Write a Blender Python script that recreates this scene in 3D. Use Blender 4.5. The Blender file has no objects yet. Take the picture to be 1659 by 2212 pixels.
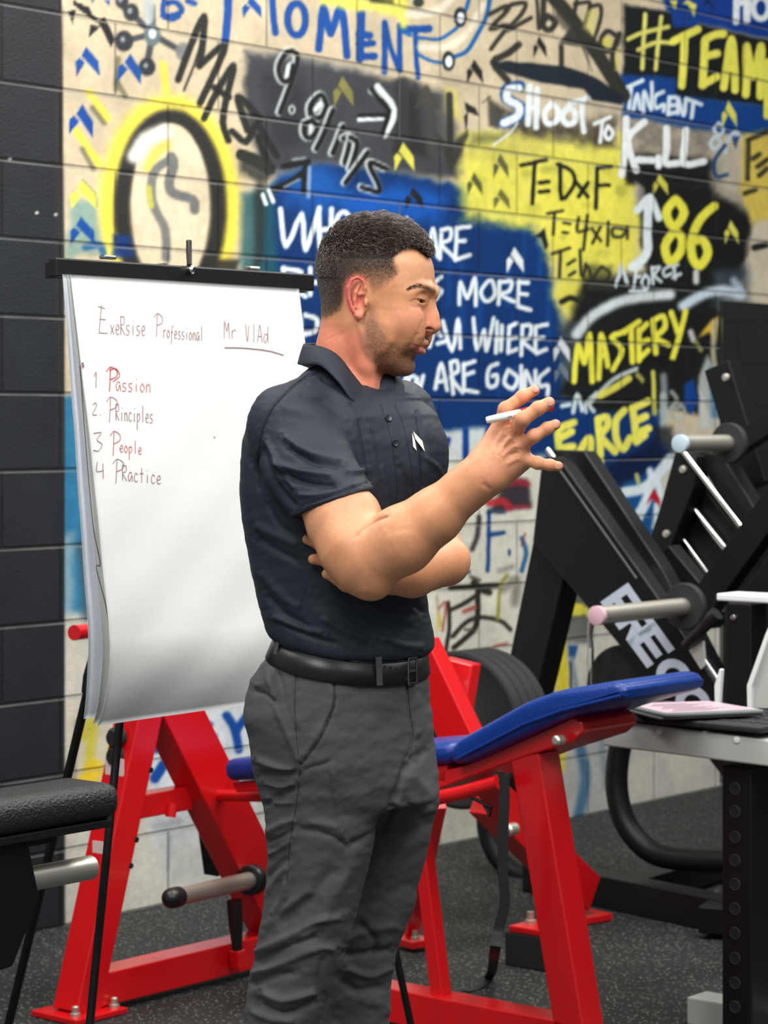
import bpy, bmesh, math, random
import numpy as np
from mathutils import Vector, Matrix
random.seed(7)
np.random.seed(7)
sc = bpy.context.scene
COL = sc.collection

# ------------------------------------------------------------------ camera
FPX, CX, CY, EYE = 5300.0, 829.5, 915.0, 1.341      # focal length and principal point in 1659x2212 pixels
cam_d = bpy.data.cameras.new('camera')
cam = bpy.data.objects.new('camera', cam_d)
COL.objects.link(cam)
cam.location = (0, 0, EYE)
cam.rotation_euler = (math.pi / 2, 0, 0)
cam_d.sensor_fit = 'HORIZONTAL'
cam_d.sensor_width = 36.0
cam_d.lens = 36.0 * FPX / 1659.0
cam_d.shift_x = 0.0
cam_d.shift_y = -(1106.0 - CY) / 1659.0
cam_d.clip_end = 60
cam_d.dof.use_dof = True
cam_d.dof.focus_distance = 3.82
cam_d.dof.aperture_fstop = 11.5
sc.camera = cam

# ------------------------------------------------------------------ world, lights, exposure
w = bpy.data.worlds.new('gym_world')
sc.world = w
w.use_nodes = True
bg = w.node_tree.nodes['Background']
bg.inputs[0].default_value = (0.93, 0.97, 1.0, 1)
bg.inputs[1].default_value = 0.27


def area(name, loc, size, power, target=None, col=(1, 0.985, 0.95)):
    d = bpy.data.lights.new(name, 'AREA')
    d.shape = 'RECTANGLE'
    d.size, d.size_y = size
    d.energy = power
    d.color = col
    o = bpy.data.objects.new(name, d)
    o.location = loc
    if target is not None:
        o.rotation_euler = (Vector(target) - Vector(loc)).to_track_quat('-Z', 'Y').to_euler()
    COL.objects.link(o)
    return o


area('ceiling_panel_light', (-1.0, 1.2, 3.9), (1.2, 2.4), 118, (-0.6, 3.6, 1.2))
area('ceiling_panel_light', (1.6, 2.0, 3.9), (1.2, 2.4), 118, (0.6, 4.2, 1.0))
area('ceiling_panel_light', (-1.9, 4.6, 3.9), (1.2, 1.8), 88)
area('ceiling_panel_light', (0.7, 5.3, 3.9), (1.2, 1.8), 105)
area('ceiling_panel_light', (2.6, 6.6, 3.9), (1.2, 1.8), 105)

vs = sc.view_settings
vs.view_transform = 'Standard'
vs.look = 'None'
vs.exposure = 0.0
vs.gamma = 1.0
vs.use_curve_mapping = False
sc.cycles.use_denoising = True
sc.cycles.max_bounces = 6

# ------------------------------------------------------------------ geometry helpers
TH = math.radians(50.1)
UX, UY = math.cos(TH), math.sin(TH)          # along the painted wall, away from the camera
U = Vector((UX, UY, 0))
N = Vector((UY, -UX, 0))                     # out of the wall
ZV = Vector((0, 0, 1))
WALL_Y = 7.582


def P(px, py, Y):
    return Vector(((px - CX) / FPX * Y, Y, EYE - (py - CY) / FPX * Y))


def floor_pt(px, py, z=0.0):
    Y = (EYE - z) * FPX / (py - CY)
    return P(px, py, Y)


def plane_pt(px, py, O, n):
    d = Vector(((px - CX) / FPX, 1.0, -(py - CY) / FPX))
    c = Vector((0, 0, EYE))
    t = (Vector(O) - c).dot(n) / d.dot(n)
    return c + d * t


def W(t, z, off=0.0):
    return Vector((t * UX, WALL_Y + t * UY, z)) + N * off


def srgb(c):
    c = np.asarray(c, float) / 255.0
    return np.where(c <= 0.04045, c / 12.92, ((c + 0.055) / 1.055) ** 2.4)


def lin(r, g, b):
    v = srgb((r, g, b))
    return (float(v[0]), float(v[1]), float(v[2]), 1.0)


def hash2(ix, iy, s=0):
    h = np.sin(ix * 127.1 + iy * 311.7 + s * 74.7) * 43758.5453
    return h - np.floor(h)


def vnoise(x, y, s=0):
    ix, iy = np.floor(x), np.floor(y)
    fx, fy = x - ix, y - iy
    fx = fx * fx * (3 - 2 * fx)
    fy = fy * fy * (3 - 2 * fy)
    a = hash2(ix, iy, s); b = hash2(ix + 1, iy, s); c = hash2(ix, iy + 1, s); d = hash2(ix + 1, iy + 1, s)
    return (a + (b - a) * fx) * (1 - fy) + (c + (d - c) * fx) * fy


def fbm(x, y, s=0, o=3):
    v, a, t = 0, 0.5, 0
    for k in range(o):
        v = v + a * vnoise(x * 2 ** k, y * 2 ** k, s + k); t += a; a *= 0.5
    return v / t


def seg_dist(x, y, pts):
    d = np.full(x.shape, 1e9)
    for (ax, ay), (bx, by) in zip(pts[:-1], pts[1:]):
        vx, vy = bx - ax, by - ay
        L = vx * vx + vy * vy + 1e-9
        h = np.clip(((x - ax) * vx + (y - ay) * vy) / L, 0, 1)
        d = np.minimum(d, np.hypot(x - ax - vx * h, y - ay - vy * h))
    return d


def poly_sd(x, y, pts):
    d = seg_dist(x, y, list(pts) + [pts[0]])
    ins = np.zeros(x.shape, bool)
    n = len(pts)
    for i in range(n):
        ax, ay = pts[i]; bx, by = pts[(i + 1) % n]
        if ay == by:
            continue
        c = ((ay > y) != (by > y)) & (x < (bx - ax) * (y - ay) / (by - ay) + ax)
        ins ^= c
    return np.where(ins, -d, d)


def smooth_line(pts, k=3):
    """Catmull-Rom through the points."""
    p = [np.array(q, float) for q in pts]
    if len(p) < 3:
        return [tuple(q) for q in p]
    e = [2 * p[0] - p[1]] + p + [2 * p[-1] - p[-2]]
    out = []
    for i in range(1, len(e) - 2):
        for j in range(k):
            t = j / k
            a, b, c, d = e[i - 1], e[i], e[i + 1], e[i + 2]
            out.append(tuple(0.5 * (2 * b + (c - a) * t + (2 * a - 5 * b + 4 * c - d) * t * t + (3 * b - a - 3 * c + d) * t ** 3)))
    out.append(tuple(p[-1]))
    return out


class Painter:
    """Lays coats of paint on a set of surface points addressed by (x, y)."""

    def __init__(self, x, y, base):
        self.x, self.y = x, y
        self.c = np.tile(np.asarray(base, float), (x.size, 1))
        self.jx = (fbm(x / 22, y / 22, 3) - 0.5)
        self.jy = (fbm(x / 22, y / 22, 9) - 0.5)

    def _put(self, m, a, col):
        a = a[:, None]
        self.c[m] = self.c[m] * (1 - a) + np.asarray(col, float) * a

    def _m(self, pts, pad):
        q = np.array(pts)
        x0, y0 = q.min(0) - pad; x1, y1 = q.max(0) + pad
        return np.nonzero((self.x > x0) & (self.x < x1) & (self.y > y0) & (self.y < y1))[0]

    def stroke(self, pts, wd, col, soft=3.0, a=1.0, jit=2.0, smooth=True):
        if smooth:
            pts = smooth_line(pts)
        m = self._m(pts, wd / 2 + soft + jit + 2)
        if m.size == 0:
            return
        d = seg_dist(self.x[m] + self.jx[m] * jit, self.y[m] + self.jy[m] * jit, pts)
        t = np.clip((wd / 2 + soft / 2 - d) / soft, 0, 1)
        self._put(m, t * t * (3 - 2 * t) * a, col)

    def poly(self, pts, col, soft=3.0, a=1.0, jit=4.0, speck=0.0):
        m = self._m(pts, soft + jit + 2)
        if m.size == 0:
            return
        x, y = self.x[m], self.y[m]
        d = poly_sd(x + self.jx[m] * jit, y + self.jy[m] * jit, pts)
        t = np.clip((soft / 2 - d) / soft, 0, 1)
        t = t * t * (3 - 2 * t)
        if speck:
            t = t * (1 - speck + speck * np.clip(fbm(x / 14, y / 14, 5) * 2.2 - 0.4, 0, 1))
        self._put(m, t * a, col)

    def ell(self, cx, cy, rx, ry, col, soft=3.0, a=1.0, ring=0, rot=0.0, jit=2.0):
        r = max(rx, ry) + ring + soft + jit
        m = self._m([(cx, cy)], r)
        if m.size == 0:
            return
        x = self.x[m] + self.jx[m] * jit - cx
        y = self.y[m] + self.jy[m] * jit - cy
        c, s = math.cos(rot), math.sin(rot)
        x, y = x * c + y * s, -x * s + y * c
        q = np.hypot(x / rx, y / ry)
        g = np.hypot(x / rx ** 2, y / ry ** 2) / np.maximum(q, 1e-6)
        d = (q - 1) / np.maximum(g, 1e-6)
        if ring:
            d = np.abs(d) - ring / 2
        t = np.clip((soft / 2 - d) / soft, 0, 1)
        self._put(m, t * t * (3 - 2 * t) * a, col)

    def chev(self, x, y, w, h, col, rot=0.0, soft=2.5, a=1.0, split=True):
        c, s = math.cos(rot), math.sin(rot)
        f = lambda q: [(x + (u - .5) * w * c - (v - .5) * h * s, y + (u - .5) * w * s + (v - .5) * h * c) for u, v in q]
        self.poly(f([(.44, 0), (.95, .5), (1, 1), (.24, .31)]), col, soft, a, 1)
        self.poly(f([(.17, .37), (.40, .53), (.04, 1), (0, .5)]), col, soft, a, 1)


GLYPH = {
    'A': [[(0, 1), (.45, 0), (1, 1)], [(.2, .65), (.8, .65)]],
    'B': [[(0, 0), (0, 1)], [(0, .02), (.8, .1), (.7, .45), (0, .48)], [(0, .48), (.95, .6), (.85, .98), (0, 1)]],
    'C': [[(1, .12), (.5, 0), (.05, .5), (.4, 1), (1, .88)]],
    'D': [[(0, 0), (0, 1), (.7, .9), (1, .5), (.6, .08), (0, 0)]],
    'E': [[(.05, 0), (0, 1)], [(.05, 0), (1, -.04)], [(.03, .48), (.8, .44)], [(0, 1), (1, .96)]],
    'F': [[(.05, 0), (0, 1)], [(.05, 0), (1, -.04)], [(.03, .48), (.8, .44)]],
    'G': [[(.95, .1), (.5, 0), (.05, .5), (.4, 1), (.95, .9), (.95, .6), (.55, .6)]],
    'H': [[(0, 0), (0, 1)], [(1, 0), (1, 1)], [(0, .5), (1, .48)]],
    'I': [[(.5, 0), (.5, 1)]],
    'K': [[(0, 0), (.05, 1)], [(.95, 0), (.1, .55), (1, 1)]],
    'L': [[(0, 0), (0, 1), (1, .95)]],
    'M': [[(0, 1), (.15, 0), (.5, .65), (.85, 0), (1, 1)]],
    'N': [[(0, 1), (.05, 0), (.9, 1), (1, 0)]],
    'O': [[(.5, 0), (.05, .35), (.15, .9), (.6, 1), (1, .6), (.85, .1), (.5, 0)]],
    'P': [[(0, 0), (.05, 1)], [(0, .03), (.8, .05), (.9, .4), (.05, .55)]],
    'R': [[(0, 0), (.05, 1)], [(0, .03), (.8, .05), (.8, .4), (.05, .52), (1, 1)]],
    'S': [[(.95, .08), (.4, 0), (.1, .3), (.9, .65), (.6, 1), (0, .92)]],
    'T': [[(0, .03), (1, -.03)], [(.5, 0), (.5, 1)]],
    'U': [[(0, 0), (.1, .9), (.6, 1), (.95, .8), (1, 0)]],
    'V': [[(0, 0), (.5, 1), (1, 0)]],
    'W': [[(0, 0), (.25, 1), (.5, .35), (.75, 1), (1, 0)]],
    'X': [[(0, 0), (1, 1)], [(1, 0), (0, 1)]],
    'Y': [[(0, 0), (.45, .5)], [(1, 0), (.35, 1)]],
    'x': [[(0, .4), (1, 1)], [(1, .4), (0, 1)]],
    '=': [[(0, .45), (1, .4)], [(0, .75), (1, .7)]],
    '0': [[(.5, 0), (0, .5), (.5, 1), (1, .5), (.5, 0)]],
    '1': [[(.5, 0), (.5, 1)]],
    '4': [[(.3, 0), (0, .6), (1, .55)], [(.85, .05), (.7, 1)]],
    ' ': [],
}


def word(pt, text, a, b, h, wd, col, soft=3.0, fill=.72, slant=0.0, al=1.0):
    """letters standing on the line from a to b (b = right end of the word)"""
    n = len(text)
    ax, ay = a; bx, by = b
    for i, ch in enumerate(text):
        f0 = i / n; f1 = (i + fill) / n
        hh = h if not isinstance(h, (tuple, list)) else h[0] + (h[1] - h[0]) * i / max(n - 1, 1)
        for st in GLYPH[ch]:
            q = [(ax + (bx - ax) * (f0 + (f1 - f0) * u) + slant * (1 - v) * hh, ay + (by - ay) * (f0 + (f1 - f0) * u) - (1 - v) * hh) for u, v in st]
            pt.stroke(q, wd, col, soft, al)


class Zm:
    def __init__(self, ox, oy, s):
        self.o = (ox, oy, s)

    def __call__(self, *q):
        ox, oy, s = self.o
        return [(ox + q[i] / s, oy + q[i + 1] / s) for i in range(0, len(q), 2)]


# ------------------------------------------------------------------ materials
MATS = {}


def mat(name, col, rough=.5, metal=0.0, bump=0.0, bscale=200.0, var=0.0, spec=None, coat=0.0, sss=0.0):
    if name in MATS:
        return MATS[name]
    m = bpy.data.materials.new(name)
    m.use_nodes = True
    nt = m.node_tree
    b = nt.nodes['Principled BSDF']
    b.inputs['Base Color'].default_value = col
    b.inputs['Roughness'].default_value = rough
    b.inputs['Metallic'].default_value = metal
    if spec is not None:
        b.inputs['Specular IOR Level'].default_value = spec
    if coat:
        b.inputs['Coat Weight'].default_value = coat
        b.inputs['Coat Roughness'].default_value = .15
    tc = nt.nodes.new('ShaderNodeTexCoord')
    nz = nt.nodes.new('ShaderNodeTexNoise')
    nz.inputs['Scale'].default_value = bscale
    nz.inputs['Detail'].default_value = 4
    nt.links.new(tc.outputs['Object'], nz.inputs['Vector'])
    if bump:
        bp = nt.nodes.new('ShaderNodeBump')
        bp.inputs['Strength'].default_value = bump
        bp.inputs['Distance'].default_value = .004
        nt.links.new(nz.outputs['Fac'], bp.inputs['Height'])
        nt.links.new(bp.outputs['Normal'], b.inputs['Normal'])
    if var:
        n2 = nt.nodes.new('ShaderNodeTexNoise')
        n2.inputs['Scale'].default_value = 9
        n2.inputs['Detail'].default_value = 6
        nt.links.new(tc.outputs['Object'], n2.inputs['Vector'])
        mx = nt.nodes.new('ShaderNodeMix')
        mx.data_type = 'RGBA'
        mx.inputs['A'].default_value = tuple(c * (1 - var) for c in col[:3]) + (1,)
        mx.inputs['B'].default_value = tuple(min(1, c * (1 + var)) for c in col[:3]) + (1,)
        nt.links.new(n2.outputs['Fac'], mx.inputs['Factor'])
        nt.links.new(mx.outputs['Result'], b.inputs['Base Color'])
    MATS[name] = m
    return m


def attr_mat(name, attr, rough=.5, bump=.15, bscale=300, spec=None):
    m = bpy.data.materials.new(name)
    m.use_nodes = True
    nt = m.node_tree
    b = nt.nodes['Principled BSDF']
    at = nt.nodes.new('ShaderNodeAttribute')
    at.attribute_name = attr
    nt.links.new(at.outputs['Color'], b.inputs['Base Color'])
    b.inputs['Roughness'].default_value = rough
    if spec is not None:
        b.inputs['Specular IOR Level'].default_value = spec
    if bump:
        tc = nt.nodes.new('ShaderNodeTexCoord')
        nz = nt.nodes.new('ShaderNodeTexNoise')
        nz.inputs['Scale'].default_value = bscale
        nz.inputs['Detail'].default_value = 4
        nt.links.new(tc.outputs['Object'], nz.inputs['Vector'])
        bp = nt.nodes.new('ShaderNodeBump')
        bp.inputs['Strength'].default_value = bump
        bp.inputs['Distance'].default_value = .003
        nt.links.new(nz.outputs['Fac'], bp.inputs['Height'])
        nt.links.new(bp.outputs['Normal'], b.inputs['Normal'])
    return m


# ------------------------------------------------------------------ object helpers
def raw_mesh(name, verts, faces):
    me = bpy.data.meshes.new(name)
    verts = np.asarray(verts, np.float32)
    if isinstance(faces, np.ndarray):
        k = faces.shape[1]
        me.vertices.add(len(verts)); me.vertices.foreach_set('co', verts.ravel())
        me.loops.add(faces.size); me.loops.foreach_set('vertex_index', faces.ravel().astype(np.int32))
        me.polygons.add(len(faces))
        me.polygons.foreach_set('loop_start', np.arange(0, faces.size, k, dtype=np.int32))
        me.update(calc_edges=True)
        me.validate()
    else:
        me.from_pydata([tuple(map(float, v)) for v in verts], [], faces)
        me.update()
    return me


def link(name, me, m, parent=None, smooth=False):
    o = bpy.data.objects.new(name, me)
    if m is not None:
        me.materials.append(m)
    if smooth:
        me.polygons.foreach_set('use_smooth', np.ones(len(me.polygons), bool))
    COL.objects.link(o)
    if parent is not None:
        o.parent = parent
        r = parent
        off = Vector((0, 0, 0))
        while r is not None:
            off += r.location; r = r.parent
        me.transform(Matrix.Translation(-off))
    return o


def tag(o, label=None, cat=None, group=None, kind=None):
    if label: o['label'] = label
    if cat: o['category'] = cat
    if group: o['group'] = group
    if kind: o['kind'] = kind
    return o


def thing(name, loc, label, cat, group=None):
    o = bpy.data.objects.new(name, None)
    o.empty_display_size = .1
    o.location = loc
    COL.objects.link(o)
    return tag(o, label, cat, group)


class MB:
    """collects shapes into one mesh"""

    def __init__(self):
        self.bm = bmesh.new()

    def poly(self, vs, faces):
        v = [self.bm.verts.new(tuple(q)) for q in vs]
        out = []
        for f in faces:
            try:
                out.append(self.bm.faces.new([v[i] for i in f]))
            except ValueError:
                pass
        return v, out

    def beam(self, p0, p1, w, h, up=None, bev=.003, w1=None, h1=None, seg=2):
        """rectangular bar; w across, h along 'up'"""
        p0, p1 = Vector(p0), Vector(p1)
        d = (p1 - p0).normalized()
        up = Vector(up) if up is not None else (ZV if abs(d.z) < .95 else N)
        s = d.cross(up).normalized()
        t = s.cross(d).normalized()
        w1 = w if w1 is None else w1
        h1 = h if h1 is None else h1
        vs = []
        for p, ww, hh in ((p0, w, h), (p1, w1, h1)):
            for a, b in ((-1, -1), (1, -1), (1, 1), (-1, 1)):
                vs.append(p + s * a * ww / 2 + t * b * hh / 2)
        v, f = self.poly(vs, [(3, 2, 1, 0), (4, 5, 6, 7), (0, 1, 5, 4), (1, 2, 6, 5), (2, 3, 7, 6), (3, 0, 4, 7)])
        if bev:
            ed = list({e for q in f for e in q.edges})
            bmesh.ops.bevel(self.bm, geom=ed, offset=bev, segments=seg, affect='EDGES', profile=.5)
        return self

    def prism(self, pts, dirv, bev=0.0, seg=2):
        """polygon pts extruded by the vector dirv"""
        n = len(pts)
        dv = Vector(dirv)
        vs = [Vector(p) for p in pts] + [Vector(p) + dv for p in pts]
        fs = [tuple(range(n))[::-1], tuple(range(n, 2 * n))] + [(i, (i + 1) % n, n + (i + 1) % n, n + i) for i in range(n)]
        v, f = self.poly(vs, fs)
        bmesh.ops.recalc_face_normals(self.bm, faces=f)
        if bev:
            ed = list({e for q in f for e in q.edges})
            bmesh.ops.bevel(self.bm, geom=ed, offset=bev, segments=seg, affect='EDGES', profile=.5)
        return self

    def tube(self, pts, r, seg=16, cap=True):
        pts = [Vector(p) for p in pts]
        rs = r if isinstance(r, (list, tuple)) else [r] * len(pts)
        rings = []
        prev = None
        for i, p in enumerate(pts):
            d = (pts[min(i + 1, len(pts) - 1)] - pts[max(i - 1, 0)]).normalized()
            if prev is None:
                a = d.orthogonal().normalized()
            else:
                a = (prev - d * prev.dot(d))
                a = a.normalized() if a.length > 1e-6 else d.orthogonal().normalized()
            prev = a
            b = d.cross(a)
            rings.append([self.bm.verts.new(p + (a * math.cos(2 * math.pi * k / seg) + b * math.sin(2 * math.pi * k / seg)) * rs[i]) for k in range(seg)])
        for q0, q1 in zip(rings[:-1], rings[1:]):
            for k in range(seg):
                self.bm.faces.new([q0[k], q0[(k + 1) % seg], q1[(k + 1) % seg], q1[k]])
        if cap:
            self.bm.faces.new(rings[0][::-1]); self.bm.faces.new(rings[-1])
        return self

    def lathe(self, p0, axis, prof, seg=32):
        """prof: (distance along axis, radius) pairs"""
        ax = Vector(axis).normalized()
        return self.tube_prof(Vector(p0), ax, prof, seg)

    def tube_prof(self, p0, ax, prof, seg):
        a = ax.orthogonal().normalized(); b = ax.cross(a)
        rings = []
        for t, r in prof:
            rings.append([self.bm.verts.new(p0 + ax * t + (a * math.cos(2 * math.pi * k / seg) + b * math.sin(2 * math.pi * k / seg)) * max(r, 1e-5)) for k in range(seg)])
        for q0, q1 in zip(rings[:-1], rings[1:]):
            for k in range(seg):
                self.bm.faces.new([q0[k], q0[(k + 1) % seg], q1[(k + 1) % seg], q1[k]])
        self.bm.faces.new(rings[0][::-1]); self.bm.faces.new(rings[-1])
        return self

    def ringlathe(self, p0, axis, prof, seg=32):
        """closed profile swept around the axis, leaving a hole in the middle"""
        ax = Vector(axis).normalized(); p0 = Vector(p0)
        a = ax.orthogonal().normalized(); b = ax.cross(a)
        rings = [[self.bm.verts.new(p0 + ax * t + (a * math.cos(2 * math.pi * k / seg) + b * math.sin(2 * math.pi * k / seg)) * r) for k in range(seg)] for t, r in prof]
        for q0, q1 in zip(rings, rings[1:] + rings[:1]):
            for k in range(seg):
                self.bm.faces.new([q0[k], q0[(k + 1) % seg], q1[(k + 1) % seg], q1[k]])
        return self

    def ball(self, p, r, seg=16, scale=(1, 1, 1)):
        m = Matrix.Translation(Vector(p)) @ Matrix.Diagonal((scale[0], scale[1], scale[2], 1))
        bmesh.ops.create_uvsphere(self.bm, u_segments=seg, v_segments=seg // 2, radius=r, matrix=m)
        return self

    def obj(self, name, m, parent=None, smooth=False, sharp=35):
        me = bpy.data.meshes.new(name)
        bmesh.ops.recalc_face_normals(self.bm, faces=self.bm.faces)
        self.bm.to_mesh(me)
        self.bm.free()
        o = link(name, me, m, parent, False)
        if smooth:
            me.polygons.foreach_set('use_smooth', np.ones(len(me.polygons), bool))
            try:
                me.set_sharp_from_angle(angle=math.radians(sharp))
            except Exception:
                pass
        return o


def arc(c, a, b, r, t0, t1, n=10):
    """points on a circle arc in the plane of unit vectors a, b"""
    return [Vector(c) + (Vector(a) * math.cos(t) + Vector(b) * math.sin(t)) * r for t in np.linspace(t0, t1, n)]


def pix(v):
    """pixel coordinates of world points, as arrays"""
    v = np.asarray(v, float)
    return CX + v[:, 0] / v[:, 1] * FPX, CY - (v[:, 2] - EYE) / v[:, 1] * FPX

# ================================================================== SETTING
def grid_axis(lo, hi, flo, fhi, fine, coarse):
    a = list(np.arange(lo, flo, coarse)) + list(np.arange(flo, fhi, fine)) + list(np.arange(fhi, hi + 1e-6, coarse))
    return np.array(sorted(set(np.round(a, 5))))


def build_mural():
    ts = grid_axis(-3.6, 4.3, -1.75, 2.35, .0052, .06)
    zs = grid_axis(0, 3.5, 0, 3.02, .0052, .06)
    T, Z = np.meshgrid(ts, zs)
    T, Z = T.ravel(), Z.ravel()
    V = np.stack([T * UX, WALL_Y + T * UY, Z], 1)
    nx, nz = len(ts), len(zs)
    i = np.arange(nx * nz).reshape(nz, nx)
    Fq = np.stack([i[:-1, :-1].ravel(), i[:-1, 1:].ravel(), i[1:, 1:].ravel(), i[1:, :-1].ravel()], 1)
    x, y = pix(V)
    pt = Painter(x, y, (203, 187, 157))
    BEI = (214, 196, 162); BLU = (18, 74, 150); DBL = (7, 49, 106); BLK = (22, 23, 23); YEL = (240, 222, 78)
    WHT = (226, 234, 236); GRY = (52, 54, 58); LYE = (226, 220, 96)
    A = Zm(0, 0, 3.95); B = Zm(380, 0, 3.95); C = Zm(800, 0, 5.53); D = Zm(1000, 0, 4.1475); E = Zm(1340, 0, 5.2)
    Fz = Zm(1340, 160, 5.2); G = Zm(560, 60, 3.016); Hh = Zm(830, 0, 2.0); I = Zm(850, 430, 3.88); J = Zm(1240, 280, 3.568)
    K = Zm(1180, 820, 5.53); L = Zm(900, 960, 4.0975); M = Zm(130, 1540, 3.53); Q = Zm(130, 860, 2.633)
    st, po, el, ch = pt.stroke, pt.poly, pt.ell, pt.chev
    # broad coats
    po([(100, 1000), (3000, 900), (3000, 3000), (100, 3000)], (200, 198, 186), 160, 1, 30)
    po([(1600, 250), (3500, 200), (3500, 3000), (1600, 3000)], (200, 188, 160), 60, 1, 20)
    po([(120, 860), (188, 850), (200, 1000), (196, 1320), (120, 1330)], (36, 110, 150), 30, .95, 14)
    po([(120, 1160), (160, 1150), (158, 1330), (120, 1330)], (150, 170, 175), 24, .7, 12)
    st([(178, 1180), (186, 1240), (190, 1330)], 26, (60, 80, 92), 24, .8)
    # around the quotation
    po([(566, 420), (600, 380), (690, 345), (830, 365), (930, 385), (1000, 400), (1060, 470), (1150, 478), (1185, 560), (1200, 650),
        (1235, 740), (1215, 850), (1290, 880), (1420, 870), (1440, 960), (1400, 1170), (1280, 1080), (1160, 1000), (930, 990), (700, 1000), (560, 980)], DBL, 26, 1, 16)
    po([(610, 370), (700, 350), (760, 420), (700, 470), (620, 440)], (24, 92, 176), 60, .75, 20)
    po([(720, 430), (860, 400), (960, 420), (950, 480), (760, 470)], (20, 96, 196), 50, .7, 20)
    for q in range(26):
        xx = 590 + q * 24 + random.uniform(-9, 9)
        y0 = random.uniform(440, 800)
        st([(xx, y0), (xx + random.uniform(-4, 4), y0 + random.uniform(60, 190))], random.uniform(5, 16), random.choice([(18, 84, 164), (6, 44, 102), (12, 72, 146)]), 14, .5)
    # dark cloud behind the formula
    po([(528, 112), (600, 118), (690, 132), (800, 162), (880, 178), (962, 195), (985, 260), (1005, 330), (990, 385), (880, 375), (820, 365), (690, 348),
        (600, 372), (560, 350), (530, 260)], (60, 62, 66), 24, 1, 18)
    po([(860, 180), (900, 190), (920, 340), (850, 330)], (38, 40, 42), 26, .9, 16)
    po([(560, 150), (640, 150), (690, 300), (590, 320)], (44, 46, 50), 40, .8, 20)
    st(B(600, 450, 800, 480, 1200, 540, 1659, 620), 10, (120, 124, 128), 22, .5)
    po([(948, 150), (1000, 170), (1000, 330), (960, 330)], (150, 140, 120), 40, .5, 20)
    # yellow cloud
    po([(1003, 300), (1060, 290), (1200, 305), (1345, 318), (1372, 372), (1390, 470), (1375, 570), (1310, 600), (1262, 640), (1262, 690), (1228, 700),
        (1200, 650), (1195, 570), (1170, 500), (1060, 480), (1005, 470), (992, 390)], (220, 214, 86), 44, 1, 26, .12)
    po([(1150, 370), (1340, 390), (1350, 560), (1190, 560)], (236, 228, 84), 60, .6, 20)
    for k in range(60):
        xx, yy = random.uniform(1005, 1375), random.uniform(310, 600)
        if poly_sd(np.array([xx]), np.array([yy]), [(1003, 300), (1345, 318), (1390, 470), (1310, 600), (1200, 600), (1170, 480), (1000, 470)])[0] < -14:
            el(xx, yy, random.uniform(6, 18), random.uniform(5, 16), random.choice([(176, 176, 66), (232, 226, 96), (150, 152, 66)]), 12, .4)
    for k in range(16):
        xx = 1010 + k * 22
        st([(xx, 300 + random.uniform(-14, 6)), (xx, 350)], 17, LYE, 9, .8)
    po([(1000, 300), (1180, 300), (1180, 345), (1000, 345)], (170, 160, 90), 40, .4, 20)
    # top right fields
    po([(1352, -200), (2400, -200), (2400, 110), (1659, 84), (1480, 42), (1440, 20)], (8, 56, 138), 12, 1, 8)
    po([(1348, 10), (1440, 22), (1500, 48), (1659, 88), (1800, 120), (1800, 240), (1659, 232), (1500, 215), (1345, 190)], (20, 24, 26), 12, 1, 8)
    po(E(560, 100, 850, 190, 900, 310, 600, 300), (8, 60, 140), 8, 1, 5)
    po([(1342, 160), (1460, 168), (1462, 205), (1560, 218), (1700, 236), (1700, 300), (1500, 284), (1345, 250)], (10, 62, 132), 12, 1, 8)
    po([(1348, 255), (1440, 262), (1560, 290), (1540, 345), (1350, 330)], (120, 116, 108), 22, .9, 14, .5)
    po([(1352, 330), (1560, 345), (1560, 410), (1352, 395)], (24, 25, 26), 18, 1, 12)
    po([(1376, 385), (1560, 405), (1615, 420), (1640, 520), (1612, 600), (1520, 640), (1400, 660), (1262, 690), (1230, 790), (1205, 850), (1290, 890), (1460, 880),
        (1556, 900), (1556, 680), (1480, 650), (1400, 600), (1385, 520)], (22, 25, 24), 18, 1, 12)
    po([(1262, 600), (1380, 590), (1500, 600), (1556, 640), (1556, 900), (1440, 880), (1250, 850), (1215, 740)], (23, 26, 26), 26, 1, 14)
    po([(1205, 700), (1262, 690), (1250, 800), (1215, 820)], (70, 78, 84), 24, .8, 14, .4)
    po([(1540, 300), (1600, 320), (1640, 330), (1660, 420), (1640, 470), (1580, 440), (1540, 420)], (176, 168, 150), 26, .9, 16)
    po([(1606, 290), (1700, 280), (1700, 470), (1620, 480), (1600, 400)], (214, 190, 86), 18, 1, 14)
    po([(1625, 480), (1700, 470), (1700, 650), (1600, 650), (1610, 560)], (206, 196, 170), 18, 1, 14)
    po([(1540, 590), (1620, 570), (1620, 660), (1540, 660)], (70, 84, 96), 30, .7, 14)
    # molecule
    for q in (A(1050, 60, 1110, 100), A(1110, 100, 1300, 290), A(1300, 290, 1060, 350), A(1300, 290, 1250, 570), A(1300, 290, 1550, 440), A(1300, 60, 1300, 290)):
        st(q, 14, (58, 62, 68), 6, .95)
    el(*A(1270, 60)[0], 13, 40, (176, 184, 186), 14, .9)
    for cx_, cy_, r_ in ((1120, 105, 17), (1060, 350, 20), (1255, 570, 18), (1040, 10, 14)):
        px_, py_ = A(cx_, cy_)[0]
        el(px_, py_, r_, r_ * 1.12, (44, 47, 52), 6)
        el(px_ - 3, py_ - 3, 5, 6, (170, 176, 180), 6, .8)
    el(*A(1300, 300)[0], 18, 24, (96, 108, 112), 8)
    el(*A(1300, 285)[0], 8, 11, (206, 216, 218), 5)
    el(*A(1560, 440)[0], 16, 20, (120, 124, 124), 8, .9)
    # light bulb with a head inside
    for q in (A(760, 790, 920, 1010), A(650, 1120, 850, 1400), A(1390, 550, 1420, 780)):
        st(q, 17, (236, 214, 76), 9, .9)
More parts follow.
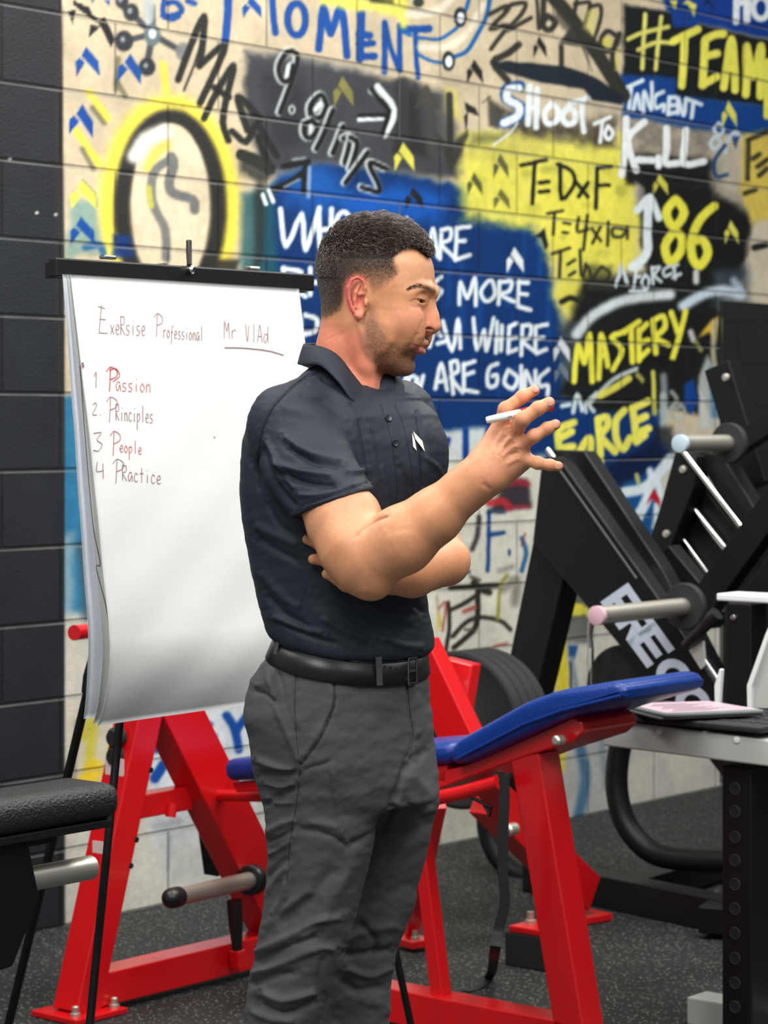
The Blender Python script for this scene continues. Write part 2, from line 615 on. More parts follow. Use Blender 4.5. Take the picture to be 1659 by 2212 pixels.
    for q in (A(790, 920, 890, 1050), A(700, 1270, 800, 1440), A(1000, 700, 1070, 820), A(1010, 500, 990, 760)):
        st(q, 11, (92, 90, 66), 9, .7)
    bx, by, brx, bry = 366, 446, 100, 196
    el(bx, by, brx + 34, bry + 28, (226, 208, 96), 40, .7, ring=44)
    el(bx, by, brx + 32, bry + 26, YEL, 20, 1, ring=30)
    el(bx + 2, by + 4, brx + 4, bry, (42, 41, 38), 18, 1, ring=36)
    el(bx + 2, by, brx - 16, bry - 16, (220, 204, 172), 8, 1)
    po([(440, 560), (520, 560), (470, 700), (380, 700)], (42, 41, 38), 14, .9)
    st(A(1150, 1330, 1240, 1190, 1400, 1120), 32, (238, 236, 222), 20, .95)
    st(A(1270, 1430, 1330, 1310, 1420, 1240), 22, (226, 200, 84), 16, .85)
    st(A(1460, 1340, 1480, 1420, 1440, 1560, 1480, 1650, 1640, 1700, 1660, 1790), 21, (104, 106, 106), 8, .95)
    st(A(1480, 1370, 1400, 1390, 1310, 1480, 1290, 1660, 1330, 1800, 1410, 1960, 1420, 2200), 19, (112, 114, 112), 9, .95)
    st(A(1270, 1600, 1290, 1760), 11, (206, 204, 70), 7, .8)
    po(A(620, 1700, 830, 1720, 860, 2150, 560, 2200), (120, 156, 146), 24, .8, 14)
    po(A(960, 2000, 1110, 2010, 1150, 2200, 960, 2200), (16, 52, 116), 16, .9)
    po([(522, 420), (590, 400), (600, 600), (520, 700)], (30, 84, 90), 24, .8)
    po([(560, 380), (575, 420), (570, 560), (548, 600), (548, 420)], (34, 40, 42), 20, .8)
    for q in (A(620, 0, 760, 60, 800, 160, 690, 90), A(580, 100, 650, 80, 620, 210)):
        po(q, (26, 26, 26), 3)
    po(A(830, 180, 890, 140, 980, 330, 950, 410), (26, 26, 26), 3)
    po(A(770, 210, 850, 230, 760, 320), (26, 26, 26), 3)
    st(A(640, 30, 820, 170), 9, (26, 26, 26), 3)
    ch(*A(748, 525)[0], 53, 65, BLU)
    ch(*A(1110, 585)[0], 53, 64, BLU, .12)
    ch(*A(700, 1030)[0], 55, 70, (14, 70, 152), .12)
    ch(*A(715, 1660)[0], 58, 66, (218, 216, 88))
    st(A(700, 1530, 815, 1650, 820, 1770), 2, (64, 72, 30), 2, .9, smooth=False)
    ch(*A(705, 1970)[0], 55, 62, (12, 74, 150))
    st(A(730, 2110, 850, 2090, 880, 2160), 16, (22, 92, 150), 8, .8)
    ch(*B(650, 60)[0], 42, 50, BLU)
    po(A(780, 0, 810, 0, 790, 20), BLU); po(A(890, 0, 940, 0, 930, 50), BLU)
    st(A(1400, -20, 1400, 130, 1550, 100, 1500, 20, 1400, 30), 12, BLU, 3)
    st(A(1380, 135, 1460, 170, 1530, 140), 9, BLU, 3)
    st(A(1600, 10, 1660, 30), 12, BLU, 4)
    # MOMENT
    for q, wdt in ((B(450, -60, 440, 150, 420, 360), 18), (B(820, -60, 830, 120, 850, 280), 15), (B(1220, 420, 1260, 60, 1320, 290, 1410, 50, 1460, 480), 16),
                   (B(1580, 120, 1570, 500), 18), (G(650, 40, 720, 50), 16), (G(650, 110, 740, 100), 15), (G(660, 185, 750, 185), 16),
                   (C(170, 270, 170, 860), 13), (C(180, 290, 240, 560, 345, 830), 12), (C(355, 840, 350, 300), 12), (C(420, 350, 560, 350, 700, 345), 17), (C(540, 370, 545, 640, 570, 930), 11)):
        st(q, wdt, (17, 74, 152), 3.5)
    el(*B(1030, 165)[0], 19, 34, (17, 74, 152), 3.5, 1, ring=16)
    po([(700, -60), (870, -60), (885, 40), (800, 25), (690, 10)], (228, 222, 90), 18, .9, 10)
    po([(790, -60), (850, -60), (850, 8), (800, 6)], (84, 84, 50), 10, .9)
    st(C(340, 60, 400, 300), 16, (240, 230, 100), 14, .8)
    st(C(450, 170, 700, 160, 900, 60, 1000, -60), 17, (236, 228, 208), 10, .8)
    st(C(600, 560, 900, 560, 1150, 400, 1350, 60), 15, (238, 230, 210), 12, .8)
    for q, wdt in ((C(580, 450, 800, 470, 950, 400, 1040, 320), 8), (C(1140, 120, 1190, -40), 9), (C(580, 650, 700, 720, 850, 750), 8),
                   (C(1000, 680, 1150, 610, 1270, 420, 1390, 190, 1430, -40), 10), (C(380, 380, 480, 420), 8)):
        st(q, wdt, (20, 96, 160), 3.5)
    for (cx_, cy_) in (C(1075, 205)[0], C(935, 730)[0]):
        el(cx_, cy_, 14, 22, (28, 40, 48), 4); el(cx_ + 1, cy_ + 1, 7.5, 12, (232, 236, 236), 3)
    el(*C(575, 30)[0], 12, 11, (50, 58, 50), 5)
    # MASS
    for q, wdt in ((B(20, 680, 130, 380, 240, 140, 230, 350, 200, 560), 15), (B(200, 560, 420, 380, 320, 640, 205, 880), 15), (B(70, 770, 160, 540, 230, 300), 5),
                   (B(240, 1010, 350, 780, 490, 560, 440, 800, 400, 1040, 450, 1200), 15), (B(330, 750, 450, 830), 15), (B(720, 1020, 620, 900, 530, 830, 560, 960, 610, 1110), 16),
                   (B(480, 1120, 600, 1210, 690, 1060, 780, 1200, 860, 1330), 15), (B(700, 1170, 780, 1380), 15), (B(560, 1320, 680, 1370, 800, 1440), 26)):
        st(q, wdt, (33, 34, 32), 4.5, .97)
    po(B(540, 1290, 780, 1360, 850, 1480, 740, 1560, 560, 1480), (44, 46, 42), 20, .85, 14)
    # 9.81 m/s
    for q in (B(1000, 560, 960, 690, 900, 680, 880, 560, 960, 440, 1040, 480, 1000, 660, 950, 800, 890, 960), B(1290, 900, 1240, 810, 1150, 900, 1160, 1000, 1240, 1000, 1290, 900),
              B(1160, 1030, 1100, 1060, 1100, 1150, 1150, 1180, 1210, 1090, 1160, 1030), B(1340, 940, 1260, 1150, 1200, 1270), B(1430, 1080, 1340, 1310), B(1430, 1180, 1490, 1170, 1440, 1390),
              B(1490, 1170, 1550, 1230, 1490, 1440), B(1640, 1300, 1450, 1560), G(830, 920, 740, 880, 720, 900, 770, 1000, 780, 1070, 670, 1040)):
        st([(a - 3, b - 1) for a, b in q], 17, (206, 214, 214), 5, .85)
        st(q, 11, (20, 21, 22), 4)
    for q, wdt in ((B(960, 560, 945, 650), 9), (B(1230, 890, 1190, 940), 11), (B(1150, 1070, 1145, 1120), 8)):
        st(q, wdt, (220, 226, 228), 4)
    el(*B(990, 935)[0], 6, 8, (190, 198, 198), 3, 1, ring=4)
    ch(*B(1430, 780)[0], 44, 66, (128, 124, 66))
    st(G(770, 380, 880, 540, 820, 700), 13, (222, 228, 228), 5)
    st(G(650, 600, 800, 590), 9, (222, 228, 228), 5); st(G(730, 410, 780, 440), 14, (190, 198, 198), 6)
    st(G(730, 400, 850, 540, 800, 700), 10, (22, 23, 24), 4, smooth=False); st(G(650, 572, 820, 570), 9, (22, 23, 24), 4)
    # arrows to the right of the formula
    st(G(950, 350, 950, 740), 17, (52, 54, 56), 10, .8); st(G(940, 360, 990, 380), 30, (54, 56, 56), 10, .7)
    st(G(1090, 400, 1110, 560, 1130, 820), 15, (66, 64, 58), 6, .9); po(G(1090, 365, 1180, 520, 1150, 540, 1090, 460, 1030, 530, 1010, 510), (66, 64, 58), 6, .9)
    po(G(1210, 380, 1290, 400, 1320, 620, 1220, 560), (210, 200, 100), 20, .7)
    st(G(1240, 440, 1245, 800), 15, (44, 46, 44), 6, .95); po(G(1150, 680, 1240, 780, 1360, 660, 1370, 700, 1250, 950), (50, 50, 44), 10, .9)
    po(G(1340, 485, 1410, 520, 1435, 580, 1345, 540), (34, 35, 34), 3); po(G(1330, 580, 1360, 540, 1350, 680), (34, 35, 34), 3)
    po(G(1490, 450, 1600, 540, 1560, 660, 1500, 640), (58, 58, 52), 12, .9)
    po(G(1390, 690, 1600, 690, 1560, 740, 1380, 760), (92, 94, 60), 24, .7)
    for (a, b, w_, h_, c_) in ((1405, 280, 36, 50, (36, 37, 36)), (945, 840, 44, 62, (212, 206, 84)), (1010, 1110, 40, 50, (28, 32, 36)), (1405, 1015, 34, 50, (84, 88, 50)), (1575, 900, 34, 54, (92, 94, 58)), (1580, 1115, 36, 46, (108, 106, 56))):
        ch(*G(a, b)[0], w_, h_, c_)
    # small arrow and the opening quotation mark
    st(B(920, 1420, 1130, 1380), 13, (24, 26, 28), 4); st(B(1110, 1390, 1090, 1640), 12, (24, 26, 28), 4); st(B(1090, 1470, 960, 1560, 830, 1620), 14, (24, 26, 28), 5)
    st(B(1140, 1430, 1130, 1680), 8, (150, 170, 196), 5, .8); st(B(1000, 1360, 1100, 1350), 5, (170, 180, 190), 4, .7); st(B(920, 1600, 1050, 1530), 5, (170, 190, 206), 4, .7)
    st(B(740, 1660, 770, 1740), 8, WHT, 3.5); st(B(790, 1620, 830, 1720), 8, WHT, 3.5)
    # quotation
    for q in ([(606, 452), (618, 532), (652, 462), (660, 540), (690, 450)], [(688, 460), (692, 536)], [(716, 452), (716, 540)], [(688, 498), (716, 494)]):
        st(q, 11, WHT, 4)
    el(742, 496, 17, 38, WHT, 4, 1, ring=10)
    word(pt, 'YOU', (800, 552), (886, 556), 84, 9, WHT, 4)
    word(pt, 'ALLY', (700, 640), (800, 648), 62, 9, WHT, 4); word(pt, 'I', (880, 648), (925, 652), 62, 9, WHT, 4)
    word(pt, 'TH', (810, 748), (915, 752), 62, 9, WHT, 4)
    for q in ([(612, 580), (612, 640)], [(612, 580), (650, 588), (632, 612), (612, 612), (660, 640)], [(670, 580), (670, 636)], [(650, 612), (690, 610)]):
        st(q, 10, WHT, 4)
    for q in ([(650, 690), (650, 745)], [(660, 680), (684, 690), (680, 715), (654, 722)]):
        st(q, 10, WHT, 4)
    for q in (I(290, 470, 330, 250, 370, 480), I(290, 420, 360, 400), I(400, 290, 390, 500), I(400, 260, 480, 250, 470, 340, 400, 380, 520, 500), I(530, 240, 520, 500), I(540, 240, 640, 230), I(540, 350, 600, 350), I(520, 510, 640, 470),
              I(350, 840, 400, 770, 330, 720, 400, 650), I(550, 880, 560, 700, 620, 830, 680, 660, 690, 890), I(790, 690, 730, 780, 780, 860, 850, 800, 830, 690, 790, 690),
              I(890, 690, 880, 880), I(890, 700, 990, 690, 970, 770, 900, 800, 1010, 860), I(1050, 690, 1040, 880), I(1040, 700, 1130, 700), I(1050, 790, 1120, 800), I(1040, 900, 1150, 930),
              I(300, 1240, 350, 1100, 400, 1150), I(370, 1210, 450, 1190), I(410, 1020, 490, 1270, 540, 1010, 560, 1250), I(670, 1000, 700, 1260, 760, 1100, 780, 1270, 840, 1000), I(870, 1030, 860, 1290), I(910, 1060, 900, 1270), I(860, 1180, 910, 1170),
              I(970, 1070, 960, 1280), I(970, 1070, 1030, 1040), I(970, 1170, 1030, 1160), I(960, 1285, 1030, 1260), I(1080, 1060, 1070, 1310), I(1080, 1060, 1150, 1060, 1140, 1160, 1080, 1190, 1200, 1290), I(1190, 1070, 1190, 1280), I(1200, 1070, 1290, 1050), I(1190, 1170, 1260, 1160), I(1200, 1290, 1280, 1260),
              I(10, 1500, 60, 1590, 110, 1480), I(120, 1560, 170, 1590, 190, 1500, 140, 1490, 120, 1560), I(200, 1500, 220, 1600, 250, 1480),
              I(350, 1590, 400, 1380, 450, 1600), I(360, 1530, 440, 1520), I(480, 1370, 500, 1630), I(480, 1370, 530, 1360, 540, 1440, 480, 1490, 580, 1620), I(590, 1380, 590, 1590), I(590, 1390, 680, 1360), I(590, 1480, 670, 1450), I(590, 1600, 710, 1620),
              I(870, 1380, 800, 1420, 790, 1560, 860, 1560, 870, 1480, 830, 1480), I(960, 1430, 930, 1540, 1000, 1590, 1040, 1500, 960, 1430), I(1070, 1400, 1070, 1600), I(1100, 1600, 1110, 1440, 1180, 1590, 1190, 1440), I(1300, 1430, 1220, 1500, 1230, 1570, 1290, 1560, 1290, 1640)):
        st(q, 8.6, WHT, 4)
    ch(*I(1020, 510)[0], 38, 56, (232, 238, 238))
    ch(*I(1410, 1260)[0], 36, 56, (206, 214, 216)); ch(*I(1410, 1450)[0], 32, 46, (104, 118, 132))
    po(I(1180, 310, 1270, 240, 1300, 400, 1270, 430, 1240, 330), (28, 32, 34), 4)
    # lower line of the quotation: white blocks with blue letters
    po([(930, 935), (1060, 922), (1070, 1000), (930, 1010)], (206, 212, 208), 18, .95, 10)
    for q in ([(938, 945), (950, 985), (968, 950)], [(1006, 930), (1006, 1000)], [(1055, 930), (1050, 990)]):
        st(q, 14, (12, 58, 136), 7)
    po([(920, 1000), (1180, 985), (1170, 1180), (1170, 1560), (900, 1560)], (212, 210, 196), 24, .9, 12)
    # block of dark marks below the hand
    po(L(780, 330, 980, 300, 1010, 560, 640, 600, 700, 470), (46, 40, 48), 14, .95, 10)
    st(L(800, 350, 900, 330, 980, 350), 15, (150, 40, 52), 10, .85); st(L(640, 520, 760, 500, 820, 560), 16, (176, 44, 50), 9, .9); st(L(800, 560, 990, 550), 9, (150, 46, 56), 8, .8)
    st(L(640, 590, 640, 800, 630, 1120), 9, (24, 70, 130), 5); st(L(640, 800, 770, 780), 10, (24, 70, 130), 5); st(L(630, 600, 780, 600), 7, (34, 50, 90), 6, .8)
    el(*L(820, 955)[0], 3.5, 8, (24, 60, 110), 4); st(L(930, 830, 970, 960, 930, 1120), 10, (30, 86, 140), 6, .9); st(L(960, 790, 930, 900), 4, (140, 40, 40), 4, .8)
    st(L(550, 640, 540, 800, 490, 930), 11, (44, 44, 44), 8, .9); st(L(410, 1090, 460, 1130), 9, (24, 66, 120), 5)
    # bicycle like scribble
    st(L(300, 1270, 500, 1260, 720, 1250), 13, (42, 42, 34), 5); st(L(510, 1220, 570, 1280, 640, 1310), 15, (44, 44, 36), 6); st(L(540, 1250, 540, 1500, 500, 1650, 330, 1800), 12, (46, 44, 36), 5)
    st(L(280, 1400, 290, 1600, 260, 1830), 9, (46, 42, 36), 5); st(L(540, 1330, 400, 1420, 290, 1470), 10, (48, 46, 38), 5); st(L(320, 1700, 430, 1580, 560, 1530, 740, 1560, 830, 1640), 10, (50, 48, 40), 5)
    st(L(480, 1170, 560, 1200), 7, (60, 60, 50), 5, .8); st(L(420, 1480, 520, 1440), 9, (176, 70, 60), 6, .85); st(L(200, 1450, 260, 1400, 230, 1650), 5, (150, 60, 48), 5, .8)
    st(L(180, 1350, 210, 1600), 6, (150, 136, 100), 7, .7); st(L(200, 1500, 190, 1640), 9, (214, 190, 90), 8, .7)
    st(L(800, 1160, 740, 1260, 720, 1540), 8, (150, 146, 66), 5, .95); st(L(730, 1120, 850, 1080), 11, (140, 140, 128), 12, .8); st(L(770, 1280, 880, 1200, 870, 1400), 18, (96, 98, 84), 16, .6)
    st(L(430, 1640, 500, 1640), 7, (80, 70, 66), 5, .8); st(L(680, 1790, 800, 1760), 6, (176, 80, 66), 5, .8)
    # painted figures behind the machine
    po(L(1190, 1180, 1560, 1180, 1560, 1560, 1150, 1560), (70, 76, 62), 20, .8, 12)
    st(L(1290, 1240, 1200, 1370), 13, (208, 208, 84), 6); st(L(1160, 1470, 1440, 1460), 26, (216, 206, 70), 6); st(L(1300, 1300, 1310, 1700, 1280, 2200), 11, (206, 190, 60), 6)
    st(L(1170, 1560, 1220, 1700), 14, (206, 206, 96), 6); po(L(1240, 1950, 1330, 1840, 1350, 2220, 1230, 2300), (222, 204, 62), 8); st(L(1500, 1470, 1570, 1560), 14, (206, 206, 96), 7)
    po(L(1330, 1540, 1560, 1540, 1560, 1760, 1330, 1760), (84, 88, 84), 14, .8); po(L(1340, 1780, 1430, 1780, 1400, 1900, 1340, 1880), (34, 80, 140), 8)
    st(L(1110, 1900, 1130, 2150), 10, (176, 180, 96), 8, .8); st(L(1170, 1700, 1190, 2200), 8, (90, 78, 56), 6, .8); st(L(1370, 1900, 1420, 2200), 12, (120, 140, 156), 8, .8)
    st(L(1220, 1900, 1200, 2300), 5, (40, 40, 34), 4, .9); st(L(1360, 1930, 1370, 2300), 5, (40, 40, 34), 4, .9)
    po([(1200, 1560), (1330, 1540), (1330, 1760), (1200, 1780)], (176, 178, 176), 24, .8, 14)
    st([(1250, 1600), (1265, 1680), (1250, 1760)], 22, (52, 100, 140), 16, .8); st([(1300, 1590), (1310, 1700)], 16, (120, 140, 150), 16, .7); st([(1215, 1560), (1212, 1660)], 20, (214, 200, 70), 10, .85)
    # SHOOT TO KILL
    po(D(330, 960, 560, 1040, 900, 1060, 1150, 1060, 1230, 1000, 1380, 1040, 1380, 1330, 1180, 1330, 900, 1250, 560, 1240, 400, 1160), (58, 54, 44), 30, .9, 18, .35)
    st(D(700, 900, 1000, 1000, 1300, 960), 60, (196, 184, 158), 40, .5)
    st(D(510, 770, 400, 790, 390, 880, 520, 960, 500, 1040, 370, 1100), 24, (30, 80, 140), 6)
    for q, wdt in ((D(500, 790, 410, 800, 400, 890, 500, 950, 490, 1040, 370, 1100), 17), (D(600, 770, 580, 1110), 13), (D(665, 800, 655, 1140), 13), (D(590, 970, 660, 960), 12), (D(790, 930, 730, 1010, 760, 1110, 840, 1080, 850, 980, 790, 930), 12),
                   (D(940, 960, 890, 1040, 930, 1110, 1000, 1090, 1000, 1000, 940, 960), 13), (D(960, 920, 1060, 900, 1155, 850), 12), (D(1070, 920, 1070, 1050, 1085, 1180), 11), (D(490, 1100, 420, 1190, 270, 1300), 4),
                   (D(1180, 1110, 1320, 1050), 8), (D(1250, 1090, 1230, 1270), 8), (D(1300, 1130, 1270, 1200, 1310, 1250, 1345, 1190, 1300, 1130), 8)):
        st(q, wdt, (228, 236, 238), 4)
    for q in (Fz(70, 500, 60, 760, 20, 1130), Fz(270, 540, 80, 740, 180, 1080), Fz(200, 960, 360, 970), Fz(430, 940, 430, 1030), Fz(520, 610, 520, 830, 510, 1000, 660, 1000), Fz(735, 630, 720, 830, 720, 1010, 940, 980)):
        st(q, 15, (230, 236, 236), 4)
    for q in (Fz(70, 150, 250, 70), Fz(120, 160, 100, 390), Fz(150, 400, 190, 230, 225, 390), Fz(260, 430, 270, 200, 350, 400, 355, 100), Fz(480, 200, 390, 250, 400, 380, 490, 340, 490, 410), Fz(550, 270, 540, 450), Fz(550, 260, 620, 260), Fz(550, 350, 620, 350), Fz(540, 450, 640, 430),
              Fz(650, 440, 650, 270, 710, 460, 740, 280), Fz(740, 280, 910, 340), Fz(820, 310, 800, 490)):
        st(q, 8.5, (216, 228, 236), 4)
    st(Fz(1110, 550, 1050, 620, 1110, 690, 1160, 620, 1110, 550), 7, (190, 206, 214), 4); st(Fz(1060, 700, 1010, 780, 1060, 840, 1130, 770, 1060, 700), 8, (186, 200, 206), 5); st(Fz(1340, 720, 1300, 650, 1210, 740, 1180, 880), 9, (196, 210, 216), 5)
    st(Fz(1180, 800, 1100, 900, 1050, 1000, 1080, 1150, 1200, 1130), 8, (30, 66, 110), 6); po(Fz(1250, 700, 1350, 700, 1300, 840), (20, 60, 110), 6, .9)
    for q in (Fz(1440, 750, 1430, 1180), Fz(1440, 740, 1560, 690, 1640, 650), Fz(1490, 950, 1560, 900), Fz(1540, 1040, 1650, 960), Fz(1560, 1140, 1650, 1060), Fz(1400, 1340, 1520, 1300)):
        st(q, 11, (48, 46, 34), 5, .9)
    ch(*Fz(1225, 450)[0], 33, 58, (214, 210, 92)); ch(*Fz(450, 1240)[0], 34, 46, (196, 194, 74)); po(J(470, 400, 540, 450, 560, 600, 470, 560), (176, 168, 160), 12, .7)
    # 32, b, arrow, triangle, ma
    for q, wdt in ((D(240, 130, 370, 60, 400, 90, 250, 260, 400, 230, 250, 440), 10), (D(380, 100, 440, 40, 560, 30, 520, 130, 400, 270, 610, 160), 10), (D(660, -40, 680, 260), 8), (D(725, -30, 715, 230), 13), (D(760, 140, 830, 200, 770, 270, 710, 220, 760, 140), 13), (D(800, -40, 1000, 200, 1200, 480, 1440, 860), 30),
                   (D(500, 400, 400, 480, 270, 560, 400, 720), 15), (D(880, 420, 885, 600), 11), (D(1020, 10, 990, 150), 9), (D(1000, 40, 1100, 20, 1140, 40, 1090, 230), 9), (D(1140, 60, 1230, 50, 1230, 180, 1160, 390), 9), (D(1370, 320, 1290, 280, 1230, 380, 1290, 460, 1370, 420, 1400, 300, 1340, 480, 1360, 620, 1440, 800), 11)):
        st(q, wdt, (44, 44, 38), 5, .97)
    po(D(1110, 90, 1210, 90, 1170, 330, 1080, 250), (214, 206, 110), 12, .6); el(*D(1290, 375)[0], 11, 12, (216, 206, 90), 8, .8); st(D(1390, 440, 1380, 620), 8, (206, 198, 96), 8, .7)
    po(D(250, 560, 400, 545, 900, 590, 1170, 680, 1440, 860, 1420, 940, 1160, 900, 1080, 800, 700, 740, 380, 650), (28, 36, 46), 6); po(D(860, 390, 960, 250, 1060, 350, 1160, 640, 1060, 420, 960, 400), (46, 46, 44), 8, .95)
    po(D(830, 60, 960, 200, 1000, 330, 900, 260, 820, 150), (60, 56, 50), 14, .7)
    for (a, b, w_, h_) in ((690, 420, 30, 48), (105, 640, 34, 50)):
        ch(*D(a, b)[0], w_, h_, (34, 34, 33))
    st(C(1340, 1230, 1440, 1150), 4, (34, 34, 33), 3, .5)
    # # TEAM, HO
    for q, wdt in ((E(280, 160, 260, 450, 250, 770), 9), (E(460, 190, 430, 450, 395, 780), 9), (E(90, 440, 240, 370, 540, 300), 9), (E(200, 560, 390, 480, 570, 480), 9)):
        st(q, wdt, (220, 216, 110), 4)
    for q in (E(600, 460, 720, 400, 870, 330), E(720, 420, 710, 700, 690, 960), E(950, 470, 940, 700, 920, 960), E(960, 440, 1060, 390, 1160, 380), E(960, 630, 1090, 600), E(930, 950, 1080, 860), E(1160, 980, 1200, 700, 1250, 440, 1280, 700, 1290, 1010), E(1200, 760, 1270, 760),
              E(1410, 1060, 1420, 800, 1420, 520, 1490, 860, 1580, 520, 1580, 800, 1570, 1080), E(1660, 700, 1650, 1300)):
        st(q, 17, (236, 230, 92), 4)
    for q in (E(1310, -60, 1300, 240), E(1430, -60, 1420, 230), E(1310, 30, 1430, 20)):
        st(q, 15, (232, 238, 240), 4)
    el(*E(1580, 90)[0], 17, 23, (232, 238, 240), 4, 1, ring=13)
    po(E(560, 0, 640, 0, 630, 100, 600, 80), (222, 218, 96), 3); po(E(690, 40, 760, 0, 860, 50, 830, 190, 770, 60), (222, 218, 96), 3); po(E(930, 60, 960, 0, 1010, 0, 1060, 120, 990, 40), (16, 30, 66), 4)
    # formulas on yellow
    for q in (Hh(590, 715, 700, 690), Hh(650, 700, 640, 880), Hh(670, 790, 710, 785), Hh(670, 830, 710, 825), Hh(760, 710, 765, 860, 820, 800, 810, 740, 750, 710), Hh(830, 790, 880, 850), Hh(880, 790, 840, 850), Hh(920, 730, 915, 900), Hh(920, 725, 980, 720), Hh(920, 800, 970, 800)):
        st(q, 9, (26, 27, 24), 4)
    for q in (I(1290, 120, 1420, 100), I(1350, 120, 1340, 300), I(1430, 200, 1480, 210), I(1420, 280, 1460, 285), Hh(840, 940, 835, 1000, 880, 990), Hh(878, 930, 860, 1080), Hh(895, 985, 935, 1040), Hh(935, 980, 900, 1050), Hh(968, 960, 965, 1060), Hh(1045, 990, 990, 985, 990, 1020, 1030, 1020, 1050, 980, 1050, 1030),
              I(1330, 460, 1480, 410), I(1400, 440, 1390, 650), I(1460, 550, 1520, 510), I(1470, 640, 1520, 610), Hh(845, 1080, 850, 1190), Hh(870, 1140, 860, 1200), Hh(880, 1150, 905, 1230), Hh(940, 1150, 905, 1200, 940, 1230, 975, 1180, 940, 1150)):
        st(q, 7, (34, 34, 28), 4, .95)
    po(J(90, 1040, 300, 1050, 300, 1240, 90, 1230), (60, 62, 44), 16, .6); st(I(1410, 860, 1480, 830, 1550, 850), 13, (34, 36, 26), 6)
    po(J(100, 1260, 0, 1300, 60, 1320), (60, 60, 30), 6, .6)
    # arrow and 86
    for q, wdt in ((J(450, 1060, 560, 960, 565, 800, 570, 540), 19), (J(490, 620, 570, 530), 17), (J(590, 520, 655, 680), 16)):
        st(q, wdt, (214, 226, 228), 5)
    for q in (J(770, 545, 710, 640, 770, 750, 850, 640, 790, 545, 770, 545), J(770, 780, 700, 900, 740, 1020, 820, 940, 830, 830, 770, 780), J(1080, 590, 980, 680, 910, 830, 910, 980, 970, 1050, 1030, 950, 990, 850, 920, 860)):
        st(q, 19, (232, 226, 74), 5)
    ch(*J(1215, 790)[0], 31, 52, (214, 210, 92))
    po(J(310, 1200, 360, 1010, 430, 1190, 400, 1200, 370, 1110, 330, 1220), (206, 218, 222), 5)
    for q in (J(480, 1070, 460, 1220), J(480, 1080, 520, 1060), J(470, 1140, 510, 1130), J(550, 1120, 520, 1180, 560, 1230, 580, 1160, 550, 1120), J(600, 1060, 610, 1190), J(600, 1070, 660, 1060, 620, 1120, 670, 1170), J(740, 1050, 690, 1080, 700, 1130, 750, 1110), J(760, 1060, 800, 1040), J(760, 1140, 820, 1110), J(770, 1060, 780, 1150), J(430, 1245, 560, 1240)):
        st(q, 6.5, (206, 218, 222), 4)
    st(J(20, 1580, 150, 1430, 400, 1310, 740, 1270), 22, (204, 214, 216), 14); st(J(840, 1360, 1000, 1270, 1150, 1240, 1290, 1270), 21, (200, 216, 228), 14); st(J(1230, 1160, 1280, 1230), 15, (180, 200, 220), 12, .8)
    st(J(940, 1100, 940, 1170), 13, (196, 198, 190), 7)
    el(*J(1430, 830)[0], 16, 18, (206, 196, 176), 8); st(J(1390, 910, 1480, 890), 14, (30, 32, 34), 6)
    # MASTERY
    for q in (J(0, 1940, 30, 1660, 80, 1800, 120, 1580, 140, 1940), J(190, 1920, 210, 1580, 260, 1820), J(200, 1750, 240, 1740), J(390, 1560, 290, 1600, 370, 1700, 300, 1850), J(380, 1560, 500, 1480), J(440, 1540, 450, 1790), J(500, 1540, 500, 1780), J(500, 1560, 560, 1500), J(500, 1650, 570, 1620), J(500, 1770, 570, 1700),
              J(610, 1480, 630, 1720), J(610, 1470, 690, 1440, 700, 1530, 630, 1600, 730, 1660), J(750, 1410, 800, 1560), J(860, 1400, 810, 1600, 750, 1800)):
        st(q, 12, (232, 226, 74), 4)
    st(J(120, 2110, 300, 1930, 490, 1840), 9, (186, 196, 192), 6); st(J(200, 2050, 330, 1980, 420, 1920), 15, (216, 210, 84), 5); st(J(520, 1840, 600, 1780, 760, 1800), 15, (18, 20, 20), 6); st(J(610, 1870, 620, 2190), 9, (206, 204, 90), 5)
    st(J(690, 1900, 700, 2200), 15, (170, 182, 186), 12, .7); po(J(480, 1860, 540, 1930, 530, 1960, 470, 1900), (196, 194, 90), 6, .8)
    po(J(960, 1600, 1060, 1470, 1110, 1440, 1090, 1640, 1040, 1560), (214, 176, 60), 8); st(J(1090, 1480, 1070, 1700, 1100, 1900), 11, (186, 178, 150), 8, .9); st(J(900, 1560, 920, 1620), 12, (200, 196, 196), 7); st(J(940, 1640, 980, 1700), 9, (150, 146, 80), 7)
    po(J(960, 1900, 1030, 1740, 1110, 1900, 1110, 2300, 960, 2300), (186, 192, 186), 12, .9); st(J(1060, 1850, 1080, 2200), 14, (60, 120, 160), 10, .7); po(J(850, 1960, 920, 1920, 960, 2100, 900, 2200, 850, 2100), (14, 64, 140), 8)
    el(*J(800, 2170)[0], 15, 17, (160, 166, 160), 7, .9, ring=8); po(J(960, 1980, 1010, 2080, 1040, 2300, 980, 2300), (206, 206, 200), 8, .8)
    st(K(1400, 190, 1400, 560), 15, (170, 184, 184), 8, .8); st(K(1500, 150, 1560, 230, 1510, 340, 1600, 330), 9, (150, 156, 150), 6, .9); el(*K(1600, 450)[0], 10, 12, (190, 188, 170), 6); el(*K(1580, 630)[0], 9, 8, (180, 178, 168), 6); st(K(1380, 640, 1420, 740, 1520, 740), 9, (160, 168, 164), 7, .8)
    po(K(1280, 560, 1500, 560, 1540, 860, 1300, 760), (32, 36, 36), 18, .8)
    # -AK, FORCE
    st(K(190, 315, 280, 300), 9, (206, 220, 226), 4); st(K(320, 390, 370, 180, 430, 370), 9, (206, 220, 226), 5); st(K(600, 160, 470, 290, 480, 390), 8, (190, 204, 208), 5); st(K(490, 290, 570, 380), 8, (200, 212, 216), 5)
